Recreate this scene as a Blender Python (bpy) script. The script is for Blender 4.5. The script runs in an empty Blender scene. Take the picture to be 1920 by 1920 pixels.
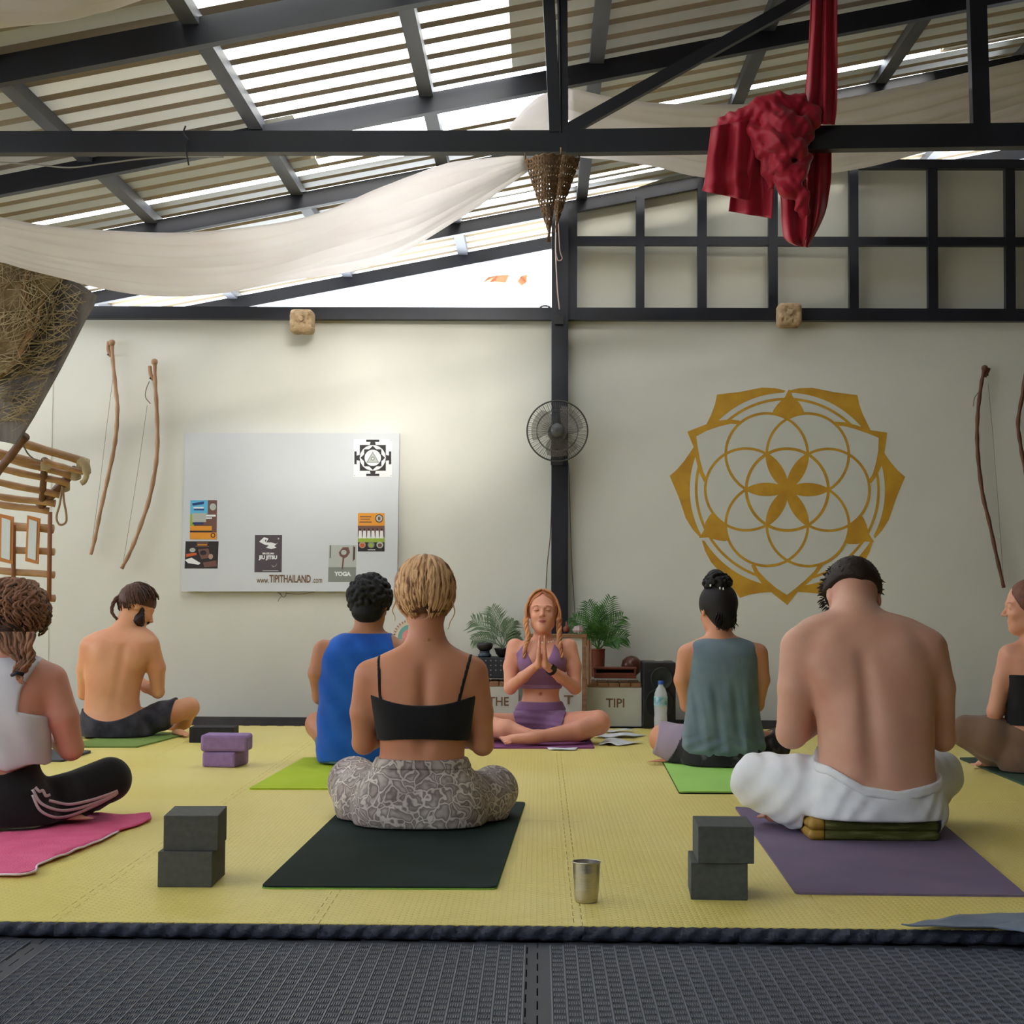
import bpy, math, random
import numpy as np
from mathutils import Vector, Matrix, noise as mnoise

random.seed(7); np.random.seed(7)
SC = bpy.context.scene
COL = SC.collection
PI = math.pi

# ---------------------------------------------------------------- camera
F = 3200.0                      # focal length in pixels of the 1920 frame
CAMZ = 0.8
YAW, PITCH, ROLL = math.radians(0.931), math.atan(135 / F), 0.0055
cam = bpy.data.cameras.new('camera'); cam.sensor_width = 36; cam.sensor_fit = 'HORIZONTAL'
cam.lens = 36 * F / 1920; cam.clip_start = 0.05; cam.clip_end = 200
camo = bpy.data.objects.new('camera', cam); COL.objects.link(camo)
CR = Matrix.Rotation(YAW, 3, 'Z') @ Matrix.Rotation(PI / 2 + PITCH, 3, 'X') @ Matrix.Rotation(ROLL, 3, 'Z')
camo.matrix_world = Matrix.Translation((0, 0, CAMZ)) @ CR.to_4x4()
SC.camera = camo

# ---------------------------------------------------------------- world, lamps, exposure
W = bpy.data.worlds.new('world'); SC.world = W; W.use_nodes = True
bg = W.node_tree.nodes['Background']
bg.inputs[0].default_value = (0.90, 0.96, 1.03, 1); bg.inputs[1].default_value = 6.7
SC.view_settings.view_transform = 'Standard'; SC.view_settings.look = 'None'
SC.view_settings.gamma = 1; SC.view_settings.exposure = 0.1
try: SC.view_settings.use_curve_mapping = False
except Exception: pass
SC.cycles.max_bounces = 8; SC.cycles.diffuse_bounces = 5; SC.cycles.transparent_max_bounces = 12
SC.cycles.sample_clamp_indirect = 6; SC.cycles.use_denoising = True

def sun(name, direction, strength, angle, col=(1, 1, 1)):
    l = bpy.data.lights.new(name, 'SUN'); l.energy = strength; l.angle = angle; l.color = col
    o = bpy.data.objects.new(name, l); COL.objects.link(o)
    o.rotation_euler = Vector(direction).to_track_quat('-Z', 'Y').to_euler()
    o.location = (0, 0, 8)
    return o
# hazy bright sky overhead, reaching the back wall through the clear roof sheets
sun('sun', (-0.17, 0.87, -0.41), 14.5, math.radians(26), (1, .975, .92))

# ---------------------------------------------------------------- projection helpers
def ray(px, py):
    return CR @ Vector(((px - 960) / F, -(py - 960) / F, -1))
def P(px, py, Y):
    d = ray(px, py); s = Y / d.y
    return Vector((d.x * s, Y, CAMZ + d.z * s))
def FP(px, py, z=0.0):
    d = ray(px, py); s = (z - CAMZ) / d.z
    return Vector((d.x * s, d.y * s, z))
def px2m(n, Y): return n * Y / F

# ---------------------------------------------------------------- materials
def lin(c):
    c = c / 255.0
    return c / 12.92 if c <= 0.04045 else ((c + 0.055) / 1.055) ** 2.4
def rgb(r, g, b): return (lin(r), lin(g), lin(b), 1)

def new_mat(name):
    m = bpy.data.materials.new(name); m.use_nodes = True
    nt = m.node_tree; b = nt.nodes['Principled BSDF']
    return m, nt, b
def nd(nt, t, **kw):
    n = nt.nodes.new(t)
    for k, v in kw.items(): setattr(n, k, v)
    return n
def M(name, c1, c2=None, rough=0.6, metal=0.0, scale=8.0, stretch=(1, 1, 1), bump=0.0, bscale=None, detail=4,
      spec=0.4, lo=0.35, hi=0.65, sheen=0.0, coords='Object', bstretch=None, trans=0.0):
    m, nt, b = new_mat(name); L = nt.links
    b.inputs['Roughness'].default_value = rough; b.inputs['Metallic'].default_value = metal
    b.inputs['Specular IOR Level'].default_value = spec
    if sheen: b.inputs['Sheen Weight'].default_value = sheen
    tc = nd(nt, 'ShaderNodeTexCoord')
    mp = nd(nt, 'ShaderNodeMapping'); mp.inputs['Scale'].default_value = stretch
    L.new(tc.outputs[coords], mp.inputs[0])
    b.inputs['Base Color'].default_value = c1
    if c2 is not None:
        n = nd(nt, 'ShaderNodeTexNoise'); n.inputs['Scale'].default_value = scale; n.inputs['Detail'].default_value = detail
        L.new(mp.outputs[0], n.inputs['Vector'])
        r = nd(nt, 'ShaderNodeValToRGB'); r.color_ramp.elements[0].position = lo; r.color_ramp.elements[1].position = hi
        r.color_ramp.elements[0].color = c1; r.color_ramp.elements[1].color = c2
        L.new(n.outputs[0], r.inputs[0]); L.new(r.outputs[0], b.inputs['Base Color'])
    if bump:
        mp2 = nd(nt, 'ShaderNodeMapping'); mp2.inputs['Scale'].default_value = bstretch or stretch
        L.new(tc.outputs[coords], mp2.inputs[0])
        n2 = nd(nt, 'ShaderNodeTexNoise'); n2.inputs['Scale'].default_value = bscale or scale * 4; n2.inputs['Detail'].default_value = 5
        L.new(mp2.outputs[0], n2.inputs['Vector'])
        bp = nd(nt, 'ShaderNodeBump'); bp.inputs['Strength'].default_value = bump; bp.inputs['Distance'].default_value = 0.01
        L.new(n2.outputs[0], bp.inputs['Height']); L.new(bp.outputs[0], b.inputs['Normal'])
    if trans:
        out = nt.nodes['Material Output']; tr = nd(nt, 'ShaderNodeBsdfTranslucent'); mx = nd(nt, 'ShaderNodeMixShader')
        mx.inputs[0].default_value = trans
        src = b.inputs['Base Color'].links[0].from_socket if b.inputs['Base Color'].links else None
        if src: L.new(src, tr.inputs[0])
        else: tr.inputs[0].default_value = c1
        L.new(b.outputs[0], mx.inputs[1]); L.new(tr.outputs[0], mx.inputs[2]); L.new(mx.outputs[0], out.inputs[0])
    return m

# ---------------------------------------------------------------- object helpers
def tag(o, label=None, cat=None, group=None, kind=None):
    if label: o['label'] = label
    if cat: o['category'] = cat
    if group: o['group'] = group
    if kind: o['kind'] = kind
    return o
def empty(name, loc=(0, 0, 0), label=None, cat=None, group=None, kind=None, rz=0):
    o = bpy.data.objects.new(name, None); COL.objects.link(o); o.location = loc; o.rotation_euler = (0, 0, rz)
    o.empty_display_size = 0.1
    return tag(o, label, cat, group, kind)
def root_of(p):
    while p.parent: p = p.parent
    return p
def link_mesh(name, verts, faces, mat, parent=None, smooth=False, local=False, mats=None, fmat=None):
    me = bpy.data.meshes.new(name)
    v = np.asarray(verts, dtype=np.float64).reshape(-1, 3)
    if parent is not None and not local:
        v = v - np.array(root_of(parent).location)
    elif parent is None and not local and len(v):
        pass
    if isinstance(faces, np.ndarray):
        nf, k = faces.shape
        me.vertices.add(len(v)); me.vertices.foreach_set('co', v.astype(np.float32).ravel())
        me.loops.add(nf * k); me.loops.foreach_set('vertex_index', faces.astype(np.int32).ravel())
        me.polygons.add(nf); me.polygons.foreach_set('loop_start', np.arange(0, nf * k, k, dtype=np.int32))
        me.update(calc_edges=True); me.validate()
    else:
        me.from_pydata([tuple(map(float, q)) for q in v], [], faces)
    for mm in (mats or [mat]):
        if mm: me.materials.append(mm)
    if fmat: me.polygons.foreach_set('material_index', fmat)
    if smooth: me.polygons.foreach_set('use_smooth', [True] * len(me.polygons))
    o = bpy.data.objects.new(name, me); COL.objects.link(o)
    if parent is not None: o.parent = parent
    return o
def set_origin(o, loc):
    """shift a top-level mesh so that its origin is at loc"""
    o.data.transform(Matrix.Translation(-Vector(loc))); o.location = loc
    return o

class MB:
    def __init__(s): s.v = []; s.f = []
    def add(s, vs, fs):
        n = len(s.v); s.v += [tuple(q) for q in vs]; s.f += [tuple(i + n for i in f) for f in fs]; return s
    def box(s, c, d, R=None):
        c = Vector(c); hx, hy, hz = d[0] / 2, d[1] / 2, d[2] / 2
        vs = [Vector((x, y, z)) for x in (-hx, hx) for y in (-hy, hy) for z in (-hz, hz)]
        if R is not None: vs = [R @ q for q in vs]
        return s.add([c + q for q in vs], [(0, 1, 3, 2), (4, 6, 7, 5), (0, 4, 5, 1), (2, 3, 7, 6), (0, 2, 6, 4), (1, 5, 7, 3)])
    def bar(s, a, b, w, h, up=(0, 0, 1)):
        """square bar from a to b, w wide, h high"""
        a, b = Vector(a), Vector(b); z = (b - a); L = z.length; z.normalize()
        u = Vector(up); x = z.cross(u)
        if x.length < 1e-4: x = z.cross(Vector((0, 1, 0)))
        x.normalize(); y = x.cross(z).normalized()
        R = Matrix((x, z, y)).transposed()
        return s.box((a + b) / 2, (w, L, h), R)
    def tube(s, pts, rad, n=8, cap=True, flat=None):
        pts = [Vector(p) for p in pts]; m = len(pts)
        if not hasattr(rad, '__len__'): rad = [rad] * m
        t0 = (pts[1] - pts[0]).normalized(); ref = Vector((0, 0, 1)) if abs(t0.z) < .9 else Vector((0, 1, 0))
        x = t0.cross(ref).normalized(); vs = []; fs = []
        for i, p in enumerate(pts):
            t = (pts[min(i + 1, m - 1)] - pts[max(i - 1, 0)])
            if t.length < 1e-9: t = t0
            t.normalize(); x = (x - t * x.dot(t))
            if x.length < 1e-6: x = t.orthogonal()
            x.normalize(); y = t.cross(x)
            for k in range(n):
                a = 2 * PI * k / n
                vs.append(p + (x * math.cos(a) + y * math.sin(a) * (flat or 1)) * rad[i])
        for i in range(m - 1):
            for k in range(n):
                fs.append((i * n + k, i * n + (k + 1) % n, (i + 1) * n + (k + 1) % n, (i + 1) * n + k))
        if cap: fs += [tuple(range(n - 1, -1, -1)), tuple(range((m - 1) * n, m * n))]
        return s.add(vs, fs)
    def lathe(s, c, prof, n=24, cap=True, axis=None):
        c = Vector(c); vs = []; fs = []; m = len(prof)
        R = axis if axis is not None else Matrix.Identity(3)
        for r, z in prof:
            for k in range(n):
                a = 2 * PI * k / n; vs.append(c + R @ Vector((r * math.cos(a), r * math.sin(a), z)))
        for i in range(m - 1):
            for k in range(n):
                fs.append((i * n + k, i * n + (k + 1) % n, (i + 1) * n + (k + 1) % n, (i + 1) * n + k))
        if cap: fs += [tuple(range(n - 1, -1, -1)), tuple(range((m - 1) * n, m * n))]
        return s.add(vs, fs)
    def prism(s, poly, off):
        """poly: list of 3D points, off: extrusion vector"""
        n = len(poly); off = Vector(off); poly = [Vector(p) for p in poly]
        vs = poly + [p + off for p in poly]
        fs = [tuple(range(n - 1, -1, -1)), tuple(range(n, 2 * n))] + [(i, (i + 1) % n, n + (i + 1) % n, n + i) for i in range(n)]
        return s.add(vs, fs)
    def grid(s, rows):
        m, n = len(rows), len(rows[0]); vs = [p for r in rows for p in r]
        return s.add(vs, [(i * n + j, i * n + j + 1, (i + 1) * n + j + 1, (i + 1) * n + j) for i in range(m - 1) for j in range(n - 1)])
    def obj(s, name, mat, parent=None, smooth=False, local=False):
        return link_mesh(name, s.v, s.f, mat, parent, smooth, local)

def crom(pts, n=8):
    """Catmull-Rom through a list of vectors (any dimension)"""
    p = [np.array(q, float) for q in pts]; p = [2 * p[0] - p[1]] + p + [2 * p[-1] - p[-2]]; out = []
    for i in range(1, len(p) - 2):
        for k in range(n):
            t = k / n
            out.append(0.5 * ((2 * p[i]) + (-p[i - 1] + p[i + 1]) * t + (2 * p[i - 1] - 5 * p[i] + 4 * p[i + 1] - p[i + 2]) * t * t + (-p[i - 1] + 3 * p[i] - 3 * p[i + 1] + p[i + 2]) * t ** 3))
    out.append(p[-2]); return out
def bevel(o, w, seg=2):
    b = o.modifiers.new('bevel', 'BEVEL'); b.width = w; b.segments = seg; b.limit_method = 'ANGLE'; return o
def solidify(o, t):
    b = o.modifiers.new('solid', 'SOLIDIFY'); b.thickness = t; b.offset = 0; return o
def subsurf(o, l=1):
    b = o.modifiers.new('sub', 'SUBSURF'); b.levels = l; b.render_levels = l; return o
def text_mesh(name, body, size, mat, parent, M4, extrude=0.001, squash=1.0, bold=0.0):
    cu = bpy.data.curves.new(name, 'FONT'); cu.body = body; cu.size = size; cu.extrude = extrude; cu.align_x = 'CENTER'; cu.align_y = 'CENTER'
    cu.offset = bold; cu.resolution_u = 3
    t = bpy.data.objects.new(name, cu); COL.objects.link(t)
    dg = bpy.context.evaluated_depsgraph_get(); me = bpy.data.meshes.new_from_object(t.evaluated_get(dg))
    bpy.data.objects.remove(t); bpy.data.curves.remove(cu)
    me.transform(Matrix.Diagonal((squash, 1, 1, 1))); me.transform(M4)
    if parent is not None: me.transform(Matrix.Translation(-root_of(parent).location))
    me.materials.clear(); me.materials.append(mat); me.name = name
    o = bpy.data.objects.new(name, me); COL.objects.link(o); o.parent = parent
    return o
WALLM = Matrix(((1, 0, 0), (0, 0, -1), (0, 1, 0)))     # text plane XY -> wall plane XZ facing -Y
def wallmat(loc, rot=0):
    return Matrix.Translation(loc) @ WALLM.to_4x4() @ Matrix.Rotation(rot, 4, 'Z')
# ================================================================ SETTING
YW = 10.04                      # inner face of the back wall
def zr(X): return CAMZ + 2.218 + 0.195 * (X - 0.12)      # rafter centre line height
m_side = M('side_wall_brown', rgb(96, 84, 72), rgb(84, 74, 64), rough=.8)
m_wall = M('wall_paint', rgb(216, 214, 203), rgb(208, 206, 195), rough=.75, scale=1.3, bump=.05, bscale=60)
m_gable = M('gable_board', rgb(208, 204, 188), rgb(200, 196, 180), rough=.8, scale=1.5)
m_steel = M('black_steel', rgb(17, 18, 26), rgb(27, 29, 40), rough=.42, scale=5, bump=.03, bscale=40, spec=.5)
m_purlin = M('grey_steel', rgb(62, 64, 72), rgb(84, 85, 92), rough=.5, scale=9, stretch=(1, .2, 1), spec=.5)
m_base = M('under_floor', rgb(70, 66, 64), rgb(84, 80, 76), rough=.8, scale=6)
m_yel = None

# ---- yellow woven foam material: fine relief only
def foam(name, c1, c2, bx, by, strength, rough=.6):
    m, nt, b = new_mat(name); L = nt.links
    tc = nd(nt, 'ShaderNodeTexCoord'); n = nd(nt, 'ShaderNodeTexNoise'); n.inputs['Scale'].default_value = 1.1; n.inputs['Detail'].default_value = 5
    L.new(tc.outputs['Object'], n.inputs['Vector'])
    r = nd(nt, 'ShaderNodeValToRGB'); r.color_ramp.elements[0].position = .35; r.color_ramp.elements[1].position = .68
    r.color_ramp.elements[0].color = c1; r.color_ramp.elements[1].color = c2
    L.new(n.outputs[0], r.inputs[0]); L.new(r.outputs[0], b.inputs['Base Color'])
    b.inputs['Roughness'].default_value = rough; b.inputs['Specular IOR Level'].default_value = .4
    br = nd(nt, 'ShaderNodeTexBrick'); br.inputs['Scale'].default_value = 1; br.inputs['Brick Width'].default_value = bx
    br.inputs['Row Height'].default_value = by; br.inputs['Mortar Size'].default_value = by * .28; br.inputs['Mortar Smooth'].default_value = .6
    L.new(tc.outputs['Object'], br.inputs['Vector'])
    bp = nd(nt, 'ShaderNodeBump'); bp.inputs['Strength'].default_value = strength; bp.inputs['Distance'].default_value = .002; bp.invert = True
    L.new(br.outputs['Fac'], bp.inputs['Height']); L.new(bp.outputs[0], b.inputs['Normal'])
    return m
m_yel = foam('yellow_foam', rgb(222, 204, 110), rgb(230, 214, 132), .03, .014, .8, .42)
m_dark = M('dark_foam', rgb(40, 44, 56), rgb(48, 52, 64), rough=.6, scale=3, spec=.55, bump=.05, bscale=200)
m_weave = M('dark_foam_lit_ribs', rgb(82, 87, 102), rgb(92, 96, 110), rough=.45, scale=3, spec=.55, bump=.05, bscale=200)  # ribs coloured lighter than the tile base, relief shading put into the colour
m_darkedge = M('dark_foam_edge', rgb(66, 70, 88), rgb(54, 58, 74), rough=.55, scale=40, bump=.6, bscale=60)

floor = link_mesh('floor', [(-6, -9, -.06), (6, -9, -.06), (6, YW + .2, -.06), (-6, YW + .2, -.06)], [(0, 1, 2, 3)], m_base)
tag(floor, kind='structure')

def tooth(t, L, n, d):
    """square-wave offset along an edge of length L, n teeth"""
    return 0
def edge_pts(a, b, n, d, ph=0):
    """2D points from a (included) to b (excluded) with n interlocking tabs offset to the left by +-d"""
    a = np.array(a, float); b = np.array(b, float); t = (b - a); Ln = np.linalg.norm(t); t /= Ln; nn = np.array((-t[1], t[0]))
    out = [a]; m = 2 * n + 1; st = Ln / m
    for k in range(m):
        if k == 0 or k == m - 1: continue
        s = 1 if k % 2 else -1
        if s < 0: continue
        w = st * .12
        out += [a + t * (k * st + w), a + t * (k * st - w) + nn * d, a + t * ((k + 1) * st + w) + nn * d, a + t * ((k + 1) * st - w)]
    return out
def tile_mesh(name, x0, x1, y0, y1, top, thick, mat, flat_front=False, n=6, d=.02, gap=.0008):
    """jigsaw foam tile. left/back edges carry tabs outwards, right/front receive"""
    pts = []
    pts += edge_pts((x0, y0), (x1, y0), n, d) if not flat_front else [np.array((x0, y0))]
    pts += edge_pts((x1, y0), (x1, y1), n, d)
    back = edge_pts((x0, y1), (x1, y1), n, d); pts += [np.array((x1, y1))] + back[:0:-1]
    left = edge_pts((x0, y0), (x0, y1), n, d); pts += [np.array((x0, y1))] + left[:0:-1]
    c = np.array(((x0 + x1) / 2, (y0 + y1) / 2)); q = []
    for p in pts:
        v = c - p; q.append(p + np.sign(v) * gap)
    mb = MB(); mb.prism([(p[0], p[1], top - thick) for p in q], (0, 0, thick))
    return mb
# yellow tiles
ys = [4.04, 4.59] + [4.59 + .606 * k for k in range(1, 7)]; ys[-1] = 9.6 if ys[-1] > 9.6 else ys[-1]
ys.append(9.55); ys = sorted(set(round(y, 3) for y in ys if y <= 9.56))
xs = [.105 + .62 * k for k in range(-7, 7)]
for j in range(len(ys) - 1):
    for i in range(len(xs) - 1):
        mb = tile_mesh('mat_tile', xs[i], xs[i + 1], ys[j], ys[j + 1], 0.0, .022, m_yel, flat_front=(j == 0))
        o = link_mesh('mat_tile', mb.v, mb.f, m_yel, floor)
# braided dark edging along the front of the yellow mats (underside colour of the tiles)
for i in range(len(xs) - 1):
    rows = []
    xa, xb = xs[i] + .0004, xs[i + 1] - .0004; n = 48
    prof = [(0, 0), (-.008, -.003), (-.011, -.012), (-.011, -.024), (-.006, -.033), (0, -.034)]
    for k in range(n + 1):
        x = xa + (xb - xa) * k / n; a = x * 2 * PI / .052
        rows.append([(x + .004 * math.sin(a + q * 1.1), 4.04 + y - .0055 * math.sin(a + q * 1.3), z - .0018 * abs(math.sin(a / 1.0 + q)) * (1 if q < 2 else 0)) for q, (y, z) in enumerate(prof)])
    mb = MB(); mb.grid(rows); mb.obj('edge_strip', m_darkedge, floor, smooth=True)
# dark foreground tiles with raised weave
zt = -.034
xd = [-2.3, -1.15, 0.0, 1.15, 2.3]; yd = [2.35, 3.06, 4.025]
cw, cl = .0295, .0225
for j in range(len(yd) - 1):
    for i in range(len(xd) - 1):
        if j == 0 and False: continue
        x0, x1, y0, y1 = xd[i], xd[i + 1], yd[j], yd[j + 1]
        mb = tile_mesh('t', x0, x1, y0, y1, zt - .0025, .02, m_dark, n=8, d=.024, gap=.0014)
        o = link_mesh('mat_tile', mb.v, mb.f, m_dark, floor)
        rb = MB(); nx = int((x1 - x0 - .05) / cw); ny = int((y1 - y0 - .05) / cl); ox = (x0 + x1 - nx * cw) / 2; oy = (y0 + y1 - ny * cl) / 2
        def low(cx, cy, wx, wy, h):      # a low block: top + 4 sloping sides
            zb = zt - .0026; a = .0007
            vs = [(cx - wx, cy - wy, zb), (cx + wx, cy - wy, zb), (cx + wx, cy + wy, zb), (cx - wx, cy + wy, zb),
                  (cx - wx + a, cy - wy + a, zb + h), (cx + wx - a, cy - wy + a, zb + h), (cx + wx - a, cy + wy - a, zb + h), (cx - wx + a, cy + wy - a, zb + h)]
            rb.add(vs, [(4, 5, 6, 7), (0, 1, 5, 4), (1, 2, 6, 5), (2, 3, 7, 6), (3, 0, 4, 7)])
        for a in range(nx + 1):
            low(ox + a * cw, (y0 + y1) / 2, .0022, (y1 - y0) / 2 - .035, .0028)
        for a in range(nx):
            for b_ in range(ny):
                if (a + b_) % 2: continue
                for k in range(5):
                    low(ox + (a + .5) * cw + (k - 2) * .0048, oy + (b_ + .5) * cl, .0016, cl * .52, .0028)
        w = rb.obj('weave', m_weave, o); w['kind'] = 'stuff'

# ---- back wall, gable infill
def wallbox(name, x0, x1, z0, z1, y0, y1, mat, parent=None):
    mb = MB(); mb.box(((x0 + x1) / 2, (y0 + y1) / 2, (z0 + z1) / 2), (x1 - x0, y1 - y0, z1 - z0)); return mb.obj(name, mat, parent)
ZB = P(1012, 591, YW).z          # beam centre
wb = wallbox('wall_back', -5.2, 5.2, -.06, ZB, YW, YW + .12, m_wall); tag(wb, kind='structure')
wallbox('wall_seam', P(94, 800, YW).x, P(98, 800, YW).x, 0, ZB - .03, YW - .004, YW + .01, m_wall, wb)
XG0 = P(1070, 500, YW).x
XK = P(1312, 330, YW).x; ZT = P(1600, 309, YW).z
gp = MB(); gp.prism([(XG0, YW + .05, ZB), (5.2, YW + .05, ZB), (5.2, YW + .05, ZT), (XK, YW + .05, ZT), (XG0, YW + .05, zr(XG0))], (0, .05, 0))
gp.obj('gable_panel', m_gable, wb)
bk = wallbox('baseboard_back', -5.2, 5.2, -.055, .012, YW - .016, YW, M('dark_skirting', rgb(78, 74, 72), rgb(66, 62, 60), rough=.7)); tag(bk, kind='structure')

# black wall frame: beam, gable grid, pillar
tr = empty('trim_1', (0, YW, 0), kind='structure')
def sb(name, a, b, w, h, parent, mat=m_steel, up=(0, 0, 1)):
    mb = MB(); mb.bar(a, b, w, h, up); o = mb.obj(name, mat, parent); return o
yb = YW - .03
sb('wall_beam', (-5.2, yb, ZB), (5.2, yb, ZB), .07, .072, tr)
def vx(px, py): return P(px, py, yb).x
cols = [(1072, 20, 400), (1200, 16, 0), (1316, 17, 0), (1449, 17, 0), (1600, 17, 0), (1748, 18, 0), (1893, 18, 0)]
for k in range(2): cols.append((2040 + 145 * k, 18, 0))
zm = P(1450, 453, yb).z; zt2 = P(1600, 309, yb).z
for px, w, _ in cols:
    x = vx(px, 500); top = min(zt2, zr(x) - .02)
    sb('mullion', (x, yb, ZB + .03), (x, yb, top), px2m(w, YW), .05, tr, up=(0, 1, 0))
sb('rail', (vx(1072, 453), yb + .003, zm), (5.2, yb + .003, zm), .045, .052, tr)
sb('rail', (XK, yb, zt2), (5.2, yb, zt2), .06, .052, tr)
xp = vx(1051, 850)
sb('pillar', (xp, YW - .05, -.03), (xp - .01, YW - .05, zr(xp)), px2m(31, YW), .1, tr, up=(0, 1, 0))
sb('pillar_rib', (xp + .03, YW - .102, .3), (xp + .03, YW - .102, ZB), .01, .006, tr, up=(0, 1, 0))

# ---- ceiling: rafters, purlins, corrugated sheets
ceil = empty('ceiling', (0, 5, 2.9), kind='structure')
for Y, th in ((5.99, .1), (7.39, .085), (8.66, .08), (YW - .02, .072), (10.98, .08), (4.4, .1), (2.8, .1), (1.2, .1), (-.6, .1), (-2.6, .1), (-4.6, .1)):
    sb('rafter', (-4.8, Y, zr(-4.8)), (4.8, Y, zr(4.8)), .05, th, ceil)
for k in range(-6, 7):
    X = -.505 + .745 * k
    sb('purlin', (X, -8, zr(X) + .055), (X, 11.4, zr(X) + .055), .062, .05, ceil, m_purlin)
def sheet_mat(name, c1, c2, tr):
    return M(name, c1, c2, rough=.38, scale=.9, stretch=(.6, 3, 1), spec=.6, trans=tr, lo=.3, hi=.7, metal=0.0)
m_sheet = sheet_mat('zinc_sheet', rgb(170, 170, 160), rgb(196, 194, 184), .012)
m_fib = sheet_mat('fibreglass_sheet', rgb(222, 222, 212), rgb(236, 234, 222), .6)
m_fib2 = sheet_mat('fibreglass_dull', rgb(222, 222, 212), rgb(236, 234, 222), .025)
m_clear, nt_, b_ = new_mat('clear_sheet')
b_.inputs['Base Color'].default_value = (.97, .98, 1, 1); b_.inputs['Roughness'].default_value = .15; b_.inputs['Alpha'].default_value = .12
m_rib = sheet_mat('sheet_rib', rgb(168, 154, 132), rgb(182, 168, 144), .008)
m_fibc = sheet_mat('fibreglass_thin', rgb(232, 232, 224), rgb(240, 238, 230), .6); m_fibc.node_tree.nodes['Principled BSDF'].inputs['Alpha'].default_value = .25
PITCHS = .2
def sheet(x0, x1, y0, y1, mat, lift=.085):
    prof = []; y = y0; n = max(1, round((y1 - y0) / PITCHS)); p = (y1 - y0) / n
    for k in range(n):
        b0 = y0 + k * p
        prof += [(b0, 0), (b0 + p * .62, 0), (b0 + p * .68, .028), (b0 + p * .92, .028), (b0 + p * .98, 0)]
    prof.append((y1, 0)); rows = []; mb = MB()
    nx = 2
    for k in range(nx + 1):
        X = x0 + (x1 - x0) * k / nx
        rows.append([(X, yy, zr(X) + lift + h) for yy, h in prof])
    mb.grid(rows)
    o = link_mesh('roof_sheet', mb.v, mb.f, None, ceil, mats=[mat, m_rib if mat is not m_clear else mat])
    nc = len(prof) - 1
    o.data.polygons.foreach_set('material_index', [1 if (j % 5) in (1, 2, 3) else 0 for i in range(nx) for j in range(nc)])
    return o
strips = [(-8.2, -5.2), (-5.2, -3.6), (-3.6, -2.0), (-2.0, -.4), (-.4, 1.2), (1.2, 2.8), (2.8, 3.6), (3.6, 5.2), (5.2, 6.06)]
for a, b in strips:
    if a in (2.8, -.4):  # frosted sheets out of view, added to light the foreground floor and backs
        sheet(-4.9, -2.4, a, b, m_sheet); sheet(-2.4, 1.2, a, b, m_fib); sheet(1.2, 5.3, a, b, m_sheet)
    elif a == 3.6:  # frosted sheet added out of view to brighten the top left swag
        sheet(-5.2, -3.4, a, b, m_sheet); sheet(-3.4, -2.3, a, b, m_fib); sheet(-2.3, 5.3, a, b, m_sheet)
    elif a == 5.2:
        sheet(-4.9, -1.3, a, b, m_sheet); sheet(-1.3, -.1, a, b, m_fib); sheet(-.1, 5.3, a, b, m_sheet)
    else: sheet(-4.9, 5.3, a, b, m_sheet)
# bay A-B
sheet(-4.9, -2.0, 6.06, 7.44, m_sheet); sheet(-2.0, -1.25, 6.06, 7.44, m_fib2); sheet(-1.25, -.13, 6.06, 7.44, m_fibc); sheet(-.13, 5.3, 6.06, 7.44, m_sheet)
# bay B-C with the clear panel
sheet(-4.9, -1.1, 7.44, 8.40, m_sheet); sheet(-1.1, .06, 7.44, 8.06, m_clear); sheet(-1.1, .06, 8.06, 8.40, m_fib); sheet(.06, 5.3, 7.44, 8.40, m_sheet)
sheet(-4.9, 5.3, 8.48, 8.80, m_sheet)
sheet(-4.9, 5.3, 8.89, 9.66, m_sheet); sheet(-4.9, 5.3, 9.73, 9.79, m_sheet); sheet(-4.9, 5.3, 9.86, 10.2, m_sheet)
sheet(-4.9, 5.3, 10.3, 11.5, m_sheet)
for a, b in ((8.38, 8.50), (8.78, 8.91), (9.64, 9.75), (9.77, 9.88), (10.18, 10.32)): sheet(2.0, 5.3, a, b, m_sheet, .092)

# ---- roof truss at Y=6.11
YT = 6.11
truss = empty('trim_2', (0, YT, 2.3), kind='structure')
a = P(-200, 270, YT); b = P(1060, 268, YT); c = P(2100, 253, YT); a = b + (a - b) * ((b.x + 4.95) / (b.x - a.x)); c = b + (c - b) * ((4.95 - b.x) / (c.x - b.x))
sb('bottom_chord', a, (b.x, YT, b.z), .06, .078, truss); sb('bottom_chord', (b.x, YT, b.z), c, .06, .085, truss)
sb('king_post', P(1056, 250, YT), P(1054, -60, YT), .036, .05, truss, up=(0, 1, 0))
sb('web', P(1041, 250, YT - .01), P(1026, -60, YT - .01), .042, .05, truss, up=(0, 1, 0))
sb('brace', P(1066, 244, YT), P(1560, -32, YT), .042, .042, truss)
sb('web', P(1838, 240, YT), P(1829, -60, YT), .062, .05, truss, up=(0, 1, 0))
# side walls far to left and right, low kerbs outside the picture
for nm, x, zt0 in (('wall_left', -5.1, 1.25), ('wall_right', 5.1, 4.05)):
    w = wallbox(nm, x - .05, x + .05, -.06, zt0, -8.0, YW, m_side); tag(w, kind='structure')
w = wallbox('wall_front', -5, 5, -.06, 4.2, -8.1, -8.0, m_side); tag(w, kind='structure')

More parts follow.
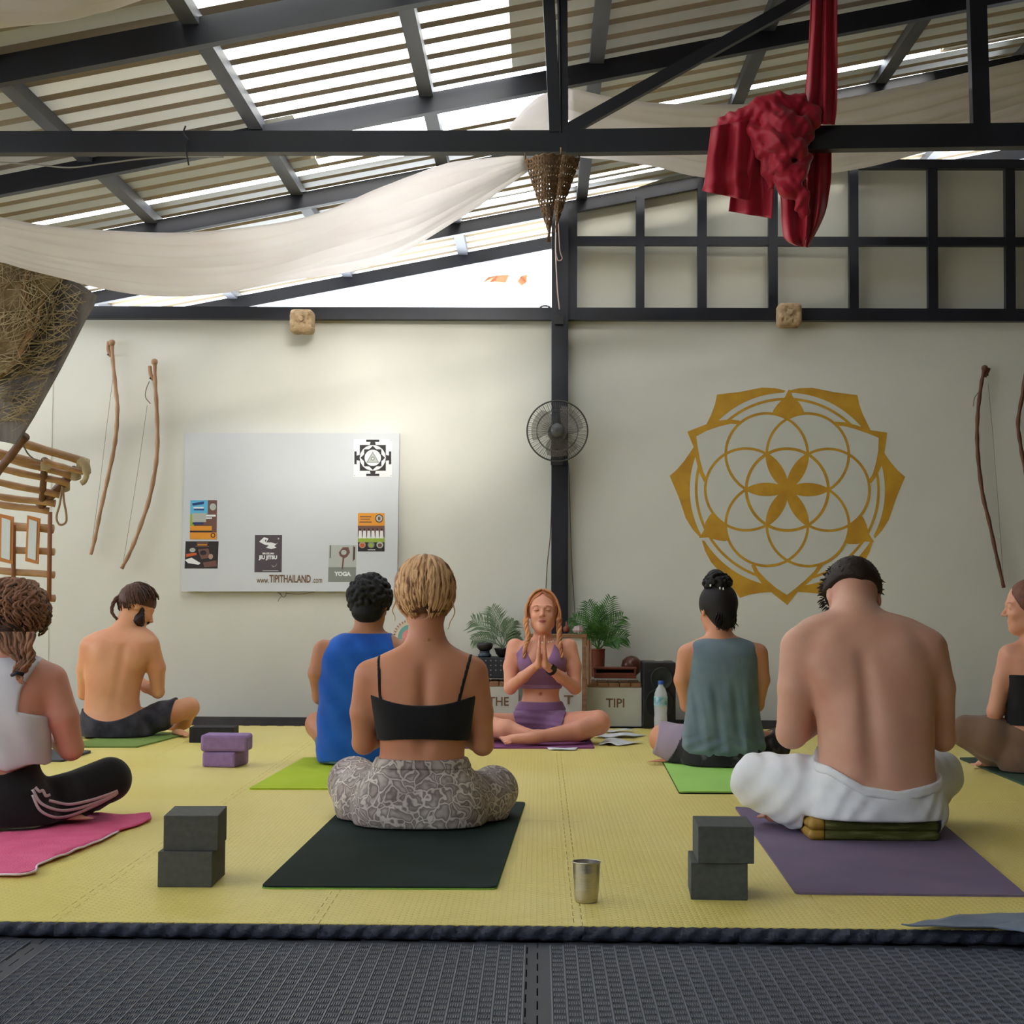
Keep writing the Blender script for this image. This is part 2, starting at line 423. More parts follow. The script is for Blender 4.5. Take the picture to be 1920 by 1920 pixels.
# ---- outside ground and greenery glow beyond the gable (plain pale yard wall, seen blown out)
# ================================================================ BODIES: signed-distance modelling, one surface per body
def surfnets(Fd, org, h):
    S = Fd < 0
    sl = [slice(0, -1), slice(1, None)]
    c = np.zeros(tuple(n - 1 for n in Fd.shape), np.uint8)
    for a in (0, 1):
        for b in (0, 1):
            for d in (0, 1): c += S[sl[a], sl[b], sl[d]]
    idx = np.argwhere((c > 0) & (c < 8)); N = len(idx)
    gid = np.full(c.shape, -1, np.int32); gid[idx[:, 0], idx[:, 1], idx[:, 2]] = np.arange(N)
    acc = np.zeros((N, 3)); cnt = np.zeros(N)
    i, j, k = idx.T
    for ax in range(3):
        o = [q for q in range(3) if q != ax]
        for a in (0, 1):
            for b in (0, 1):
                d = [0, 0, 0]; d[o[0]] = a; d[o[1]] = b; e = list(d); e[ax] = 1
                fa = Fd[i + d[0], j + d[1], k + d[2]]; fb = Fd[i + e[0], j + e[1], k + e[2]]
                cr = (fa < 0) != (fb < 0); t = np.where(cr, fa / np.where(cr, fa - fb, 1), 0)
                p = np.zeros((N, 3)); p[:] = d; p[:, ax] += t
                acc += p * cr[:, None]; cnt += cr
    v = np.array(org) + (idx + acc / np.maximum(cnt, 1)[:, None]) * h
    quads = []
    for ax in range(3):
        A = [slice(None)] * 3; B = [slice(None)] * 3; A[ax] = slice(0, -1); B[ax] = slice(1, None)
        d = S[tuple(A)] != S[tuple(B)]
        e = np.argwhere(d); o = [q for q in range(3) if q != ax]
        ok = (e[:, o[0]] > 0) & (e[:, o[1]] > 0) & (e[:, o[0]] < c.shape[o[0]]) & (e[:, o[1]] < c.shape[o[1]])
        e = e[ok]
        if not len(e): continue
        def g(da, db):
            q = e.copy(); q[:, o[0]] += da; q[:, o[1]] += db; return gid[q[:, 0], q[:, 1], q[:, 2]]
        Q = np.stack([g(-1, -1), g(0, -1), g(0, 0), g(-1, 0)], 1)
        inside = S[e[:, 0], e[:, 1], e[:, 2]]
        flip = inside if ax != 1 else ~inside
        Q[~flip] = Q[~flip][:, ::-1]
        quads.append(Q)
    Q = np.concatenate(quads) if quads else np.zeros((0, 4), np.int32)
    Q = Q[(Q >= 0).all(1)]
    return v, Q

class Body:
    zf = staticmethod(lambda X, Y: .0115)
    """collects tagged primitives in world coordinates"""
    def __init__(s, h=.006): s.h = h; s.pr = []; s.n = None
    def fit(s, pad=.05):
        lo = []; hi = []
        for ty, a, b, ra, rb, k, tag, sub in s.pr:
            if ty == 'c': lo.append(np.minimum(np.array(a) - ra, np.array(b) - rb)); hi.append(np.maximum(np.array(a) + ra, np.array(b) + rb))
            elif ty == 'e': lo.append(np.array(a) - max(b)); hi.append(np.array(a) + max(b))
            else:
                w = max(a[:, 3].max(), a[:, 4].max()); lo.append(a[:, :3].min(0) - w); hi.append(a[:, :3].max(0) + w)
        h = s.h; s.lo = np.min(lo, 0) - pad; s.n = np.ceil((np.max(hi, 0) + pad - s.lo) / h).astype(int) + 1
        s.ax = [s.lo[q] + np.arange(s.n[q]) * h for q in range(3)]
        s.X = s.ax[0][:, None, None]; s.Y = s.ax[1][None, :, None]; s.Z = s.ax[2][None, None, :]
    def cone(s, a, b, ra, rb, k=.02, tag='b', sub=False): s.pr.append(('c', tuple(a), tuple(b), ra, rb, k, tag, sub)); return s
    def chain(s, pts, k=.02, tag='b'):
        """pts: (Vector, radius)"""
        for (a, ra), (b, rb) in zip(pts, pts[1:]): s.cone(a, b, ra, rb, k, tag)
        return s
    def ell(s, c, r, R=None, k=.02, tag='b', sub=False): s.pr.append(('e', tuple(c), tuple(r), R, None, k, tag, sub)); return s
    def loft(s, rows, k=.02, tag='b', ex=2.25):
        """rows: (x, y, z, halfwidth, halfdepth) sorted by z"""
        s.pr.append(('l', np.array(sorted(rows, key=lambda q: q[2]), float), ex, None, None, k, tag, False)); return s
    def field(s, tags=None, infl=0.0, kmul=1.0, base=None, nosub=False):
        if s.n is None: s.fit()
        D = np.full(tuple(s.n), .3, np.float32) if base is None else base
        for pr in s.pr:
            ty, a, b, ra, rb, k, tag, sub = pr
            if (tags is not None and tag not in tags) or (nosub and sub): continue
            k = k * kmul; m = k + .03 + abs(infl)
            if ty == 'c':
                lo = np.minimum(np.array(a) - ra, np.array(b) - rb) - m; hi = np.maximum(np.array(a) + ra, np.array(b) + rb) + m
            elif ty == 'e': lo = np.array(a) - max(b) - m; hi = np.array(a) + max(b) + m
            else:
                w = max(a[:, 3].max(), a[:, 4].max()); lo = a[:, :3].min(0) - w - m; hi = a[:, :3].max(0) + w + m
                lo[2] = a[0, 2] - m; hi[2] = a[-1, 2] + m
            i0 = np.clip(np.floor((lo - s.lo) / s.h).astype(int), 0, s.n); i1 = np.clip(np.ceil((hi - s.lo) / s.h).astype(int) + 1, 0, s.n)
            if (i1 <= i0).any(): continue
            SL = tuple(slice(p, q) for p, q in zip(i0, i1))
            x = s.ax[0][SL[0]][:, None, None]; y = s.ax[1][SL[1]][None, :, None]; z = s.ax[2][SL[2]][None, None, :]
            if ty == 'c':
                ba = np.array(b) - np.array(a); L2 = max(float(ba @ ba), 1e-9)
                t = np.clip(((x - a[0]) * ba[0] + (y - a[1]) * ba[1] + (z - a[2]) * ba[2]) / L2, 0, 1)
                d = np.sqrt((x - a[0] - t * ba[0]) ** 2 + (y - a[1] - t * ba[1]) ** 2 + (z - a[2] - t * ba[2]) ** 2) - (ra + t * (rb - ra))
            elif ty == 'e':
                if ra is None: u, v, w = x - a[0] + 0 * y + 0 * z, y - a[1] + 0 * x + 0 * z, z - a[2] + 0 * x + 0 * y
                else:
                    u, v, w = [(x - a[0]) * ra[0][q] + (y - a[1]) * ra[1][q] + (z - a[2]) * ra[2][q] for q in range(3)]
                k0 = np.sqrt((u / b[0]) ** 2 + (v / b[1]) ** 2 + (w / b[2]) ** 2); k1 = np.sqrt((u / b[0] ** 2) ** 2 + (v / b[1] ** 2) ** 2 + (w / b[2] ** 2) ** 2)
                d = k0 * (k0 - 1) / np.maximum(k1, 1e-6)
            else:
                zz = a[:, 2]; zi = z[0, 0]; zf_ = np.arange(zz[0] - .06, zz[-1] + .06, .002); gk = np.exp(-.5 * (np.arange(-20, 21) * .002 / .011) ** 2); gk /= gk.sum()
                it = [np.interp(zi, zf_, np.convolve(np.pad(np.interp(zf_, zz, a[:, q]), 20, mode='edge'), gk, 'valid')) for q in (0, 1, 3, 4)]
                u = np.abs(x - it[0][None, None, :]) ; v = np.abs(y - it[1][None, None, :]); w_, dp = it[2][None, None, :], it[3][None, None, :]
                k0 = ((u / w_) ** b + (v / dp) ** b) ** (1 / b); g = np.sqrt((u / w_ ** 2) ** 2 + (v / dp ** 2) ** 2)
                d = k0 * (k0 - 1) / np.maximum(g, 1.0)
                d = np.where(k0 < .3, -np.minimum(w_, dp) * .7, d)
                e = np.abs(z - (zz[0] + zz[-1]) / 2) - (zz[-1] - zz[0]) / 2
                hh = np.maximum(.05 - np.abs(d - e), 0) / .05; d = np.maximum(d, e) + hh * hh * .05 * .25
            d = (d - (-infl if sub else infl)).astype(np.float32); A = D[SL]
            if sub:
                d = -d; hh = np.maximum(k - np.abs(A - d), 0) / max(k, 1e-6); D[SL] = np.maximum(A, d) + hh * hh * k * .25
            else:
                hh = np.maximum(k - np.abs(A - d), 0) / max(k, 1e-6); D[SL] = np.minimum(A, d) - hh * hh * k * .25
        return D
    def mesh(s, D, name, mat, parent, smooth=True):
        D = D.copy(); D = np.maximum(D, s.zf(s.X, s.Y) - s.Z) if s.zf else D; D[0] = D[-1] = .1; D[:, 0] = D[:, -1] = .1; D[:, :, 0] = D[:, :, -1] = .1
        v, q = surfnets(D, s.lo, s.h)
        return link_mesh(name, v, q, mat, parent, smooth)

def frame(f, up):
    f = Vector(f).normalized(); r = f.cross(Vector(up)).normalized(); u = r.cross(f).normalized(); return r, f, u
def add_head(B, c, f, up, s=1.0, jaw=1.0, face=True, earL=True, earR=True):
    """skull centre c, facing f. returns local->world function"""
    r, f, u = frame(f, up); R = [[r[q], f[q], u[q]] for q in range(3)]; c = Vector(c)
    L = lambda x, y, z: c + (r * x + f * y + u * z) * s
    B.ell(L(0, -.012, .02), (.075 * s, .092 * s, .09 * s), R, .02, 'skull')
    B.ell(L(0, .03, -.035), (.058 * s, .058 * s, .078 * s), R, .03, 'head')
    B.cone(L(-.04 * jaw, .015, -.07), L(0, .062, -.098), .018 * s, .017 * s, .03, 'head')
    B.cone(L(.04 * jaw, .015, -.07), L(0, .062, -.098), .018 * s, .017 * s, .03, 'head')
    if face:
        B.cone(L(0, .086, .0), L(0, .105, -.032), .006 * s, .0095 * s, .009, 'head')
        for q in (-1, 1):
            B.ell(L(.031 * q, .088, -.002), (.016 * s, .012 * s, .012 * s), R, .012, 'head', True)
            B.ell(L(.031 * q, .074, -.002), (.014 * s, .012 * s, .0115 * s), R, .004, 'head')
            B.cone(L(.012 * q, .083, .016), L(.05 * q, .066, .017), .006 * s, .005 * s, .014, 'head')
            B.ell(L(.012 * q, .096, -.036), (.006 * s, .007 * s, .005 * s), R, .005, 'head')
            B.ell(L(.036 * q, .062, -.035), (.018 * s, .015 * s, .016 * s), R, .02, 'head')
        B.ell(L(0, .082, -.062), (.021 * s, .01 * s, .0055 * s), R, .004, 'head')
        B.ell(L(0, .08, -.073), (.018 * s, .01 * s, .006 * s), R, .004, 'head')
    for q, on in ((-1, earL), (1, earR)):
        if on:
            B.ell(L(.077 * q, -.012, -.012), (.007 * s, .018 * s, .03 * s), R, .008, 'head')
            B.ell(L(.083 * q, -.012, -.008), (.005 * s, .009 * s, .015 * s), R, .003, 'head', True)
    return L
def add_hand(B, w, d, n, t, s=1.0, curl=0.12, tag='arm'):
    """wrist w, finger direction d, palm normal n (palm side), thumb direction t"""
    d = Vector(d).normalized(); t = Vector(t); t = (t - d * t.dot(d)).normalized(); n = Vector(n).normalized()
    w = Vector(w); ln = (.066, .074, .07, .056)
    for q, off in enumerate((.027, .009, -.009, -.026)):
        k0 = w + (d * (.085 - abs(off) * .25) + t * off) * s; B.cone(w + t * off * .55 * s, k0, .0125 * s, .0105 * s, .012, tag)
        L = ln[q] * s; k1 = k0 + (d + n * curl).normalized() * L * .55; k2 = k1 + (d + n * curl * 2.2).normalized() * L * .5
        B.cone(k0, k1, .0085 * s, .0078 * s, .003, tag); B.cone(k1, k2, .0078 * s, .006 * s, .003, tag)
    a = w + (d * .02 + t * .02) * s; b = w + (d * .052 + t * .044 + n * .004) * s; c = w + (d * .084 + t * .05 + n * .006) * s
    B.cone(a, b, .014 * s, .0105 * s, .01, tag); B.cone(b, c, .0095 * s, .007 * s, .004, tag)
def add_foot(B, a, d, up, side, s=1.0, tag='foot'):
    """ankle a, toe direction d, sole-opposite up"""
    a = Vector(a); d = Vector(d).normalized(); up = Vector(up).normalized(); sd = d.cross(up).normalized()
    B.cone(a - d * .035 * s, a + d * .12 * s - up * .012 * s, .033 * s, .026 * s, .02, tag)
    B.cone(a + d * .02 * s, a + d * .14 * s + sd * .018 * side * s - up * .015 * s, .03 * s, .022 * s, .02, tag)
    for q in range(5):
        o = sd * side * (.034 - q * .0165) * s; ln = (.045, .038, .034, .03, .026)[q]
        B.cone(a + d * .135 * s + o - up * .016 * s, a + d * (.145 + ln) * s + o * 1.1 - up * .02 * s, .0115 * s - q * .0008, .0095 * s - q * .0007, .004, tag)

# ---------------------------------------------------------------- skin, cloth, hair materials
def skin(name, c1, c2):
    m = M(name, c1, c2, rough=.5, scale=7, detail=3, lo=.3, hi=.7, bump=.04, bscale=160, spec=.35)
    b = m.node_tree.nodes['Principled BSDF']
    b.inputs['Subsurface Weight'].default_value = .08; b.inputs['Subsurface Radius'].default_value = (.02, .008, .004); b.inputs['Subsurface Scale'].default_value = .4
    return m
def cloth_m(name, c1, c2=None, scale=9, bump=.25, bscale=26, rough=.85, bstretch=(1, 1, .45)):
    return M(name, c1, c2 or c1, rough=rough, scale=scale, bump=bump, bscale=bscale, sheen=.15, spec=.2, bstretch=bstretch)
def hair_m(name, c1, c2, rough=.5, hi=.8):
    """colour varies lock by lock"""
    m, nt, b = new_mat(name); L = nt.links
    g = nd(nt, 'ShaderNodeNewGeometry'); n = nd(nt, 'ShaderNodeTexNoise'); tc = nd(nt, 'ShaderNodeTexCoord'); n.inputs['Scale'].default_value = 28
    L.new(tc.outputs['Object'], n.inputs['Vector'])
    mx = nd(nt, 'ShaderNodeMath', operation='ADD'); L.new(g.outputs['Random Per Island'], mx.inputs[0]); L.new(n.outputs[0], mx.inputs[1])
    r = nd(nt, 'ShaderNodeValToRGB'); r.color_ramp.elements[0].position = .45; r.color_ramp.elements[1].position = 1.3 * hi
    r.color_ramp.elements[0].color = c1; r.color_ramp.elements[1].color = c2
    L.new(mx.outputs[0], r.inputs[0]); L.new(r.outputs[0], b.inputs['Base Color'])
    b.inputs['Roughness'].default_value = rough; b.inputs['Specular IOR Level'].default_value = .3
    bp = nd(nt, 'ShaderNodeBump'); bp.inputs['Strength'].default_value = .4; bp.inputs['Distance'].default_value = .004
    n2 = nd(nt, 'ShaderNodeTexNoise'); n2.inputs['Scale'].default_value = 120; L.new(tc.outputs['Object'], n2.inputs['Vector'])
    L.new(n2.outputs[0], bp.inputs['Height']); L.new(bp.outputs[0], b.inputs['Normal'])
    return m
def locks(mb, paths, r0, taper=.35, n=5, wave=0.0, seed=0):
    rnd = random.Random(seed)
    for p in paths:
        q = crom(p, 5); m = len(q); ph = rnd.random() * 6
        pts = []
        for i, a in enumerate(q):
            w = wave * min(1, i / 6)
            pts.append(Vector(a) + Vector((math.sin(i * .9 + ph), math.cos(i * .8 + ph), math.sin(i * .7 + ph * 2) * .4)) * w)
        R = r0 * rnd.uniform(.7, 1.25)
        mb.tube(pts, [R * (1 - (1 - taper) * (i / (m - 1)) ** 1.5) * (0.55 if i == 0 else 1) for i in range(m)], n=n)
def braid(mb, pts, r, turns=2.2, strands=3, n=6):
    q = [Vector(p) for p in crom(pts, 10)]; m = len(q)
    for sgn in range(strands):
        out = []; rr = []
        for i, p in enumerate(q):
            t = (q[min(i + 1, m - 1)] - q[max(i - 1, 0)]).normalized(); x = t.cross(Vector((0, 1, 0))).normalized(); y = t.cross(x)
            a = i / m * turns * 2 * PI + sgn * 2 * PI / strands; f = (1 - .5 * i / m) * min(1, .3 + 5 * i / m)
            out.append(p + (x * math.cos(a) + y * math.sin(a) * .7) * r * .62 * f); rr.append(r * .72 * f)
        mb.tube(out, rr, n=n)
# ================================================================ PEOPLE
class Px:
    def __init__(s, Y): s.Y = Y
    def q(s, x, y, d=0.0): return P(x, y, s.Y + d)
    def r(s, n, d=0.0): return n * (s.Y + d) / F
    def row(s, x, y, hw, d, dep): p = s.q(x, y, d); return (p.x, p.y, p.z, s.r(hw, d), dep)
def smax(A, B_, k):
    h = np.maximum(k - np.abs(A - B_), 0) / k; return np.maximum(A, B_) + h * h * k * .25
def arms(B, c, L, R, k=.022, tag='arm'):
    for chain in (L, R):
        pts = [(c.q(x, y, d), c.r(r, d)) for x, y, d, r in chain]
        B.chain(pts[:2], .03, tag); B.chain(pts[1:], .012, tag)
def legs(B, c, chains):
    for ch in chains:
        B.chain([(c.q(x, y, d), c.r(r, d)) for x, y, d, r in ch], .018, 'leg')
def prayer(B, c, x, y, d, s=1.0, up=(0, .25, 1), tag='arm', fw=1):
    """both palms together at pixel x,y (wrists), fw=+1 person faces away from the camera"""
    w = c.q(x, y, d); g = .0165 * s
    for q in (-1, 1):
        add_hand(B, w + Vector((g * q, 0, 0)), up, (-q, 0, 0), (0, -fw, .25), s, .0, tag)
def hair_dome(mb, c, fr, rad, n, th1, r0, az=(0, 2 * PI), pole=(0, 0, 1), th0=.12, wave=.004, seed=1, lift=1.0, taper=.35, jit=.12):
    """locks running from a crown pole over an ellipsoid; azimuth 0 = the head's right, pi/2 = its front"""
    rnd = random.Random(seed); r, f, u = fr; pole = Vector(pole).normalized(); px = pole.orthogonal().normalized()
    px = (Vector((1, 0, 0)) - pole * pole.x).normalized(); py = pole.cross(px)
    paths = []
    for i in range(n):
        a = az[0] + (az[1] - az[0]) * (i + rnd.random()) / n; t1 = th1(a) if callable(th1) else th1; t1 *= rnd.uniform(.88, 1.08)
        k = 6; p = []; lf = lift * rnd.uniform(.96, 1.05); da = rnd.uniform(-jit, jit)
        t0 = th0 if rnd.random() < .6 else rnd.uniform(th0, t1 * .6)
        for j in range(k + 1):
            t = t0 + (t1 - t0) * j / k; aa = a + da * j / k
            v = (pole * math.cos(t) + (px * math.cos(aa) + py * math.sin(aa)) * math.sin(t))
            v = Vector((v.x * rad[0], v.y * rad[1], v.z * rad[2])) * lf
            p.append(c + r * v.x + f * v.y + u * v.z)
        paths.append(p)
    locks(mb, paths, r0, taper, 5, wave, seed)
def person(loc, label, group=None):
    return empty('person', loc, label, 'person', group)

# ---------------------------------------------------------------- 1. blonde woman, black bralette, snake-print trousers
sk_tan = skin('skin_tan', rgb(196, 136, 104), rgb(186, 122, 92))
c = Px(5.62); B = Body(.006)
B.loft([c.row(*t) for t in ((799, 1192, 33, .02, .055), (800, 1208, 44, .02, .062), (799, 1220, 66, .02, .07), (797, 1230, 90, .02, .08), (795, 1246, 103, .02, .09), (795, 1275, 106, .015, .1),
        (795, 1310, 98, .015, .105), (795, 1350, 89, .02, .11), (793, 1390, 80, .03, .105), (791, 1418, 78, .03, .105), (790, 1440, 90, .03, .115), (790, 1470, 108, .02, .125), (788, 1500, 120, .02, .14), (786, 1530, 122, .02, .14), (786, 1566, 112, .02, .13))], .02, 'torso')
B.chain([(c.q(798, 1146, .02), c.r(31)), (c.q(800, 1214, .02), c.r(36))], .03, 'neck')
Lh = add_head(B, c.q(797, 1112, .03), (0, 1, -.12), (0, 0, 1), 1.0)
arms(B, c, [(695, 1268, .02, 31), (685, 1335, .03, 28), (682, 1393, .05, 21), (725, 1375, .2, 17), (772, 1345, .30, 13)],
           [(884, 1262, .02, 31), (898, 1335, .03, 26), (905, 1396, .05, 20), (865, 1375, .2, 17), (822, 1345, .30, 13)])
prayer(B, c, 797, 1340, .31)
legs(B, c, [[(735, 1500, .04, 60), (690, 1502, .16, 58), (664, 1468, .28, 46)], [(662, 1476, .30, 36), (735, 1506, .40, 32), (820, 1510, .38, 22)],
            [(845, 1500, .04, 60), (900, 1505, .16, 52), (925, 1482, .26, 43)], [(926, 1486, .28, 34), (850, 1510, .36, 30), (770, 1512, .33, 22)]])
add_foot(B, c.q(815, 1512, .37), (1, .1, 0), (0, 0, 1), 1, .85); add_foot(B, c.q(775, 1512, .32), (-1, .1, 0), (0, 0, 1), -1, .85)
B.cone(c.q(796, 1255, -.078), c.q(794, 1400, -.085), .004, .008, .045, 'torso', True)
p1 = person(Vector((c.q(790, 1560).x, 5.62, 0)), 'woman with pinned-up blonde hair in black bralette and snake-print trousers, back turned')
D = B.field(); B.mesh(D, 'body', sk_tan, p1)
# trousers
def snake():
    m, nt, b = new_mat('snake_print'); L = nt.links
    tc = nd(nt, 'ShaderNodeTexCoord'); ns = nd(nt, 'ShaderNodeTexNoise'); ns.inputs['Scale'].default_value = 14; L.new(tc.outputs['Object'], ns.inputs['Vector'])
    mx = nd(nt, 'ShaderNodeMix', data_type='RGBA', blend_type='LINEAR_LIGHT'); mx.inputs[0].default_value = .055
    L.new(tc.outputs['Object'], mx.inputs[6]); L.new(ns.outputs['Color'], mx.inputs[7])
    v = nd(nt, 'ShaderNodeTexVoronoi', feature='DISTANCE_TO_EDGE'); v.inputs['Scale'].default_value = 23; L.new(mx.outputs[2], v.inputs['Vector'])
    v2 = nd(nt, 'ShaderNodeTexVoronoi'); v2.inputs['Scale'].default_value = 23; L.new(mx.outputs[2], v2.inputs['Vector'])
    r = nd(nt, 'ShaderNodeValToRGB'); e = r.color_ramp.elements; e[0].position = .03; e[0].color = rgb(214, 207, 202); e[1].position = .09; e[1].color = rgb(128, 119, 118)
    e2 = e.new(.26); e2.color = rgb(178, 169, 165); e3 = e.new(.4); e3.color = rgb(190, 181, 177)
    L.new(v.outputs['Distance'], r.inputs[0])
    n2 = nd(nt, 'ShaderNodeTexNoise'); n2.inputs['Scale'].default_value = 6; L.new(tc.outputs['Object'], n2.inputs['Vector'])
    r2 = nd(nt, 'ShaderNodeValToRGB'); r2.color_ramp.elements[0].position = .4; r2.color_ramp.elements[0].color = (.68, .62, .62, 1); r2.color_ramp.elements[1].position = .6; r2.color_ramp.elements[1].color = (1.05, 1.02, 1, 1)
    L.new(n2.outputs[0], r2.inputs[0])
    r3 = nd(nt, 'ShaderNodeValToRGB'); r3.color_ramp.elements[0].position = .1; r3.color_ramp.elements[0].color = (.72, .66, .66, 1); r3.color_ramp.elements[1].position = .4; r3.color_ramp.elements[1].color = (1, 1, 1, 1)
    L.new(v2.outputs['Color'], r3.inputs[0])
    m1 = nd(nt, 'ShaderNodeMix', data_type='RGBA', blend_type='MULTIPLY'); m1.inputs[0].default_value = .8; L.new(r.outputs[0], m1.inputs[6]); L.new(r2.outputs[0], m1.inputs[7])
    m2 = nd(nt, 'ShaderNodeMix', data_type='RGBA', blend_type='MULTIPLY'); m2.inputs[0].default_value = .9; L.new(m1.outputs[2], m2.inputs[6]); L.new(r3.outputs[0], m2.inputs[7])
    L.new(m2.outputs[2], b.inputs['Base Color']); b.inputs['Roughness'].default_value = .8
    return m
zw = c.q(790, 1428).z
D = B.field(['torso', 'leg'], .007)
D = np.maximum(D, B.Z - (zw + .012 + .25 * (B.Y - 5.62) * 0)); B.mesh(D, 'snake_print_trousers', snake(), p1)
D = np.maximum(B.field(['torso'], .011), np.abs(B.Z - zw + .004) - .016); B.mesh(D, 'waistband', snake(), p1)
m_blk = cloth_m('black_jersey', rgb(22, 21, 24), rgb(30, 29, 32))
zt = c.q(795, 1320).z; zb = c.q(795, 1382).z; xc = c.q(795, 1300).x
reg = np.maximum(B.Z - (zt + 1.1 * np.abs(B.X - xc) ** 2.0 + .1 * np.clip(B.Y - 5.6, 0, 1)), (zb - .55 * (B.X - xc) ** 2) - B.Z)
D = np.maximum(B.field(['torso'], .008, nosub=True), reg); B.mesh(D, 'bralette', m_blk, p1)
def strap(x0, y0, x1, y1, w=.0055):
    a = c.q(x0, y0); b_ = c.q(x1, y1); xl = a.x + (B.Z - a.z) / (b_.z - a.z) * (b_.x - a.x)
    return np.maximum(np.maximum(np.abs(B.X - xl) - w, B.Z - a.z - .06), b_.z - .01 - B.Z)
for t in ((711, 1226, 716, 1312), (882, 1232, 862, 1312)):
    D = np.maximum(np.maximum(B.field(['torso', 'arm'], .0045), strap(*t)), B.Y - 5.64); B.mesh(D, 'strap', m_blk, p1)
mb = MB()
for k in range(40):
    a = 2 * PI * k / 40; mb.tube([c.q(800, 1203, .02) + Vector((math.cos(a) * .067, math.sin(a) * .067, 0)), c.q(800, 1203, .02) + Vector((math.cos(a + .12) * .067, math.sin(a + .12) * .067, .0))], .0009, 4)
mb.box(c.q(804, 1198, -.05), (.006, .004, .007)); m_gold = M('gold_metal', rgb(212, 170, 100), rough=.3, metal=1); mb.obj('necklace', m_gold, p1)
m_blonde = hair_m('hair_blonde', rgb(110, 64, 38), rgb(216, 172, 128))
fr = frame((0, 1, -.12), (0, 0, 1)); hc = c.q(797, 1106, .03)
B2 = Body(.006); B2.ell(hc, (.088, .1, .098), None, .02, 'h'); B2.ell(c.q(797, 1142, .0), (.064, .062, .05), None, .03, 'h'); D = B2.field()
D = np.maximum(D, -(B2.Z - (hc.z - .075)) ); D = np.maximum(D, (B2.Y - (5.65 + .05)) ); B2.mesh(D, 'hair', M('hair_blonde_base', rgb(58, 34, 24), rgb(92, 56, 36), scale=30, stretch=(1, 1, .2), rough=.6), p1)
mb = MB()
hair_dome(mb, hc, fr, (.094, .108, .11), 170, lambda a: 2.42 + .22 * math.sin(a * 5), .0068, az=(PI - .35, 2 * PI + .35), pole=(0, .1, 1), wave=.0016, seed=3, jit=.22, th0=.04, taper=.5)
hair_dome(mb, hc, fr, (.092, .105, .106), 40, 1.35, .006, az=(.35, PI - .35), pole=(0, .12, 1), wave=.004, seed=5)
locks(mb, [[c.q(845, 1120, 0), c.q(852, 1140, -.01), c.q(846, 1165, .0), c.q(838, 1180, .01)], [c.q(742, 1125, 0), c.q(737, 1145, 0), c.q(741, 1165, .02)], [c.q(800, 1142, -.08), c.q(804, 1155, -.1), c.q(790, 1163, -.085)],
            [c.q(770, 1135, -.08), c.q(766, 1150, -.09), c.q(762, 1158, -.07)], [c.q(846, 1085, 0), c.q(852, 1092, 0)], [c.q(790, 1048, 0), c.q(794, 1040, 0), c.q(802, 1042, 0)]], .0022, .3, 5, .003, 8)
mb.obj('hair_lock', m_blonde, p1, smooth=True)

# ---------------------------------------------------------------- 2. shirtless man, white trousers, cushion
sk_pink = skin('skin_pink', rgb(208, 162, 140), rgb(200, 144, 124))
c = Px(5.46); B = Body(.006)
q0_, q1_ = P(1512, 1570, 5.42), P(1759, 1570, 5.42)
B.zf = lambda X, Y: np.where((X > q0_.x) & (X < q1_.x) & (Y > 5.28) & (Y < 5.64), .071, .0095)
B.loft([c.row(*t) for t in ((1606, 1143, 50, .12, .05), (1608, 1150, 80, .11, .07), (1612, 1162, 108, .09, .09), (1616, 1180, 124, .08, .11), (1620, 1205, 130, .06, .12), (1624, 1240, 130, .04, .125),
        (1630, 1270, 122, .03, .13), (1638, 1310, 113, .02, .13), (1642, 1360, 108, .01, .13), (1643, 1410, 106, .01, .135), (1643, 1450, 107, .01, .14), (1645, 1490, 118, .01, .15), (1645, 1525, 122, .01, .15), (1645, 1556, 112, .02, .14))], .03, 'torso')
B.cone(c.q(1606, 1175, .09), c.q(1600, 1122, .18), .078, .07, .04, 'neck')
Lh = add_head(B, c.q(1598, 1120, .22), (-.12, .62, -.75), (0, .7, .6), 1.08)
arms(B, c, [(1505, 1216, .05, 42), (1497, 1290, .05, 38), (1485, 1374, .06, 29), (1530, 1350, .2, 23), (1585, 1320, .30, 17)],
           [(1735, 1220, .05, 42), (1757, 1290, .06, 33), (1768, 1386, .09, 22), (1730, 1350, .25, 21), (1672, 1325, .32, 17)])
prayer(B, c, 1630, 1315, .32, 1.08)
for q in (-1, 1):
    B.ell(c.q(1625 + 62 * q, 1240, -.02), (.052, .036, .07), None, .05, 'torso')
    B.cone(c.q(1632 + 30 * q, 1330, -.07), c.q(1640 + 34 * q, 1450, -.085), .028, .026, .05, 'torso')
B.cone(c.q(1620, 1235, -.085), c.q(1641, 1450, -.152), .002, .006, .05, 'torso', True)
legs(B, c, [[(1590, 1500, .03, 62), (1500, 1484, .12, 60), (1424, 1464, .20, 46)], [(1424, 1470, .20, 38), (1500, 1496, .34, 33), (1600, 1500, .40, 22)],
            [(1692, 1500, .03, 62), (1757, 1452, .40, 40)], [(1757, 1456, .40, 34), (1690, 1490, .42, 30), (1610, 1500, .36, 22)]])
add_foot(B, c.q(1495, 1528, .2), (-.6, .5, 0), (0, 0, 1), 1, .8)
add_foot(B, c.q(1610, 1502, .36), (-1, .1, 0), (0, 0, 1), -1, .9)
p2 = person(Vector((c.q(1645, 1560).x, 5.46, 0)), 'shirtless man in white trousers, head bowed, seated on the folded green cushion')
D = B.field(); B.mesh(D, 'body', sk_pink, p2)
m_white = cloth_m('white_cotton', rgb(214, 216, 224), rgb(226, 228, 234), bump=.4, bscale=16)
D = B.field(['torso', 'leg'], .013)
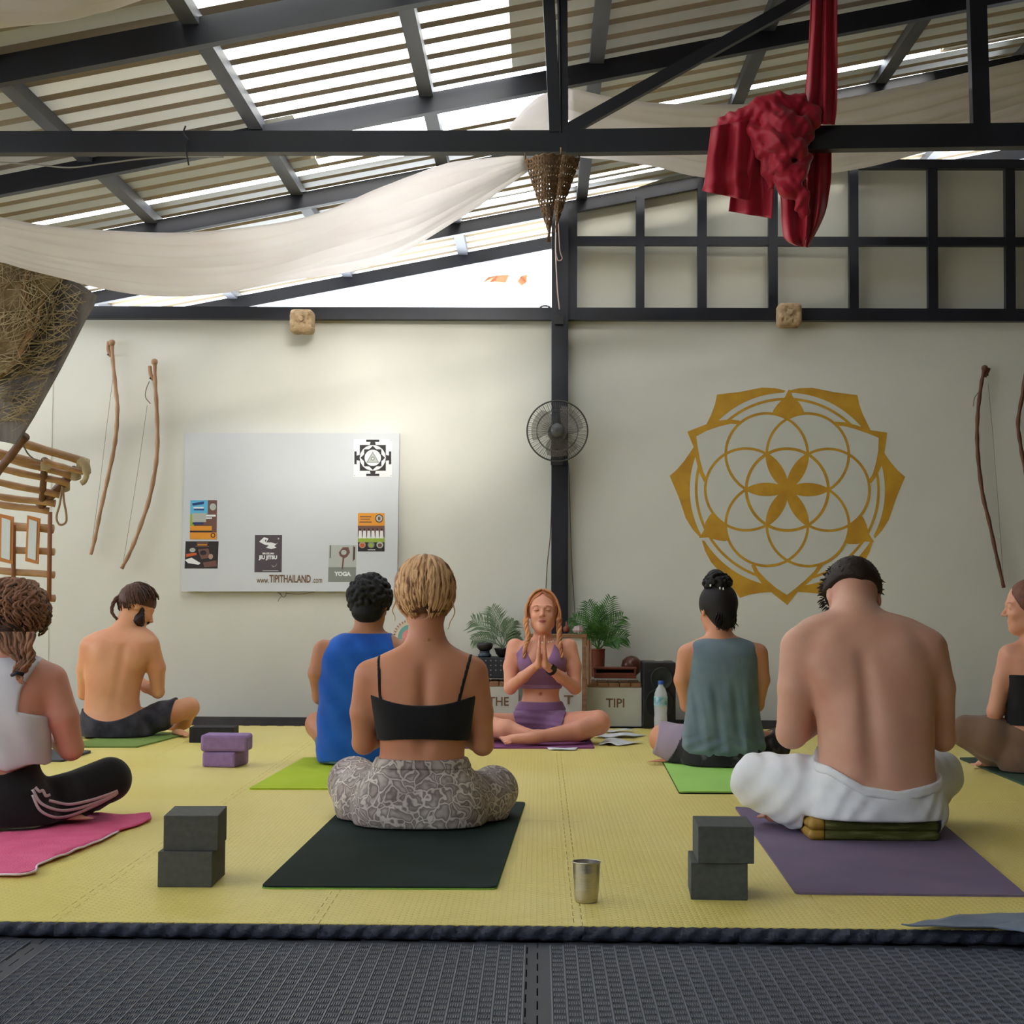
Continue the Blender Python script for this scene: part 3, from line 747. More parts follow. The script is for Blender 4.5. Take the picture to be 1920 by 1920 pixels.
fold = .0026 * np.sin(B.X * 42 + B.Z * 38 + 2.6 * np.sin(B.Z * 24 + B.X * 9)) * np.sin(B.X * 17 + 1.3 + B.Y * 20) + .0022 * np.sin(B.X * 74 - B.Z * 60 + 3 * np.sin(B.X * 19 + B.Y * 12))
zl = c.q(1545, 1436).z; zm_ = c.q(1660, 1476).z; zr_ = c.q(1748, 1462).z; xs_ = [c.q(1400, 0).x, c.q(1545, 0).x, c.q(1600, 0).x, c.q(1660, 0).x, c.q(1748, 0).x, c.q(1800, 0).x]
zz_ = [zl + .06, zl + .004, c.q(1600, 1466).z, zm_, zr_, zr_ + .2]
zc = np.interp(B.ax[0], xs_, zz_)[:, None, None] + np.clip(B.Y - 5.5, 0, .5) * .9
D = np.maximum(D + fold, B.Z - zc); B.mesh(D, 'white_trousers', m_white, p2)
D = np.maximum(np.maximum(B.field(['torso'], .017), np.abs(B.Z - zc + .012) - .015), B.Y - 5.6); B.mesh(D, 'waistband', m_white, p2)
m_dkhair = hair_m('hair_dark', rgb(18, 13, 12), rgb(40, 28, 24), .6)
B2 = Body(.006); B2.pr = [q for q in B.pr if q[6] in ('skull',)]; B2.fit(.06); D = B2.field(None, .016)
fr = frame((-.12, .62, -.75), (0, .7, .6)); hc = c.q(1598, 1120, .22)
def lc(B, hc, fr): 
    r, f, u = fr; X, Y, Z = B.X - hc.x, B.Y - hc.y, B.Z - hc.z
    return r.x * X + r.y * Y + r.z * Z, f.x * X + f.y * Y + f.z * Z, u.x * X + u.y * Y + u.z * Z
lx, ly, lz = lc(B2, hc, fr)
D = D + .003 * np.sin(B2.X * 400) * np.sin(B2.Z * 380 + B2.Y * 300)
D = np.maximum(D, -(lz + .012 - .30 * np.abs(lx) - .6 * np.clip(ly, -.03, .05))); B2.mesh(D, 'hair', m_dkhair, p2)
mb = MB(); rnd = random.Random(4); paths = []
for k in range(700):
    a = rnd.uniform(0, 2 * PI); t = rnd.uniform(0, 1.62); v = Vector((math.sin(t) * math.cos(a) * .094, math.sin(t) * math.sin(a) * .112, math.cos(t) * .105 + .02)); n_ = v.normalized()
    if v.z < -.0 + .3 * abs(v.x) and v.y < .03: continue
    o = hc + fr[0] * v.x + fr[1] * v.y + fr[2] * v.z; dr = fr[0] * n_.x + fr[1] * n_.y + fr[2] * n_.z + Vector((rnd.uniform(-.4, .4), rnd.uniform(-.4, .4), rnd.uniform(-.5, .1)))
    paths.append([o, o + dr * .010, o + dr * .017 + Vector((0, 0, -.003))])
locks(mb, paths, .0032, .2, 4, 0, 6); mb.obj('hair_lock', m_dkhair, p2, smooth=True)

# ---------------------------------------------------------------- 3. bearded man, dark shorts
sk_orange = skin('skin_bronze', rgb(218, 160, 122), rgb(208, 142, 106))
c = Px(8.78); B = Body(.0065)
B.loft([c.row(*t) for t in ((242, 1170, 26, .03, .05), (238, 1178, 40, .03, .06), (230, 1188, 60, .02, .08), (226, 1202, 70, .0, .1), (222, 1225, 66, .0, .11), (216, 1255, 57, .0, .115), (212, 1285, 51, .0, .115),
        (210, 1310, 50, .0, .11), (211, 1332, 53, .0, .115), (214, 1352, 60, .0, .13), (216, 1372, 62, .0, .13), (216, 1390, 56, .0, .12))], .025, 'torso')
B.cone(c.q(232, 1184, .02), c.q(248, 1148, .06), .06, .058, .03, 'neck')
hf = (.80, .35, -.5); add_head(B, c.q(257, 1137, .07), hf, (-.1, .1, 1), 1.0)
arms(B, c, [(168, 1214, .0, 19), (160, 1255, .02, 16), (158, 1300, .06, 12), (178, 1290, .2, 10), (205, 1270, .3, 8)],
           [(281, 1214, .0, 19), (293, 1252, .02, 17), (296, 1297, .05, 12), (275, 1288, .15, 11), (250, 1268, .28, 8)])
prayer(B, c, 232, 1270, .30)
legs(B, c, [[(190, 1362, .0, 30), (168, 1352, .38, 18)], [(168, 1356, .38, 15), (225, 1372, .45, 12), (260, 1376, .42, 8)],
            [(240, 1362, .0, 28), (355, 1326, .20, 19)], [(355, 1330, .20, 16), (345, 1352, .30, 14), (322, 1372, .34, 9)]])
add_foot(B, c.q(335, 1376, .1), (.5, -.6, 0), (0, 0, 1), 1, .75)
B.cone(c.q(232, 1215, -.115), c.q(211, 1330, -.135), .004, .009, .04, 'torso', True)
for q in (-1, 1):
    B.ell(c.q(224 + 32 * q, 1228, -.06), (.05, .04, .07), None, .03, 'torso')
p3 = person(Vector((c.q(214, 1385).x, 8.78, 0)), 'shirtless tanned man with a dark beard and dark shorts on the moss green mat')
D = B.field(); B.mesh(D, 'body', sk_orange, p3)
m_shorts = cloth_m('dark_shorts', rgb(38, 36, 46), rgb(66, 64, 74), scale=14)
D = B.field(['torso', 'leg'], .012) + .003 * np.sin(B.X * 70 + B.Z * 60)
a_ = c.q(327, 1335, .15); xw = c.q(212, 1346).x
D = np.maximum(D, B.Z - (c.q(212, 1349).z + 2.4 * (B.X - xw) ** 2)); D = np.maximum(D, B.X - a_.x - .1 * (B.Z - a_.z)); D = np.maximum(D, -(B.X - c.q(140, 1350, .3).x)); D = np.maximum(D, B.Y - 8.78 - .23)
B.mesh(D, 'shorts', m_shorts, p3)
m_brhair = hair_m('hair_brown', rgb(30, 18, 14), rgb(82, 52, 40), .5)
fr = frame(hf, (-.1, .1, 1)); hc = c.q(257, 1137, .07)
B2 = Body(.006); B2.pr = [q for q in B.pr if q[6] == 'skull']; B2.fit(.06); D = B2.field(None, .01); lx, ly, lz = lc(B2, hc, fr)
D = np.maximum(D, -(lz + .002 + .35 * np.clip(-ly, -.1, .1) + .0 * lx)); D = np.maximum(D, ly - .075 - .25 * lz); B2.mesh(D, 'hair', m_brhair, p3)
mb = MB(); hair_dome(mb, hc + fr[2] * .018, fr, (.089, .104, .104), 110, 1.62, .0055, pole=(0, -.75, .65), wave=.0012, seed=9, th0=.1, lift=1.0, taper=.6)
braid(mb, [hc + fr[1] * -.1 + fr[2] * .02, hc + fr[1] * -.115 - fr[2] * .04, hc - fr[1] * .1 - fr[2] * .09, c.q(220, 1162, .0)], .011)
mb.obj('hair_lock', m_brhair, p3, smooth=True)
B2 = Body(.005); 
hl = lambda x, y, z: hc + fr[0] * x + fr[1] * y + fr[2] * z
for q in (-1, 1):
    B2.cone(hl(.064 * q, .02, -.015), hl(.06 * q, .035, -.07), .012, .022, .02, 'd'); B2.cone(hl(.06 * q, .03, -.07), hl(0, .075, -.108), .022, .026, .03, 'd')
B2.cone(hl(0, .06, -.1), hl(0, .07, -.135), .028, .018, .02, 'd'); B2.cone(hl(-.03, .09, -.052), hl(.03, .09, -.052), .006, .006, .01, 'd')
D = B2.field() + .003 * np.sin(B2.X * 300) * np.sin(B2.Z * 320 + B2.Y * 200); B2.mesh(D, 'beard', hair_m('beard_dark', rgb(24, 14, 12), rgb(58, 34, 28)), p3)
# ---------------------------------------------------------------- 4. man in blue tank top
sk_brown = skin('skin_brown', rgb(178, 122, 90), rgb(168, 110, 80))
c = Px(7.56); B = Body(.006)
B.loft([c.row(*t) for t in ((690, 1176, 26, .02, .055), (690, 1184, 34, .02, .06), (689, 1192, 52, .02, .075), (688, 1203, 68, .01, .09), (687, 1220, 78, .0, .1), (684, 1250, 80, .0, .105), (682, 1290, 78, .0, .11),
        (681, 1330, 79, .0, .11), (682, 1370, 82, .0, .115), (683, 1400, 84, .0, .13), (684, 1425, 82, .0, .13), (684, 1444, 74, .0, .12))], .02, 'torso')
B.cone(c.q(690, 1196, .01), c.q(691, 1150, .03), .062, .06, .03, 'neck')
hf = (.25, 1, -.25); add_head(B, c.q(694, 1128, .04), hf, (0, 0, 1), 1.02)
arms(B, c, [(609, 1222, .0, 23), (597, 1262, .0, 19), (600, 1306, .03, 14), (625, 1290, .15, 12), (665, 1270, .27, 9)],
           [(766, 1222, .0, 23), (778, 1262, .0, 19), (776, 1306, .03, 14), (745, 1290, .15, 12), (708, 1270, .27, 9)])
prayer(B, c, 687, 1268, .28)
legs(B, c, [[(650, 1412, .0, 34), (596, 1358, .26, 24)], [(596, 1364, .26, 19), (640, 1400, .40, 15), (700, 1420, .40, 10)],
            [(716, 1412, .0, 34), (778, 1372, .28, 24)], [(778, 1376, .28, 19), (730, 1402, .38, 15), (670, 1420, .34, 10)]])
add_foot(B, c.q(695, 1420, .4), (1, .1, 0), (0, 0, 1), 1, .9); add_foot(B, c.q(675, 1420, .33), (-1, .1, 0), (0, 0, 1), -1, .9)
p4 = person(Vector((c.q(684, 1440).x, 7.56, 0)), 'man with curly black hair in a cobalt blue tank top, behind the blonde woman')
D = B.field(); B.mesh(D, 'body', sk_brown, p4)
m_blue = cloth_m('blue_cotton', rgb(30, 92, 184), rgb(24, 78, 168), bump=.35, bscale=12)
D = B.field(['torso'], .014) + .003 * np.sin(B.X * 55 + B.Z * 40)
zs = c.q(0, 1198).z; xc = c.q(689, 0).x; sx = np.abs(B.X - xc)
aw = np.interp(B.ax[2], [c.q(0, 1290).z, c.q(0, 1262).z, c.q(0, 1235).z, c.q(0, 1205).z, c.q(0, 1180).z], [c.r(92), c.r(88), c.r(73), c.r(62), c.r(54)])[None, None, :]
D = np.maximum(D, sx - aw); D = np.maximum(D, c.q(0, 1424).z - .2 * np.clip(B.Y - 7.5, -.1, .1) - B.Z)
D = np.maximum(D, B.Z - (c.q(0, 1183).z + .0 * sx)); B.mesh(D, 'tank_top', m_blue, p4)
m_teal = cloth_m('teal_shorts', rgb(84, 110, 122), rgb(98, 124, 134))
D = B.field(['torso', 'leg'], .010); k0 = c.q(600, 1366, .2)
D = np.maximum(D, B.Z - c.q(0, 1405).z - .5 * np.clip(B.Y - 7.56, 0, .3)); D = np.maximum(D, (B.Y - 7.56) - .20); D = np.maximum(D, -(B.X - k0.x + .01))
B.mesh(D, 'shorts', m_teal, p4)
m_blackhair = hair_m('hair_black', rgb(10, 9, 10), rgb(30, 24, 24), .65)
hc = c.q(693, 1124, .03)
B2 = Body(.005); B2.ell(hc + Vector((0, .0, .012)), (.093, .104, .1), None, .02, 'h'); B2.ell(hc + Vector((-.005, -.05, -.055)), (.07, .055, .05), None, .02, 'h'); rnd = random.Random(2)
for k in range(330):
    z = rnd.uniform(-.55, 1); a = rnd.uniform(0, 2 * PI); w = math.sqrt(max(0, 1 - z * z)); v = Vector((w * math.cos(a) * .094, w * math.sin(a) * .105, z * .1 + .012))
    B2.ell(hc + v, [rnd.uniform(.008, .014)] * 3, None, .004, 'h')
D = B2.field(); D = np.maximum(D, (B2.Y - hc.y - .055) + .5 * np.clip(hc.z - B2.Z + .03, 0, .2)); B2.mesh(D, 'hair', m_blackhair, p4)

# ---------------------------------------------------------------- 5. teacher in lilac, facing the class
sk_fair = skin('skin_fair', rgb(222, 160, 134), rgb(212, 146, 120))
Y5 = 8.84; c = Px(Y5); B = Body(.0042)
B.loft([c.row(*t) for t in ((1017, 1192, 13, .01, .045), (1017, 1198, 20, .01, .05), (1016, 1203, 40, .01, .06), (1016, 1210, 52, .01, .075), (1016, 1222, 54, .0, .09), (1016, 1242, 47, .0, .095), (1016, 1262, 41, .0, .09), (1015, 1284, 36, .01, .08),
        (1014, 1300, 33, .01, .075), (1014, 1315, 36, .01, .085), (1013, 1335, 47, .01, .1), (1013, 1355, 55, .01, .115), (1013, 1376, 54, .01, .12), (1013, 1392, 46, .01, .11))], .02, 'torso')
for q in (-1, 1): B.ell(c.q(1016 + 22 * q, 1243, -.075), (.05, .042, .046), None, .03, 'torso')
B.cone(c.q(1017, 1200, .01), c.q(1018, 1172, .0), .048, .043, .03, 'neck')
hf = (-.04, -1, .16); hcen = c.q(1018, 1147, .0); Lf = add_head(B, hcen, hf, (0, 0, 1), .96)
arms(B, c, [(966, 1213, .0, 16), (958, 1250, -.02, 14), (957, 1290, -.05, 11.5), (980, 1270, -.15, 10.5), (1008, 1246, -.235, 7.2)],
           [(1066, 1213, .0, 16), (1076, 1250, -.02, 14), (1078, 1290, -.05, 11.5), (1052, 1270, -.15, 10.5), (1024, 1248, -.235, 7.2)])
w = c.q(1016, 1247, -.235)
for q in (-1, 1): add_hand(B, w + Vector((.017 * q, 0, 0)), (-.03 * q, -.12, 1), (-q, 0, 0), (0, 1, .25), .9, .0, 'arm')
legs(B, c, [[(990, 1365, -.04, 30), (940, 1366, -.15, 27), (906, 1356, -.22, 22)], [(906, 1360, -.22, 20), (950, 1368, -.32, 18), (1000, 1380, -.38, 10)],
            [(1038, 1365, -.04, 30), (1090, 1362, -.15, 27), (1122, 1353, -.22, 22)], [(1122, 1358, -.22, 20), (1080, 1372, -.34, 18), (1000, 1383, -.44, 10)]])
add_foot(B, c.q(996, 1384, -.44), (-1, -.15, 0), (0, -.5, 1), 1, .78)
add_foot(B, c.q(1004, 1378, -.36), (1, -.1, .12), (0, -.3, 1), -1, .74)
B.ell(c.q(1014, 1302, -.075), (.008, .02, .01), None, .008, 'torso', True)
p5 = person(Vector((c.q(1013, 1390).x, Y5, 0)), 'woman with red-blonde braids in a lilac sports set, facing the class, palms together')
D = B.field(); B.mesh(D, 'body', sk_fair, p5)
m_lil = cloth_m('lilac_jersey', rgb(142, 106, 146), rgb(132, 96, 136), scale=14, bump=.15)
# bra top: scooped neck, thin halter sides
D = B.field(['torso'], .007); xc = c.q(1017, 0).x; sx = np.abs(B.X - xc)
scoop = np.interp(B.ax[0] - xc, [-c.r(60), -c.r(31), -c.r(28), -c.r(20), -c.r(10), 0, c.r(10), c.r(20), c.r(28), c.r(31), c.r(60)],
                  [c.q(0, 1240).z, c.q(0, 1204).z, c.q(0, 1200).z, c.q(0, 1222).z, c.q(0, 1240).z, c.q(0, 1246).z, c.q(0, 1240).z, c.q(0, 1222).z, c.q(0, 1200).z, c.q(0, 1204).z, c.q(0, 1240).z])[:, None, None]
D = np.maximum(D, B.Z - scoop); D = np.maximum(D, c.q(0, 1284).z - B.Z); B.mesh(D, 'sports_top', m_lil, p5)
D = np.maximum(np.maximum(B.field(['torso'], .0095), np.abs(B.Z - c.q(0, 1280).z) - .011), -.5); B.mesh(D, 'underband', cloth_m('lilac_band', rgb(154, 118, 156)), p5)
D = B.field(['torso', 'leg'], .008); D = D + .0025 * np.sin(B.Z * 190 + B.X * 20) * (B.Z > c.q(0, 1350).z) * (B.Z < c.q(0, 1310).z)
kx = [c.q(975, 0, -.1).x, c.q(1060, 0, -.1).x]
D = np.maximum(D, B.Z - c.q(0, 1308).z); D = np.maximum(D, (kx[0] - .35 * (B.Z - .1)) - B.X); D = np.maximum(D, B.X - (kx[1] + .35 * (B.Z - .1))); D = np.maximum(D, (Y5 - .235) - B.Y)
B.mesh(D, 'shorts', m_lil, p5)
D = np.maximum(B.field(['torso'], .0115), np.abs(B.Z - c.q(0, 1316).z) - .02); B.mesh(D, 'waistband', cloth_m('lilac_waist', rgb(134, 98, 140)), p5)
m_lip = M('lip', rgb(176, 92, 86), rough=.4); m_brow = M('brow', rgb(150, 92, 66), rough=.8); m_lash = M('eyelash', rgb(92, 52, 42), rough=.8)
for q in (-1, 1): mb = MB(); mb.tube([Lf((.031 + d) * q, .0868 - abs(d) * .28 - (d > 0) * d * .2, -.0055 + d * d * 9) for d in (-.014, -.008, 0, .008, .015)], [.0006, .0012, .0014, .0012, .0006], 5); mb.obj('eyelash', m_lash, p5)
for q in (-1, 1): mb = MB(); mb.tube([Lf((.03 + d) * q, .0885 - abs(d + .0) * .33, .0165 + .003 - d * d * 10) for d in (-.017, -.008, 0, .01, .02)], [.001, .0019, .002, .0016, .0007], 5); mb.obj('eyebrow', m_brow, p5)
mb = MB()
mb.tube([Lf(x, .0925 - abs(x) * .32, -.0622 + (.0014 if x == 0 else 0.0015 - abs(x) * .02)) for x in (-.022, -.014, -.006, 0, .006, .014, .022)], [.0008, .0022, .0032, .0026, .0032, .0022, .0008], 6)
mb.tube([Lf(x, .091 - abs(x) * .34, -.0692 + abs(x) * .22) for x in (-.02, -.012, 0, .012, .02)], [.0008, .003, .0038, .003, .0008], 6)
mb.obj('lips', m_lip, p5, smooth=True)
m_red = hair_m('hair_red_blonde', rgb(148, 84, 48), rgb(206, 146, 100))
r_, f_, u_ = frame(hf, (0, 0, 1))
def hl(x, y, z): return hcen + (r_ * x + f_ * y + u_ * z) * .96
B2 = Body(.005); B2.ell(hl(0, -.018, .024), (.083, .098, .094), [[r_[q], f_[q], u_[q]] for q in range(3)], .02, 'h'); D = B2.field()
X, Y, Z = B2.X - hcen.x, B2.Y - hcen.y, B2.Z - hcen.z
lx = r_.x * X + r_.y * Y + r_.z * Z; ly = f_.x * X + f_.y * Y + f_.z * Z; lz = u_.x * X + u_.y * Y + u_.z * Z
D = np.maximum(D, np.minimum(ly - .02, (.092 - 1.0 * np.abs(lx) - lz))); D = np.maximum(D, ly - .07 + .5 * np.abs(lx)); D = np.maximum(D, -(lz + .06)); B2.mesh(D, 'hair', M('hair_red_base', rgb(158, 92, 56), rgb(188, 122, 78), scale=40, stretch=(1, 1, .2), rough=.5), p5)
mb = MB(); paths = []; rnd = random.Random(12)
for q in (-1, 1):
    for k in range(34):
        y0 = .05 - k * .0036; a = k / 34
        top = hl(.004 * q, y0 * .9, .118 - a * .006)
        m1 = hl(.05 * q, y0 * .8 + .004, .094 - a * .01 + rnd.uniform(-.003, .003)); m2 = hl(.085 * q, y0 * .55 + .01, .035 - rnd.uniform(0, .01)); m3 = hl((.092 + rnd.uniform(-.004, .004)) * q, .02 + y0 * .3, -.03); e = hl((.084 + rnd.uniform(-.008, .008)) * q, .035, -.095)
        paths.append([top, m1, m2, m3, e])
locks(mb, paths, .0056, .7, 5, .0015, 13)
for q in (-1, 1):
    braid(mb, [hl(.09 * q, .022, -.02), hl(.088 * q, .035, -.075), c.q(1018 + (31 if q < 0 else 28) * (-q), 1196, -.07), c.q(1018 - (33 if q < 0 else -38) * 1, 1215, -.1) if False else c.q(1018 + 33 * (1 if q < 0 else -1), 1212, -.095), c.q(1018 + 36 * (1 if q < 0 else -1), 1234, -.115)], .0145, 3.4)
mb.obj('hair_lock', m_red, p5, smooth=True)
mb = MB()
for k in range(9):
    a = -1.1 + 2.2 * k / 8; mb.lathe(c.q(1017, 1199, 0) + Vector((math.sin(a) * .062, -math.cos(a) * .075 - .02, -.012 * math.cos(a))), [(0, -.004), (.0035, -.002), (.0035, .002), (0, .004)], 6)
mb.obj('shell_necklace', M('shell', rgb(232, 216, 198), rough=.4), p5)
mb = MB(); wv = c.q(1029, 1252, -.215); dv = (c.q(1024, 1248, -.235) - c.q(1052, 1270, -.15)).normalized(); xx = dv.cross(Vector((0, 1, 0))).normalized(); yy = dv.cross(xx); Rw = Matrix((xx, yy, dv)).transposed()
mb.lathe(wv + dv * -.022, [(.027, -.011), (.0285, -.009), (.0285, .009), (.027, .011)], 20, axis=Rw); o = mb.obj('wristwatch', M('watch_rubber', rgb(24, 18, 28), rough=.5), p5)
mb = MB(); mb.box(wv + dv * -.022 + Vector((.012, -.028, .01)), (.026, .01, .028), Rw); mb.obj('watch_face', M('watch_glass', rgb(20, 20, 30), rough=.15), o)

# ---------------------------------------------------------------- 6. woman with black bun, grey sleeveless top
sk_olive = skin('skin_olive', rgb(206, 146, 112), rgb(196, 132, 100))
c = Px(7.55); B = Body(.006); B.zf = lambda X, Y: .0135
B.loft([c.row(*t) for t in ((1350, 1184, 22, .02, .05), (1350, 1192, 28, .02, .055), (1352, 1198, 46, .02, .065), (1354, 1206, 62, .01, .075), (1356, 1222, 67, .0, .09), (1356, 1255, 62, .0, .095), (1356, 1300, 57, .0, .1),
        (1356, 1340, 56, .01, .1), (1356, 1375, 62, .01, .11), (1356, 1400, 70, .0, .125), (1356, 1425, 72, .0, .125), (1356, 1446, 64, .0, .115))], .02, 'torso')
B.cone(c.q(1350, 1200, .01), c.q(1347, 1160, .03), .053, .05, .03, 'neck')
hf = (-.35, 1, -.25); hcen = c.q(1345, 1140, .04); add_head(B, hcen, hf, (0, 0, 1), .98)
arms(B, c, [(1291, 1228, .0, 21), (1280, 1275, .0, 16), (1289, 1322, .03, 13), (1310, 1322, .15, 11), (1335, 1300, .27, 8)],
           [(1420, 1226, .0, 20), (1428, 1275, .0, 15), (1420, 1322, .03, 12), (1400, 1322, .15, 11), (1368, 1300, .27, 8)])
prayer(B, c, 1352, 1298, .28, .92)
legs(B, c, [[(1320, 1412, .0, 34), (1280, 1400, .10, 34), (1243, 1384, .20, 26)], [(1243, 1390, .20, 22), (1290, 1415, .34, 16), (1360, 1424, .34, 10)],
            [(1392, 1412, .0, 34), (1430, 1404, .10, 32), (1458, 1392, .22, 24)], [(1458, 1396, .22, 20), (1420, 1415, .34, 16), (1340, 1424, .30, 10)]])
add_foot(B, c.q(1250, 1432, .1), (-.7, -.2, 0), (0, 0, 1), 1, .7); add_foot(B, c.q(1345, 1424, .3), (-1, .1, 0), (0, 0, 1), -1, .9)
p6 = person(Vector((c.q(1356, 1440).x, 7.55, 0)), 'woman with a black top bun and grey-blue sleeveless top, seated on the pale green mat')
D = B.field(); B.mesh(D, 'body', sk_olive, p6)
m_greyt = cloth_m('greyblue_viscose', rgb(96, 112, 124), rgb(110, 126, 136), bump=.5, bscale=9, bstretch=(1.6, 1, .35))
B3 = Body(.006)
B3.loft([c.row(*t) for t in ((1352, 1192, 32, .02, .07), (1354, 1199, 52, .01, .08), (1355, 1208, 66, .01, .09), (1356, 1225, 68, .0, .102), (1356, 1260, 65, -.005, .11), (1355, 1310, 66, -.005, .115), (1355, 1350, 69, -.005, .12), (1355, 1380, 76, -.005, .13), (1356, 1398, 78, -.005, .14), (1356, 1420, 76, -.005, .14))], .02, 'torso')
D = B3.field(); amp = np.clip((c.q(0, 1260).z - B3.Z) * 12, 0, 1)
D = D + amp * (.004 * np.sin(B3.X * 75) + .0015 * np.sin(B3.X * 150 + B3.Z * 20)) * np.clip((B3.Z - .04) * 14, .25, 1) + .0022 * np.sin(B3.Z * 130 + np.abs(B3.X - c.q(1356, 0).x) * 60) * (B3.Z < c.q(0, 1365).z)
sx = np.abs(B3.X - c.q(1355, 0).x); D = np.maximum(D, c.q(0, 1408).z + .35 * np.clip(sx - .1, 0, 1) - B3.Z)
sh = np.interp(B3.ax[2], [c.q(0, 1262).z, c.q(0, 1235).z, c.q(0, 1195).z], [.3, c.r(64), c.r(62)])[None, None, :]; D = np.maximum(D, sx - sh)
B3.mesh(D, 'sleeveless_top', m_greyt, p6)
m_flor = M('dark_floral', rgb(38, 34, 42), rgb(96, 84, 98), rough=.8, scale=16, lo=.56, hi=.7, detail=2)
D = B.field(['torso', 'leg'], .012) + .003 * np.sin(B.X * 60 + B.Z * 50)
D = np.maximum(D, B.Z - c.q(0, 1385).z - 1.0 * np.clip(np.abs(B.X - c.q(1356, 0).x) - .09, 0, .2) * .3); D = np.maximum(D, c.q(1236, 1380, .2).x + .12 * (B.Z - .1) - B.X)
D = np.maximum(D, B.X - c.q(1480, 0, .2).x); B.mesh(D, 'floral_shorts', m_flor, p6)
D2 = np.maximum(np.maximum(B.field(['leg'], .015), B.X - c.q(1262, 1380, .2).x - .5 * (B.Z - .08)), c.q(1229, 1380, .2).x + .2 * (B.Z - .1) - B.X); B.mesh(D2, 'shorts_hem', cloth_m('mauve_lining', rgb(146, 130, 148)), p6)
r_, f_, u_ = fr = frame(hf, (0, 0, 1)); hl = lambda x, y, z: hcen + r_ * x + f_ * y + u_ * z
B2 = Body(.005); B2.ell(hl(0, -.016, .018), (.084, .098, .094), [[r_[q], f_[q], u_[q]] for q in range(3)], .02, 'h'); B2.ell(hl(0, -.06, -.055), (.052, .04, .055), None, .03, 'h'); B2.cone(hl(0, -.01, .1), hl(.0, -.015, .128), .04, .045, .02, 'h')
D = B2.field(); lx, ly, lz = lc(B2, hcen, fr); D = np.maximum(D, ly - .05 - lz * .5); D = np.maximum(D, -(lz + .03) + 9 * np.clip(-ly - .02, 0, .02)  * -1); B2.mesh(D, 'hair', m_blackhair, p6)
B2 = Body(.0045); bc = c.q(1345, 1092, .02); rnd = random.Random(5); B2.ell(bc, (.055, .052, .036), None, .01, 'h')
for k in range(110):
    z = rnd.uniform(-.6, 1); a = rnd.uniform(0, 2 * PI); w = math.sqrt(1 - z * z); B2.ell(bc + Vector((w * math.cos(a) * .06, w * math.sin(a) * .056, z * .04)), [rnd.uniform(.006, .011)] * 3, None, .004, 'h')
B2.mesh(B2.field(), 'bun', m_blackhair, p6)
mb = MB(); paths = []
for k in range(60):
    x = -.05 + .1 * rnd.random(); s0 = hl(x, -.085 + rnd.uniform(-.01, .02), -.04); paths.append([s0, s0 + Vector((rnd.uniform(-.01, .01), -.008, -.025)), s0 + Vector((rnd.uniform(-.015, .015), -.005, -.055 - rnd.random() * .025))])
locks(mb, paths, .0035, .3, 5, .004, 3); mb.obj('hair_lock', m_blackhair, p6, smooth=True)
mc_ = M('white_clip', rgb(235, 235, 235), rough=.3)
for x, y in ((1332, 1098), (1350, 1103), (1356, 1104)): MB().lathe(c.q(x, y, -.055), [(0, -.006), (.0035, -.003), (.0035, .004), (0, .007)], 6).obj('hair_clip', mc_, p6)

# ---------------------------------------------------------------- 7. woman with wavy brown hair, white crop top, black leggings (left edge)
sk_rose = skin('skin_rose', rgb(208, 150, 132), rgb(198, 136, 120))
c = Px(5.52); B = Body(.006); B.zf = lambda X, Y: .024
B.loft([c.row(*t) for t in ((12, 1212, 32, .02, .055), (12, 1224, 46, .02, .065), (14, 1238, 74, .02, .08), (14, 1254, 88, .02, .09), (12, 1285, 88, .01, .1), (8, 1330, 80, .0, .105), (2, 1380, 72, .0, .105), (-4, 1420, 68, .01, .105), (-6, 1445, 74, .01, .115),
        (-6, 1480, 98, .0, .135), (-6, 1520, 112, .0, .145), (-6, 1560, 112, .0, .14), (-6, 1582, 100, .0, .13))], .02, 'torso')
B.cone(c.q(14, 1232, .01), c.q(20, 1170, .03), .055, .052, .03, 'neck')
hf = (.1, 1, -.1); hcen = c.q(28, 1150, .04); add_head(B, hcen, hf, (0, 0, 1), .98)
arms(B, c, [(-72, 1268, .02, 30), (-92, 1340, .02, 26), (-98, 1400, .05, 20), (-60, 1370, .18, 17), (-15, 1340, .30, 13)],
           [(96, 1276, .02, 31), (118, 1345, .02, 29), (133, 1402, .05, 23), (95, 1375, .2, 18), (30, 1340, .30, 13)])
prayer(B, c, 8, 1335, .31, .95)
legs(B, c, [[(40, 1520, .02, 52), (120, 1500, .10, 42), (206, 1460, .20, 36)], [(206, 1466, .20, 30), (160, 1500, .32, 26), (60, 1520, .40, 16)],
            [(-50, 1520, .02, 52), (-130, 1500, .10, 42), (-200, 1470, .22, 34)], [(-200, 1476, .22, 30), (-120, 1510, .34, 24), (20, 1525, .36, 16)]])
add_foot(B, c.q(118, 1540, .06), (.7, .1, 0), (0, 0, 1), 1, .72); add_foot(B, c.q(50, 1524, .4), (-1, .1, 0), (0, 0, 1), -1, .85)
p7 = person(Vector((c.q(-4, 1575).x, 5.52, 0)), 'woman with wavy brown hair in white crop top and black leggings on the pink towel')
D = B.field(); B.mesh(D, 'body', sk_rose, p7)
m_wt = cloth_m('white_jersey', rgb(196, 196, 208), rgb(206, 206, 216), bump=.25, bscale=10)
B3 = Body(.006)
B3.loft([c.row(*t) for t in ((12, 1222, 50, .02, .075), (13, 1236, 74, .02, .09), (13, 1250, 88, .02, .1), (12, 1285, 86, .01, .11), (10, 1330, 86, .0, .115), (8, 1380, 86, .0, .118), (6, 1420, 86, .0, .12), (6, 1450, 84, .0, .12))], .02, 'torso')
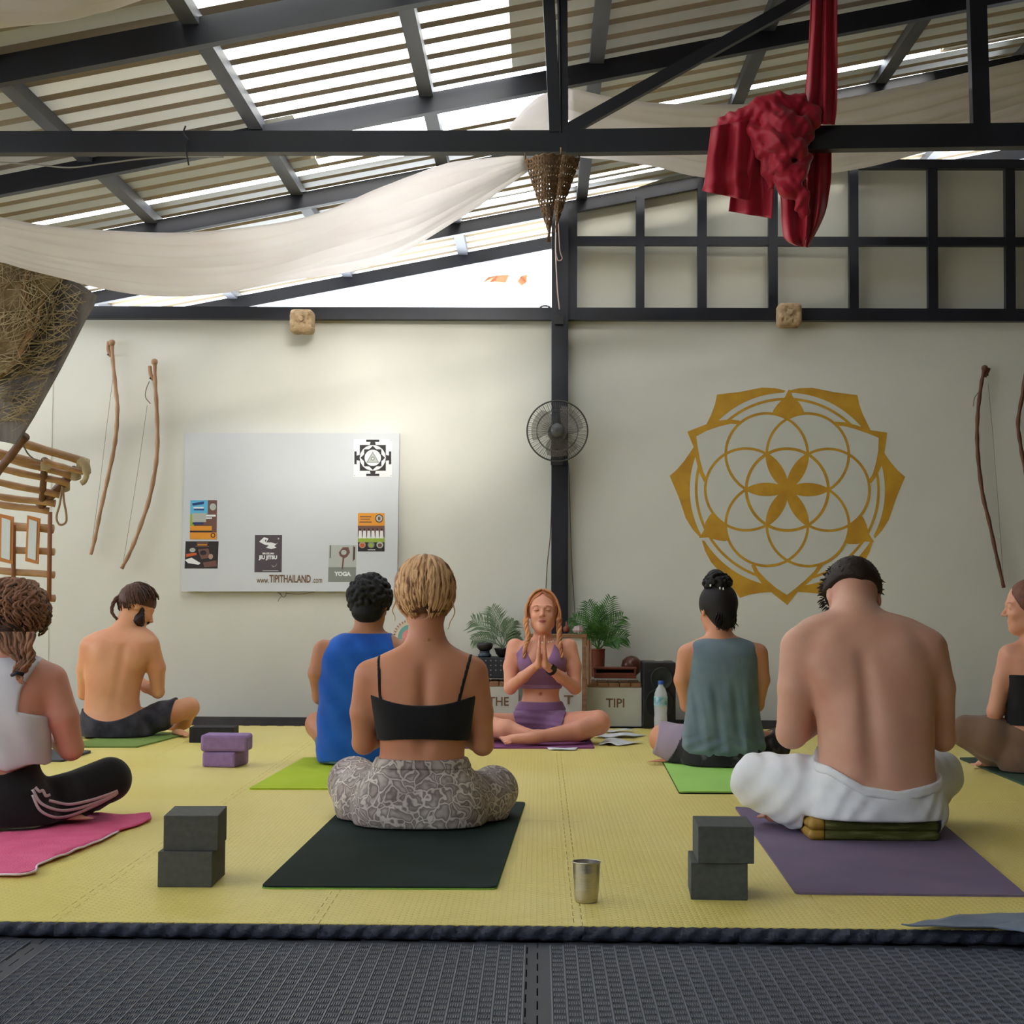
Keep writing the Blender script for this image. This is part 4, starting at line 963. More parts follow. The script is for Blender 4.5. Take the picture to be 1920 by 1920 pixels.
D = B3.field() + .003 * np.sin(B3.X * 60 + B3.Z * 25) * np.clip((c.q(0, 1300).z - B3.Z) * 8, 0, 1)
sx = B3.X - c.q(10, 0).x; ar = np.interp(B3.ax[2], [c.q(0, 1360).z, c.q(0, 1330).z, c.q(0, 1290).z, c.q(0, 1252).z, c.q(0, 1230).z], [.3, c.r(64), c.r(68), c.r(86), c.r(96)])[None, None, :]
D = np.maximum(D, np.abs(sx) - ar); D = np.maximum(D, c.q(0, 1428).z - .08 * sx - .012 * np.sin(B3.X * 40) - B3.Z); B3.mesh(D, 'crop_top', m_wt, p7)
D = np.maximum(B.field(['torso'], .007), np.abs(B.Z - c.q(0, 1362).z) - .035); B.mesh(D, 'bra_band', m_blk, p7)
D = np.maximum(B.field(['torso', 'leg'], .008), B.Z - c.q(0, 1446).z - .25 * np.abs(B.X - c.q(150, 0).x) * (B.X < c.q(40, 0).x) * .0 - .35 * np.clip(B.X - c.q(50, 0).x, 0, .1)); B.mesh(D, 'leggings', m_blk, p7)
mb = MB(); D = None
from mathutils.bvhtree import BVHTree
leg_o = [o for o in p7.children if o.name.startswith('leggings')][0]
bv = BVHTree.FromPolygons([v.co + p7.location for v in leg_o.data.vertices], [tuple(p.vertices) for p in leg_o.data.polygons])
def hit(x, y, off=.0022):
    d = ray(x, y).normalized(); h = bv.ray_cast(Vector((0, 0, CAMZ)), d)
    return h[0] - d * off if h[0] is not None else None
def on_leg(px, py, d): return c.q(px, py, d)
m_str = M('stripe_white', rgb(206, 186, 196), rough=.7)
for pts in (((92, 1501), (129, 1508), (168, 1501), (200, 1491), (221, 1483)), ((61, 1480), (77, 1506), (110, 1519), (145, 1516), (194, 1500), (221, 1486)), ((61, 1490), (74, 1518), (97, 1531), (120, 1532), (145, 1525), (181, 1509), (218, 1489)),
            ((66, 1476), (74, 1484), (80, 1482), (86, 1492), (94, 1490))):
    q = crom(pts, 6); rows = []
    for i, (x, y) in enumerate(q):
        a = np.array(q[min(i + 1, len(q) - 1)]) - np.array(q[max(i - 1, 0)]); a = a / (np.linalg.norm(a) + 1e-9); nx_, ny_ = -a[1] * 2.6, a[0] * 2.6
        A, Bv = hit(x - nx_, y - ny_), hit(x + nx_, y + ny_)
        if A is None or Bv is None: continue
        rows.append([A, Bv])
    if len(rows) > 2: so = MB().grid(rows).obj('side_stripe', m_str, p7, smooth=True); solidify(so, .002)
m_wavy = hair_m('hair_wavy_brown', rgb(48, 30, 26), rgb(142, 100, 78))
fr = frame(hf, (0, 0, 1)); r_, f_, u_ = fr; hl = lambda x, y, z: hcen + r_ * x + f_ * y + u_ * z
B2 = Body(.006); B2.ell(hl(0, -.016, .012), (.09, .1, .098), None, .02, 'h'); B2.ell(hl(0, -.06, -.05), (.07, .06, .07), None, .03, 'h'); D = B2.field(); D = np.maximum(D, (B2.Y - hcen.y - .06) - (B2.Z - hcen.z) * .3); B2.mesh(D, 'hair', M('hair_brown_base', rgb(54, 34, 30), rgb(84, 58, 46), scale=30, rough=.6), p7)
mb = MB(); hair_dome(mb, hcen + Vector((0, -.01, .0)), fr, (.104, .112, .11), 130, lambda a: 2.1, .0065, az=(PI - .5, 2 * PI + .5), wave=.009, seed=21, jit=.35); hair_dome(mb, hcen, fr, (.1, .108, .108), 40, 1.4, .006, az=(.5, PI - .5), wave=.006, seed=22)
pony = []; rnd = random.Random(8)
for k in range(40):
    a = rnd.uniform(-.045, .05); pony.append([c.q(20 + a * 900, 1185, -.1 + rnd.uniform(-.02, .02)), c.q(30 + a * 600, 1215, -.12), c.q(46 + a * 260, 1240, -.12), c.q(34 + a * 160, 1262, -.12)])
locks(mb, pony, .0065, .6, 5, .007, 11)
mb.obj('hair_lock', m_wavy, p7, smooth=True)
mb = MB(); locks(mb, [[c.q(33 + rnd.uniform(-5, 5), 1262, -.12), c.q(36 + rnd.uniform(-4, 6), 1272, -.125), c.q(44 + rnd.uniform(-6, 6), 1282, -.125)] for k in range(16)], .004, .3, 5, .003, 4); mb.obj('hair_end', hair_m('hair_tip', rgb(150, 104, 84), rgb(178, 130, 106)), p7, smooth=True)
mb = MB(); mb.tube([c.q(22, 1266, -.13), c.q(32, 1262, -.145), c.q(44, 1264, -.13)], .006, 8); mb.obj('hair_tie', M('tie_navy', rgb(26, 24, 40), rough=.7), p7, smooth=True)

# ---------------------------------------------------------------- 8. woman at the right edge
c = Px(7.4); B = Body(.006); sk8 = skin('skin_peach', rgb(214, 156, 128), rgb(204, 142, 116))
B.loft([c.row(*t) for t in ((1938, 1196, 22, .02, .05), (1938, 1203, 36, .02, .06), (1938, 1212, 52, .02, .075), (1938, 1228, 58, .0, .09), (1938, 1265, 52, .0, .095), (1938, 1310, 47, .0, .095), (1940, 1350, 50, .0, .1), (1944, 1385, 62, .0, .12), (1946, 1415, 72, .0, .13), (1946, 1452, 66, .0, .12))], .02, 'torso')
B.cone(c.q(1938, 1210, .01), c.q(1928, 1165, .0), .05, .046, .03, 'neck')
hf = (-1, .1, -.1); hcen = c.q(1925, 1135, .0); add_head(B, hcen, hf, (0, 0, 1), .98)
arms(B, c, [(1892, 1228, .0, 19), (1880, 1275, .0, 17), (1866, 1334, .0, 15), (1893, 1318, .1, 12), (1925, 1298, .22, 9)],
           [(1984, 1228, .0, 19), (1992, 1280, .0, 16), (1994, 1334, .02, 13), (1970, 1318, .12, 11), (1940, 1298, .24, 8)])
prayer(B, c, 1932, 1296, .24, .95)
legs(B, c, [[(1925, 1408, .0, 38), (1862, 1382, .03, 37), (1812, 1370, .08, 26)], [(1812, 1374, .08, 24), (1860, 1405, .10, 26), (1930, 1428, .12, 20)],
            [(1970, 1410, .0, 38), (2020, 1395, .10, 34), (2060, 1375, .2, 25)], [(2060, 1380, .2, 22), (2000, 1410, .3, 18), (1930, 1420, .32, 10)]])
add_foot(B, c.q(1880, 1430, .16), (-.5, .1, 0), (0, 0, 1), 1, .7)
p8 = person(Vector((c.q(1946, 1450).x, 7.4, 0)), 'woman in black top and brown leggings, face in profile, at the right picture edge')
D = B.field(); B.mesh(D, 'body', sk8, p8)
D = np.maximum(B.field(['torso'], .008), B.Z - c.q(0, 1252).z - .9 * np.clip(B.X - c.q(1925, 0).x, 0, .05) * 0); D = np.maximum(D, c.q(0, 1345).z - B.Z); B.mesh(D, 'black_top', m_blk, p8)
for xx0 in (1912, 1966): D = np.maximum(np.maximum(B.field(['torso', 'arm'], .005), np.abs(B.X - c.q(xx0, 0).x) - .008), c.q(0, 1256).z - B.Z); D = np.maximum(D, B.Y - 7.4); B.mesh(D, 'strap', m_blk, p8)
D = np.maximum(B.field(['torso', 'leg'], .008), B.Z - c.q(0, 1356).z - .6 * np.clip(c.q(1900, 0).x - B.X, 0, .2)); B.mesh(D, 'leggings', cloth_m('brown_jersey', rgb(110, 84, 68), rgb(122, 96, 78)), p8)
fr = frame(hf, (0, 0, 1)); r_, f_, u_ = fr; hl = lambda x, y, z: hcen + r_ * x + f_ * y + u_ * z
B2 = Body(.006); B2.ell(hl(0, -.02, .02), (.084, .096, .094), [[r_[q], f_[q], u_[q]] for q in range(3)], .02, 'h'); B2.ell(hl(0, -.06, -.06), (.06, .05, .06), None, .03, 'h'); D = B2.field(); lx, ly, lz = lc(B2, hcen, fr); D = np.maximum(D, ly - .042 - np.clip(lz, -.05, .1) * .42); B2.mesh(D, 'hair', M('hair_auburn_base', rgb(88, 50, 38), rgb(120, 72, 54), scale=30, rough=.6), p8)
mb = MB(); hair_dome(mb, hl(0, -.03, .01), fr, (.09, .084, .094), 90, 1.9, .006, pole=(0, .3, 1), wave=.004, seed=31, az=(PI - .3, 2 * PI + .3), jit=.3)
locks(mb, [[hl(.06, -.01, -.04), hl(.065, -.02, -.08), hl(.07, -.04, -.12)], [hl(-.06, -.01, -.04), hl(-.07, -.02, -.08), hl(-.065, -.04, -.12)], [hl(-.07, .0, -.02), hl(-.078, -.01, -.07), hl(-.07, -.02, -.11)]], .008, .4, 6, .006, 3)
mb.obj('hair_lock', hair_m('hair_auburn', rgb(92, 52, 40), rgb(168, 108, 80)), p8, smooth=True)
for q in (-1, 1): mb = MB(); mb.tube([hl(.03 * q, .085, .0175), hl(.045 * q, .077, .019), hl(.055 * q, .066, .015)], [.001, .0016, .0006], 5); mb.obj('eyebrow', m_brow, p8)
# ================================================================ MATS, TOWELS, BLOCKS
def mat_obj(name, corners, th, mat, label, cat='mat', z=0.0, rad=.02, group=None, under=None):
    """corners: pixels of the four floor corners in order; rounded corners"""
    pts = [FP(x, y, z + th) for x, y in corners]; n = len(pts); poly = []
    for i in range(n):
        p, a, b = pts[i], pts[i - 1], pts[(i + 1) % n]; u = (a - p).normalized(); v = (b - p).normalized(); A = p + u * rad; Bq = p + v * rad
        for k in range(5):
            t = k / 4; poly.append(A * (1 - t) ** 2 + p * 2 * t * (1 - t) + Bq * t * t)
    ce = sum(pts, Vector()) / n; r = empty(name, (ce.x, ce.y, z), label, cat, group)
    if under is None:
        mb = MB(); mb.prism([q - Vector((0, 0, th)) for q in poly], (0, 0, th)); mb.obj('top_layer', mat, r)
    else:
        mb = MB(); mb.prism([q - Vector((0, 0, th * .5)) for q in poly], (0, 0, th * .5)); mb.obj('top_layer', mat, r)
        mb = MB(); mb.prism([ce + (q - ce) * 1.003 - Vector((0, 0, th + (ce.z - ce.z))) + Vector((0, 0, 0)) for q in poly], (0, 0, th * .5)); mb.obj('bottom_layer', under, r)
    return r
def rubber(name, c1, c2, b=.15): return M(name, c1, c2, rough=.8, scale=3, bump=b, bscale=350, spec=.12)
mat_obj('yoga_mat', [(489, 1661), (931, 1663), (985, 1503), (655, 1503)], .008, rubber('mat_dark_green', rgb(24, 37, 34), rgb(31, 45, 42)), 'dark green yoga mat with a lime edge under the blonde woman', under=rubber('mat_lime_under', rgb(122, 160, 74), rgb(130, 168, 80)), rad=.03)
mat_obj('yoga_mat', [(1492, 1673), (1926, 1678), (1766, 1542), (1378, 1512)], .006, rubber('mat_purple_grey', rgb(112, 100, 128), rgb(122, 108, 134)), 'dusty purple yoga mat under the man in white trousers')
mat_obj('yoga_mat', [(466, 1478), (760, 1478), (760, 1420), (570, 1420)], .006, rubber('mat_lime', rgb(170, 192, 48), rgb(180, 200, 60)), 'lime green yoga mat under the man in the blue tank top')
mat_obj('yoga_mat', [(1274, 1483), (1520, 1484), (1490, 1420), (1240, 1420)], .012, rubber('mat_pale_green', rgb(156, 206, 104), rgb(164, 212, 112)), 'pale green yoga mat with dark underside below the woman with the bun', under=rubber('mat_black_under', rgb(30, 34, 26), rgb(38, 40, 32)))
mat_obj('yoga_mat', [(120, 1399), (258, 1399), (352, 1375), (240, 1368)], .008, rubber('mat_moss', rgb(112, 136, 72), rgb(122, 146, 80)), 'moss green yoga mat under the bearded man')
mat_obj('yoga_mat', [(868, 1401), (1115, 1401), (1094, 1362), (890, 1362)], .008, rubber('mat_violet', rgb(128, 74, 120), rgb(138, 82, 130)), 'violet yoga mat under the woman facing the class')
mat_obj('yoga_mat', [(1925, 1472), (2160, 1480), (2060, 1418), (1798, 1420)], .008, rubber('mat_forest', rgb(58, 76, 64), rgb(66, 84, 72)), 'forest green yoga mat under the woman at the right edge')
mat_obj('floor_pad', [(60, 1424), (118, 1425), (172, 1407), (86, 1404)], .01, rubber('pad_grey', rgb(70, 74, 78), rgb(80, 82, 86)), 'small flat grey pad on the yellow floor behind the woman in the crop top', 'pad')

def cloth_patch(name, outline, th, mat, label, cat, amp=.006, seed=0, res=.02, edge=None, hem=None):
    """crumpled cloth lying on the floor: outline in pixels -> rippled grid clipped to the outline"""
    pts = [FP(x, y, 0) for x, y in outline]; ce = sum(pts, Vector()) / len(pts); n = len(pts)
    me = bpy.data.meshes.new(name); import bmesh
    bm = bmesh.new(); vs = [bm.verts.new(p - Vector((ce.x, ce.y, 0))) for p in pts]; f = bm.faces.new(vs)
    bmesh.ops.triangulate(bm, faces=[f])
    for _ in range(4): bmesh.ops.subdivide_edges(bm, edges=[e for e in bm.edges if e.calc_length() > res], cuts=1, use_grid_fill=True)
    bmesh.ops.triangulate(bm, faces=bm.faces[:])
    for v in bm.verts:
        q = Vector((v.co.x * 6 + seed, v.co.y * 6, seed)); w = mnoise.noise(q) * .6 + mnoise.noise(q * 2.3) * .5
        v.co.z = .006 + max(0, amp * (1 + w * 2.2))
    bm.normal_update(); bm.to_mesh(me); bm.free(); me.materials.append(mat)
    for p in me.polygons: p.use_smooth = True
    r = empty(name, (ce.x, ce.y, 0), label, cat)
    o = bpy.data.objects.new('fabric', me); COL.objects.link(o); o.parent = r; solidify(o, th)
    if edge:
        mb = MB()
        line = [FP(x, y, 0) for x, y in edge]; q = crom(line, 6)
        def hz(p):
            q_ = Vector(((p[0] - ce.x) * 6 + seed, (p[1] - ce.y) * 6, seed)); w = mnoise.noise(q_) * .6 + mnoise.noise(q_ * 2.3) * .5; return .007 + max(0, amp * (1 + w * 2.2))
        mb.tube([Vector((p[0], p[1], hz(p))) for p in q], .0032, 6); mb.obj('hem', hem, r, smooth=True)
    return r
m_pink = cloth_m('pink_terry', rgb(222, 70, 128), rgb(232, 88, 142), bump=.6, bscale=180, bstretch=(1, 1, 1))
cloth_patch('beach_towel', [(-120, 1640), (-20, 1645), (35, 1647), (66, 1640), (72, 1626), (110, 1612), (140, 1600), (190, 1580), (222, 1562), (262, 1550), (284, 1540), (281, 1530), (262, 1531), (215, 1537), (190, 1530), (160, 1529), (130, 1540), (60, 1560), (-60, 1570), (-130, 1580)], .004, m_pink,
            'bright pink terry towel with a white hem crumpled under the woman in the crop top', 'towel', .003, 3, edge=[(-20, 1647), (35, 1648), (66, 1641), (72, 1627), (110, 1613), (140, 1601), (190, 1581), (222, 1563)], hem=cloth_m('white_hem', rgb(226, 210, 226)))
cloth_patch('scarf', [(1690, 1746), (1740, 1737), (1800, 1730), (1870, 1724), (1990, 1718), (2010, 1775), (1955, 1770), (1905, 1757), (1860, 1748), (1800, 1750)], .003, cloth_m('navy_cotton', rgb(84, 96, 118), rgb(96, 108, 128), bump=.5),
            'slate blue cloth lying over the front edge of the yellow mats', 'cloth', .008, 9)

def rbox(name, c, d, rot, mat, parent, bev=.002, seg=2, z0=None):
    mb = MB(); mb.box((0, 0, 0), d); o = mb.obj(name, mat, None, local=True)
    if parent is not None: o.parent = parent; c = Vector(c) - root_of(parent).location
    o.location = c; o.rotation_euler = (0, 0, rot)
    if bev: bevel(o, bev, seg)
    return o
m_eva = M('eva_charcoal', rgb(66, 70, 70), rgb(76, 80, 80), rough=.75, scale=60, bump=.15, bscale=300)
m_eva2 = M('eva_charcoal_light', rgb(74, 76, 74), rgb(84, 84, 82), rough=.75, scale=60, bump=.15, bscale=300)
m_evap = M('eva_purple', rgb(138, 108, 158), rgb(148, 118, 166), rough=.75, scale=40, bump=.15, bscale=300)
m_evab = M('eva_black', rgb(24, 22, 28), rgb(34, 30, 36), rough=.7, scale=40)
def block(px0, px1, py, w, h, dp, rot, mat, label, z=0.0, bev=.002, group='stacked foam yoga blocks', dx=0, dy=0):
    a, b = FP(px0, py, z if z == 0 else 0), FP(px1, py, 0); c = (a + b) / 2; R = Matrix.Rotation(rot, 3, 'Z')
    c = c + R @ Vector((dx, dp / 2 + dy, 0)); o = rbox('yoga_block', (c.x, c.y, z + h / 2), (w, dp, h), rot, mat, None, bev)
    return tag(o, label, 'block', group)
block(1296, 1401, 1688, .144, .0935, .2, -.05, m_eva, 'charcoal foam block under the right front stack, beside the purple mat')
block(1306, 1405, 1689, .142, .0935, .2, -.02, m_eva, 'charcoal foam block topmost of the right front stack, next to the purple mat', .0935, dx=.008)
block(294, 398, 1664, .143, .0925, .2, .01, m_eva2, 'charcoal foam block under the left front stack, near the pink towel')
block(305, 408, 1662, .143, .0925, .2, .07, m_eva2, 'charcoal foam block topmost of the left front stack, near the pink towel', .0925)
block(378, 440, 1439, .15, .066, .19, -.16, m_evap, 'pale purple foam block, lower one of the purple pair', 0, .01)
block(374, 464, 1439, .205, .073, .13, -.02, m_evap, 'purple foam block lying on top of the other purple one', .067, .012)
block(354, 438, 1393, .222, .077, .15, .0, m_evab, 'black foam block standing behind the purple pair', 0, .003, 'foam yoga blocks')

# ---- steel tumbler
m_inox = M('brushed_steel', rgb(200, 194, 186), rgb(186, 180, 172), rough=.3, metal=1.0, scale=40, stretch=(1, 1, 8))
cc = FP(1100, 1694, 0); cc.y += .02; t = empty('steel_tumbler', cc, 'small stainless steel tumbler standing alone on the front of the yellow floor', 'cup')
mb = MB(); pr = [(.001, .002), (.026, .0), (.0285, .004), (.0296, .012)]
for z in (.03, .045, .06, .075): pr += [(.0296 + z * .058, z), (.02975 + z * .058, z + .0015), (.0296 + z * .058, z + .003)]
pr += [(.0352, .1)]; mb.lathe(cc, pr, 40, cap=False); mb.lathe(cc, [(.0345, .1), (.0338, .07), (.028, .006), (.0, .006)], 40, cap=False); mb.obj('cup_wall', m_inox, t, smooth=True)
mb = MB(); mb.tube([cc + Vector((math.cos(a) * .0354, math.sin(a) * .0354, .101)) for a in [2 * PI * k / 40 for k in range(41)]], .0014, 8, cap=False); mb.obj('rim', m_inox, t, smooth=True)

# ---- folded cushion under the man
cz = 5.42; q0 = P(1516, 1570, cz); q1 = P(1755, 1570, cz); cu = empty('floor_cushion', ((q0.x + q1.x) / 2, cz, .006), 'folded olive green kapok cushion under the man in white trousers', 'cushion')
m_olive = M('olive_brocade', rgb(84, 86, 36), rgb(128, 126, 78), rough=.7, scale=26, stretch=(.4, 1, 3), bump=.3, bscale=120, lo=.5, hi=.75); m_mus = M('mustard_satin', rgb(158, 122, 44), rgb(170, 134, 54), rough=.5)
wd = q1.x - q0.x
for k in range(2):
    Bq = Body(.005); Bq.zf = None; zc_ = .006 + .0155 + k * .031
    for yy in (-.1, -.05, 0, .05, .1): Bq.cone((q0.x + .012, cz + .07 + yy, zc_), (q1.x - .012, cz + .07 + yy, zc_), .0165, .0165, .05, 'b')
    D = Bq.field(); xm = q0.x + .045
    Bq.mesh(np.maximum(D, xm - Bq.X), 'cushion_fold', m_olive, cu); Bq.mesh(np.maximum(D - .0008, Bq.X - xm), 'satin_end', m_mus, cu)

# ================================================================ ALONG THE BACK WALL
m_wood = M('worn_wood', rgb(150, 110, 76), rgb(122, 86, 58), rough=.7, scale=6, stretch=(1, 1, 6), bump=.2)
m_wp = M('white_painted_wood', rgb(196, 196, 182), rgb(184, 184, 168), rough=.7, scale=5, bump=.1, bscale=30); m_txt = M('brown_lettering', rgb(112, 84, 56), rough=.7)
m_red = M('red_wood', rgb(120, 58, 38), rgb(96, 44, 30), rough=.5, scale=8, stretch=(.3, 1, 6), bump=.1)
Yc_ = 9.62
def px_box(x0, x1, y0, y1, Y, dp): a, b = P(x0, y0, Y), P(x1, y1, Y); return Vector(((a.x + b.x) / 2, Y + dp / 2, (a.z + b.z) / 2)), (b.x - a.x, dp, a.z - b.z)
def crate(x0, x1, y0, y1, txt, label, sx=.55):
    c_, d_ = px_box(x0, x1, y0, y1, Yc_, .34); c_.z = d_[2] / 2 + .0; r = empty('wooden_crate', (c_.x, c_.y, 0), label, 'crate', 'white crates at the foot of the pillar')
    hh = d_[2]; rbox('front_panel', (c_.x, Yc_ + .008, hh / 2 - .01), (d_[0], .016, hh - .03), 0, m_wp, r, .001); rbox('side_panel', (c_.x - d_[0] / 2 + .008, c_.y, hh / 2 - .01), (.016, .31, hh - .03), 0, m_wp, r, 0); rbox('side_panel', (c_.x + d_[0] / 2 - .008, c_.y, hh / 2 - .01), (.016, .31, hh - .03), 0, m_wp, r, 0)
    rbox('back_panel', (c_.x, Yc_ + .32, hh / 2 - .01), (d_[0] - .034, .016, hh - .03), 0, m_wp, r, 0)
    n = max(3, int(d_[0] / .055)); w = d_[0] / n
    for k in range(n): rbox('top_slat', (c_.x - d_[0] / 2 + (k + .5) * w, c_.y, hh - .012), (w - .005, .345, .022), 0, m_wood, r, .001)
    if txt: text_mesh('lettering', txt[0], txt[1], m_txt, r, wallmat((P(txt[2], txt[3], Yc_).x, Yc_ - .0012, P(txt[2], txt[3], Yc_).z)), .0008, txt[4], .0012)
    return r
crate(1100, 1203, 1273, 1357, ('TIPI', .07, 1154, 1319, .95), 'white plank-topped crate lettered TIPI beside the black speaker')
crate(862, 972, 1273, 1357, ('THE', .07, 935, 1316, .9), 'white plank-topped crate lettered THE behind the teacher, under the black box')
# tall white board with wooden edge behind the teacher
c_, d_ = px_box(984, 1100, 1192, 1352, 9.5, .06); r = empty('tall_crate', (c_.x, c_.y, 0), 'tall white crate with brown edges standing right behind the teacher', 'crate')
rbox('panel', (c_.x, c_.y, c_.z), (d_[0] - .05, .05, d_[2] - .02), 0, m_wp, r, .002)
for q in (-1, 1): rbox('edge_post', (c_.x + q * (d_[0] / 2 - .013), c_.y, c_.z), (.022, .07, d_[2]), 0, m_wood, r, .002)
rbox('top_edge', (c_.x, c_.y, c_.z + d_[2] / 2), (d_[0], .075, .02), 0, m_wood, r, .002)
text_mesh('lettering', 'T', .07, m_txt, r, wallmat((P(1066, 1313, 9.5).x, 9.4988, P(1066, 1313, 9.5).z)), .0008, 1.2, .0012)
# satchel hanging on its right side
rr = tag(set_origin((lambda m_: m_.obj('cloth_strip', cloth_m('tan_cloth', rgb(160, 120, 88), rgb(130, 92, 66))))(MB().grid([[P(1101 + k * 1.2 + (j % 2) * .6, 1200 + j * 14, 9.5 - .012 + .006 * math.sin(k * 2.)) for k in range(7)] for j in range(7)])), P(1104, 1284, 9.5)), 'tan cloth strip hanging over the right edge of the tall crate', 'cloth'); solidify(rr, .004)
# wooden box with slot on TIPI crate, ball, terracotta pot
zt_ = P(1150, 1273, Yc_).z
def on(x0, x1, y0, y1, dp, Y): c_, d_ = px_box(x0, x1, y0, y1, Y, dp); return c_, d_
c_, d_ = on(1114, 1193, 1253, 1273, .13, 9.64); r = empty('wooden_box', (c_.x, c_.y, zt_), 'low reddish wooden box with a dark slot on the TIPI crate', 'box'); c_.z = zt_ + d_[2] / 2 + .001
rbox('base', (c_.x, c_.y, zt_ + .017), (d_[0], .12, .03), 0, m_red, r, .002); rbox('lid', (c_.x, c_.y, zt_ + .057), (d_[0] + .01, .13, .01), 0, m_red, r, .002)
for q in (-1, 1): rbox('side', (c_.x + q * (d_[0] / 2 - .006), c_.y, zt_ + .042), (.012, .12, .022), 0, m_red, r, .001)
rbox('lining', (c_.x, c_.y + .02, zt_ + .042), (d_[0] - .03, .06, .02), 0, m_evab, r, 0)
cb = P(1184, 1262, 9.86); cb.y = 9.86; o = MB().lathe((cb.x, cb.y, zt_ + .062), [(.0, -.061), (.03, -.054), (.052, -.034), (.06, -.0), (.052, .033), (.03, .052), (.0, .06)], 24, cap=False).obj('wooden_ball', M('chestnut_gloss', rgb(96, 52, 40), rgb(80, 42, 32), rough=.3), None, smooth=True); set_origin(o, (cb.x, cb.y, zt_)); tag(o, 'dark brown round gourd on the TIPI crate, behind the wooden box', 'gourd')
m_leaf = M('palm_green', rgb(52, 96, 40), rgb(86, 130, 58), rough=.5, scale=20, trans=.2); m_leaf2 = M('palm_grey_green', rgb(84, 104, 72), rgb(112, 130, 96), rough=.5, scale=20, trans=.2)
def frond(mb, base, dirv, L, droop, nl, ll, rnd, wid=.008, curl=0):
    d = Vector(dirv).normalized(); side = d.cross(Vector((0, 1, 0))).normalized() if abs(d.y) < .9 else Vector((1, 0, 0)); p = Vector(base); pts = [p.copy()]
    for k in range(12):
        d = (d + Vector((d.x * droop * .15, d.y * droop * .1, -droop * .14 * (k / 6)))).normalized(); p = p + d * L / 12; pts.append(p.copy())
    mb.tube(pts, [.0035 * (1 - k / 14) for k in range(13)], 5)
    for k in range(nl):
        t = .25 + .75 * k / nl; i = min(11, int(t * 12)); f = t * 12 - i; b = pts[i].lerp(pts[i + 1], f); dd = (pts[i + 1] - pts[i]).normalized(); sd = dd.cross(Vector((0, -1, .15))).normalized(); nn = dd.cross(sd)
        for s in (-1, 1):
            ln = ll * math.sin(PI * (.18 + .74 * t)) * rnd.uniform(.85, 1.1); e = (dd * .85 + sd * s * .75 + nn * rnd.uniform(-.25, .25)).normalized()
            w = sd * 0 + dd.cross(e).cross(e).normalized() * wid * .5; m1 = b + e * ln * .5 + Vector((0, 0, .002)); tip = b + e * ln + Vector((0, 0, -ln * .18))
            mb.add([b - w * .5, m1 - w, tip, m1 + w, b + w * .5, m1 + nn * .0015], [(0, 1, 5, 4), (4, 5, 3), (1, 2, 5), (5, 2, 3)])
def potted(x, ybase, ytop, Y, potw, pott, fr_list, mat, label, potname, pot_mat, prof):
    a = P(x, ybase, Y); a.z = pott; r = empty('potted_palm', a, label, 'plant', 'palms in pots')
    MB().lathe(a, prof, 28).obj(potname, pot_mat, r, smooth=False); hz = max(p[1] for p in prof)
    MB().lathe(a + Vector((0, 0, hz - .012)), [(.0, 0), (prof[-2][0] * .9, .0)], 20, cap=False).obj('soil', M('soil', rgb(50, 38, 28), rough=.9), r)
    rnd = random.Random(int(x))
    for (tx, ty, dy, L, dr, nl, ll) in fr_list:
        b = a + Vector((rnd.uniform(-.01, .01), rnd.uniform(-.01, .01), hz - .01)); mb = MB(); t_ = P(tx, ty, Y + dy); v = t_ - b; frond(mb, b, v, v.length * L, dr, nl, ll, rnd); mb.obj('frond', mat, r)
potted(1121, 1262, 1130, 9.84, 0, zt_, [(1088, 1146, .0, 1.0, .3, 15, .13), (1106, 1126, .02, 1.0, .15, 15, .13), (1124, 1136, -.02, 1.0, .1, 15, .12), (1140, 1122, .0, 1.05, .15, 15, .13), (1154, 1144, .02, 1.0, .3, 15, .13), (1163, 1172, .0, 1.0, .5, 14, .11), (1083, 1172, -.03, 1.0, .5, 14, .11),
        (1130, 1150, -.1, 1.0, .5, 18, .08), (1110, 1150, -.12, 1.0, .5, 18, .08), (1150, 1180, -.08, 1.0, .7, 16, .08)], m_leaf, 'green palm in a tall terracotta pot on the TIPI crate', 'terracotta_pot', M('terracotta', rgb(128, 66, 42), rgb(110, 56, 36), rough=.6), [(.036, 0), (.037, .01), (.04, .15), (.042, .152), (.042, .16), (.034, .16)])
# left side: ribbed black box, bowls, palm
zl_ = P(930, 1273, Yc_).z
c_, d_ = on(876, 968, 1233, 1272, .2, 9.7); r = empty('ribbed_box', (c_.x, c_.y, zl_), 'black amplifier box with rows of silver studs on the THE crate', 'amplifier')
rbox('case', (c_.x, c_.y, zl_ + d_[2] / 2), (d_[0], .2, d_[2]), 0, M('black_case', rgb(34, 38, 44), rgb(42, 46, 52), rough=.5), r, .004); m_stud = M('stud', rgb(150, 156, 160), rough=.3, metal=.8)
for i in range(9):
    for j in range(4):
        if i < 5 or j > 0: MB().lathe((c_.x - d_[0] / 2 + .02 + i * .0285, c_.y - .101, zl_ + .018 + j * .027), [(.0, -.003), (.0045, -.002), (.0045, .001), (.0, .001)], 8, axis=Matrix.Rotation(PI / 2, 3, 'X')).obj('stud', m_stud, r)
zr_ = zl_ + d_[2]
m_blkc = M('black_ceramic', rgb(30, 26, 28), rgb(40, 34, 34), rough=.35)
def bowl(x, Y, z, prof, label, nm='bowl', mat=m_blkc):
    a = P(x, 1200, Y); o = MB().lathe((a.x, a.y, z), prof, 28, cap=False).obj(nm, mat, None, smooth=True); set_origin(o, (a.x, a.y, z)); solidify(o, .004); return tag(o, label, 'bowl')
